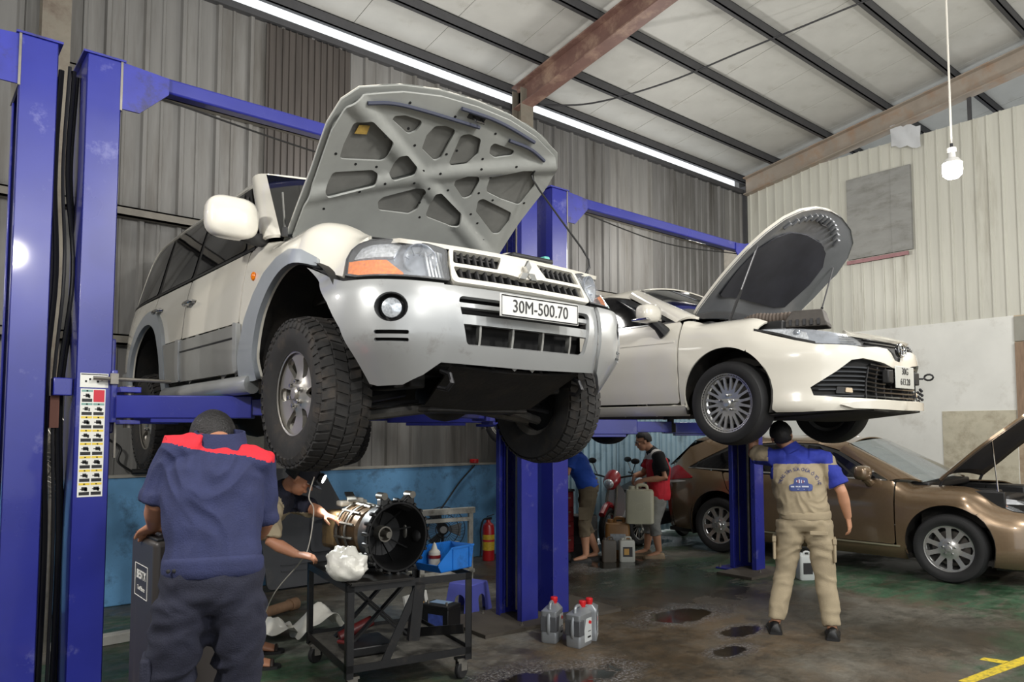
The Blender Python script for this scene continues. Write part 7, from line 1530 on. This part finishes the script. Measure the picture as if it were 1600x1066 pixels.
hs.rotation_euler = V((.35, -.55, -.75)).to_track_quat('-Z', 'Y').to_euler()
MB().tube(spl([M @ V((.07, .09, .07)), M @ V((.08, .14, -.06)), V(J['wrL'])+V((-.06, .03, .03)), V(J['wrL'])+V((-.08, .05, -.2)), V(J['wrL'])+V((-.12, .1, -.32)), V(J['wrL'])+V((-.15, .5, -.62)), V(J['wrL'])+V((-.2, .7, -1.02))], 6), .004, 6).ob('lamp_lead', mat('cord_white', (200, 196, 186), .5), p2o)
for s in 'LR':
    q, e = V(J['an'+s]), V(J['toe'+s]); f = (e-q).normalized(); sh_ = shoe(p2o, 'sandal', (q-f*.06)[:2]+(0,) if 0 else (q.x-f.x*.06, q.y-f.y*.06, .0), (e.x+f.x*.06, e.y+f.y*.06, .0), mat('sandal_brown', (48, 40, 36), .6), .046, .03)
    MB().tube([V((e.x, e.y, .02))+V((f.y, -f.x, 0))*k*.048+V((0, 0, .035*(1-k*k))) for k in (-1, -.5, 0, .5, 1)], .012, 6).ob('sandal_strap', mat('sandal_brown', (48, 40, 36), .6), sh_)
# --- man in the red polo shirt with the jerrycan
J = dict(pelvis=(0, -.06, .86), chest=(0, -.06, 1.12), neck=(0, .03, 1.355), head=(0, .13, 1.47), shL=(-.175, -.03, 1.285), shR=(.175, -.01, 1.285), elL=(-.245, -.10, 1.02), elR=(.20, .10, 1.05), wrL=(-.15, .16, .985), wrR=(.02, .25, 1.03),
         hipL=(-.09, -.06, .80), hipR=(.09, -.06, .80), knL=(-.10, .02, .44), knR=(.10, .04, .44), anL=(-.10, -.04, .08), anR=(.10, .08, .08), toeL=(-.11, .12, .03), toeR=(.11, .25, .03))
p3o, M = figure('person in red and white polo shirt and grey shorts carrying a jerrycan', (7.50, 6.13, 0), R(50), J, SKIN['b'], .008, face=((0, .96, -.2), (0, .2, 1)), hands={'L': ((.25, .85, -.4), (.6, -.2, -.5), 1, .5), 'R': ((-.05, .25, -1), (.2, -1, -.2), -1, .85)}, eye=True)
hair(p3o, M, short)
redp = mat('polo_red', (188, 26, 44), .75, var=.08, vs=10, bump=.2, bs=160); whp = mat('polo_white', (214, 212, 210), .8, var=.04); bkp = mat('polo_black', (24, 24, 26), .8)
shirt(p3o, J, [redp, whp, bkp], lambda c: 2 if (abs(c.x) > .165 and c.z > .98) else 1 if c.z > 1.20+.35*max(0, -(c.y-.08))*.0+(.06-.5*max(0, c.y-.0)*.5) and c.y > -.14 else 0, sleeve=.72, amp=.006, seed=6, hemdrop=.15, wide=1.07, sc_=(7, 7, 6), vox=.008)
collar(p3o, J, bkp, .07, .05)
trousers(p3o, J, mat('grey_denim', (132, 132, 128), .85, var=.15, vs=8, bump=.3, bs=140), .42, .009, 1.0, 7, cuff=True)
gl = MB()
for x in (-.033, .033): gl.tube([M @ V((x+.024*math.cos(a), .098, .004+.017*math.sin(a))) for a in [2*PI*j/16 for j in range(16)]], .002, 5, closed=True)
gl.tube([M @ V((-.057, .098, .008)), M @ V((-.080, .0, .008))], .002, 5).tube([M @ V((.057, .098, .008)), M @ V((.080, .0, .008))], .002, 5).tube([M @ V((-.01, .1, .006)), M @ V((.01, .1, .006))], .002, 5).ob('glasses', black_pl, p3o)
for s in 'LR': shoe(p3o, 'slip_on_shoe', (J['an'+s][0], J['an'+s][1]-.06, 0), (J['toe'+s][0], J['toe'+s][1]+.05, 0), mat('tan_shoe', (150, 130, 104), .7, var=.1) if s == 'L' else mat('brown_shoe', (98, 84, 66), .7, var=.1), .05, .075, mat('tan_shoe', (150, 130, 104), .7, var=.1))
# --- man in the blue shirt at the trolley
J = dict(pelvis=(0, -.04, .93), chest=(0, .10, 1.21), neck=(0, .24, 1.40), head=(0, .37, 1.44), shL=(-.175, .17, 1.32), shR=(.175, .18, 1.32), elL=(-.22, .24, 1.09), elR=(.20, .32, 1.10), wrL=(-.16, .46, 1.02), wrR=(.12, .50, 1.02),
         hipL=(-.09, -.04, .86), hipR=(.09, -.04, .86), knL=(-.10, .02, .46), knR=(.10, .0, .47), anL=(-.10, .0, .08), anR=(.12, -.16, .08), toeL=(-.11, .16, .03), toeR=(.13, 0, .03))
p4o, M = figure('person in bright blue T-shirt and rolled olive trousers leaning over the red trolley', (6.62, 6.50, 0), R(50), J, SKIN['b'], .009, face=((0, .75, -.65), (0, .6, .75)), hands={'L': ((.2, .8, -.35), (0, 0, -1), 1, .5), 'R': ((-.2, .8, -.35), (0, 0, -1), -1, .5)}, eye=True)
hair(p4o, M, short)
shirt(p4o, J, [mat('bright_blue_cloth', (36, 84, 190), .75, var=.08, bump=.2, bs=150)], None, sleeve=.7, amp=.009, seed=8, hemdrop=.06, sc_=(6, 6, 12))
trousers(p4o, J, mat('olive_cloth', (112, 100, 80), .88, var=.12, vs=8, bump=.3, bs=150), .40, .010, 1.0, 9, cuff=True)
MB().box((-.205, -.03, .52), (-.185, .10, .68)).ob('cargo_pocket', mat('olive_cloth', (112, 100, 80), .88, var=.12, vs=8, bump=.3, bs=150), p4o, bevel=.008)
for s in 'LR': shoe(p4o, 'slipper', (J['an'+s][0], J['an'+s][1]-.06, 0), (J['toe'+s][0], J['toe'+s][1]+.05, 0), mat('dark_slipper', (52, 50, 48), .7), .05, .045)
# --- mechanic in beige reaching up under the saloon
J = dict(pelvis=(.03, 0, .92), chest=(-.02, .0, 1.20), neck=(-.07, .02, 1.46), head=(-.135, .03, 1.565), shL=(-.215, .03, 1.385), shR=(.185, -.01, 1.375), elL=(-.37, .16, 1.42), elR=(.30, -.03, 1.13), wrL=(-.345, .27, 1.64), wrR=(.345, .06, .925),
         hipL=(-.075, 0, .86), hipR=(.125, 0, .86), knL=(-.135, .05, .46), knR=(.165, .03, .46), anL=(-.205, -.02, .09), anR=(.205, -.05, .08), toeL=(-.24, .17, .03), toeR=(.215, .13, .03))
p5o, M = figure('person in beige work clothes with blue shoulders seen from behind, reaching under the saloon', (5.56, 3.06, 0), R(-61), J, SKIN['b'], .0062, face=((-.15, .9, .35), (-.2, -.3, .95)), hands={'L': ((.15, .35, .9), (.2, -.7, .2), 1, .4), 'R': ((.15, .2, -1), (-1, .3, 0), 1, .45)})
hair(p5o, M, lambda x, y, z: z > .30 and y < .7 or (y < .0 and z > -.42 and not (abs(x) > .75 and z < .0)), .007)
sh5 = shirt(p5o, J, [khaki, royal], lambda c: 1 if (c.z > 1.345+.03*c.x and abs(c.x) < .24) or (c.x > .205 and 1.155 < c.z < 1.34 and c.y < .0) or (c.x < -.2 and c.z < 1.36 and c.z > 1.22) or (c.x > .25 and c.z < 1.19) else 0, sleeve=.80, amp=.009, seed=10, wide=1.02, hemdrop=.02, slr=.072, vox=.0065)
ell_b = MB(); ell(ell_b, [(.03, 0, .90), (.03, 0, .915), (.028, 0, .955), (.027, 0, .97)], [(.185, .13), (.194, .139), (.196, .141), (.188, .134)], (1, 0, 0), 28, 2.4); cloth('waistband', remesh(ell_b, .009, 3), [khaki], p5o)
collar(p5o, J, royal, .075, .05)
trousers(p5o, J, khaki, .96, .008, 1.05, 11)
for s, x in (('L', -.205), ('R', .238)): pk = MB().box((x-.012, -.06, .58), (x+.012, .09, .76)).ob('cargo_pocket', khaki, p5o, bevel=.012); MB().box((x-.015, -.065, .72), (x+.015, .095, .765)).ob('pocket_flap', khaki, pk, bevel=.006)
MB().box((.06, -.152, .80), (.19, -.142, .83)).ob('back_pocket', khaki, p5o, bevel=.004)
for s in 'LR': shoe(p5o, 'shoe', (J['an'+s][0], J['an'+s][1]-.07, 0), (J['toe'+s][0], J['toe'+s][1]+.05, 0), boot, .052, .10)
# lettering printed on the back, laid on the cloth
from mathutils.bvhtree import BVHTree
bv = BVHTree.FromPolygons([v.co for v in sh5.data.vertices], [p.vertices[:] for p in sh5.data.polygons])
def on_back(x, z):
    h = bv.ray_cast(V((x, -1, z)), V((0, 1, 0))); return (h[0] if h[0] else V((x, -.14, z)))+V((0, -.004, 0))
def print_mesh(vs2, fs, m, name): MB().add([on_back(x, z) for x, z in vs2], fs).ob(name, m, p5o, fix=False)
ink_b = mat('print_blue', (52, 60, 116), .7)
tx = 'TRUNG TÂM SỬA CHỮA Ô TÔ HZ'; cx, cz, rr = -.005, 1.165, .135; lv = []; lf = []
for i, ch in enumerate(tx):
    if ch == ' ': continue
    a = R(168)-R(156)*i/(len(tx)-1)
    c = bpy.data.curves.new('g', 'FONT'); c.body = ch; c.size = .036; c.align_x = 'CENTER'; c.resolution_u = 2; o = bpy.data.objects.new('g', c); COL.objects.link(o)
    dg = bpy.context.evaluated_depsgraph_get(); dg.update(); g_ = bpy.data.meshes.new_from_object(o.evaluated_get(dg)); bpy.data.objects.remove(o)
    th = a-PI/2; n0 = len(lv)
    for v in g_.vertices:
        x, y = v.co.x*.85, v.co.y; lv.append((cx+rr*math.cos(a)+x*math.cos(th)-y*math.sin(th), cz+rr*math.sin(a)*.95+x*math.sin(th)+y*math.cos(th)))
    lf += [tuple(n0+k for k in p.vertices) for p in g_.polygons]
print_mesh(lv, lf, ink_b, 'back_lettering')
bd_ = rnd([(-.085, 1.145), (.085, 1.15), (.088, 1.20), (.055, 1.205), (.05, 1.25), (.0, 1.258), (-.045, 1.248), (-.05, 1.20), (-.085, 1.195)], .02); bd_ = [(x+.002, z-.012) for x, z in bd_]
vs, fs = tess(bd_, .015); print_mesh(vs.tolist(), fs, mat('print_badge', (70, 84, 140), .7), 'back_badge')
def bars(rects, m, nm):
    vv = []; ff = []
    for x0, z0, x1, z1 in rects: n0 = len(vv); vv += [(x0, z0), (x1, z0), (x1, z1), (x0, z1)]; ff.append((n0, n0+1, n0+2, n0+3))
    MB().add([on_back(x, z)+V((0, -.003, 0)) for x, z in vv], ff).ob(nm, m, p5o, fix=False)
bars([(-.07, 1.163, -.045, 1.173), (-.035, 1.165, .0, 1.175), (.01, 1.166, .06, 1.177), (-.025, 1.148, .03, 1.153), (-.012, 1.198, -.004, 1.225), (.006, 1.198, .012, 1.222), (-.03, 1.205, -.022, 1.218), (.024, 1.205, .032, 1.216)], mat('print_pale', (196, 200, 214), .7), 'badge_lettering')
bars([(-.02, 1.20, -.014, 1.222), (.016, 1.198, .022, 1.22)], mat('print_red', (150, 60, 60), .7), 'badge_mark')
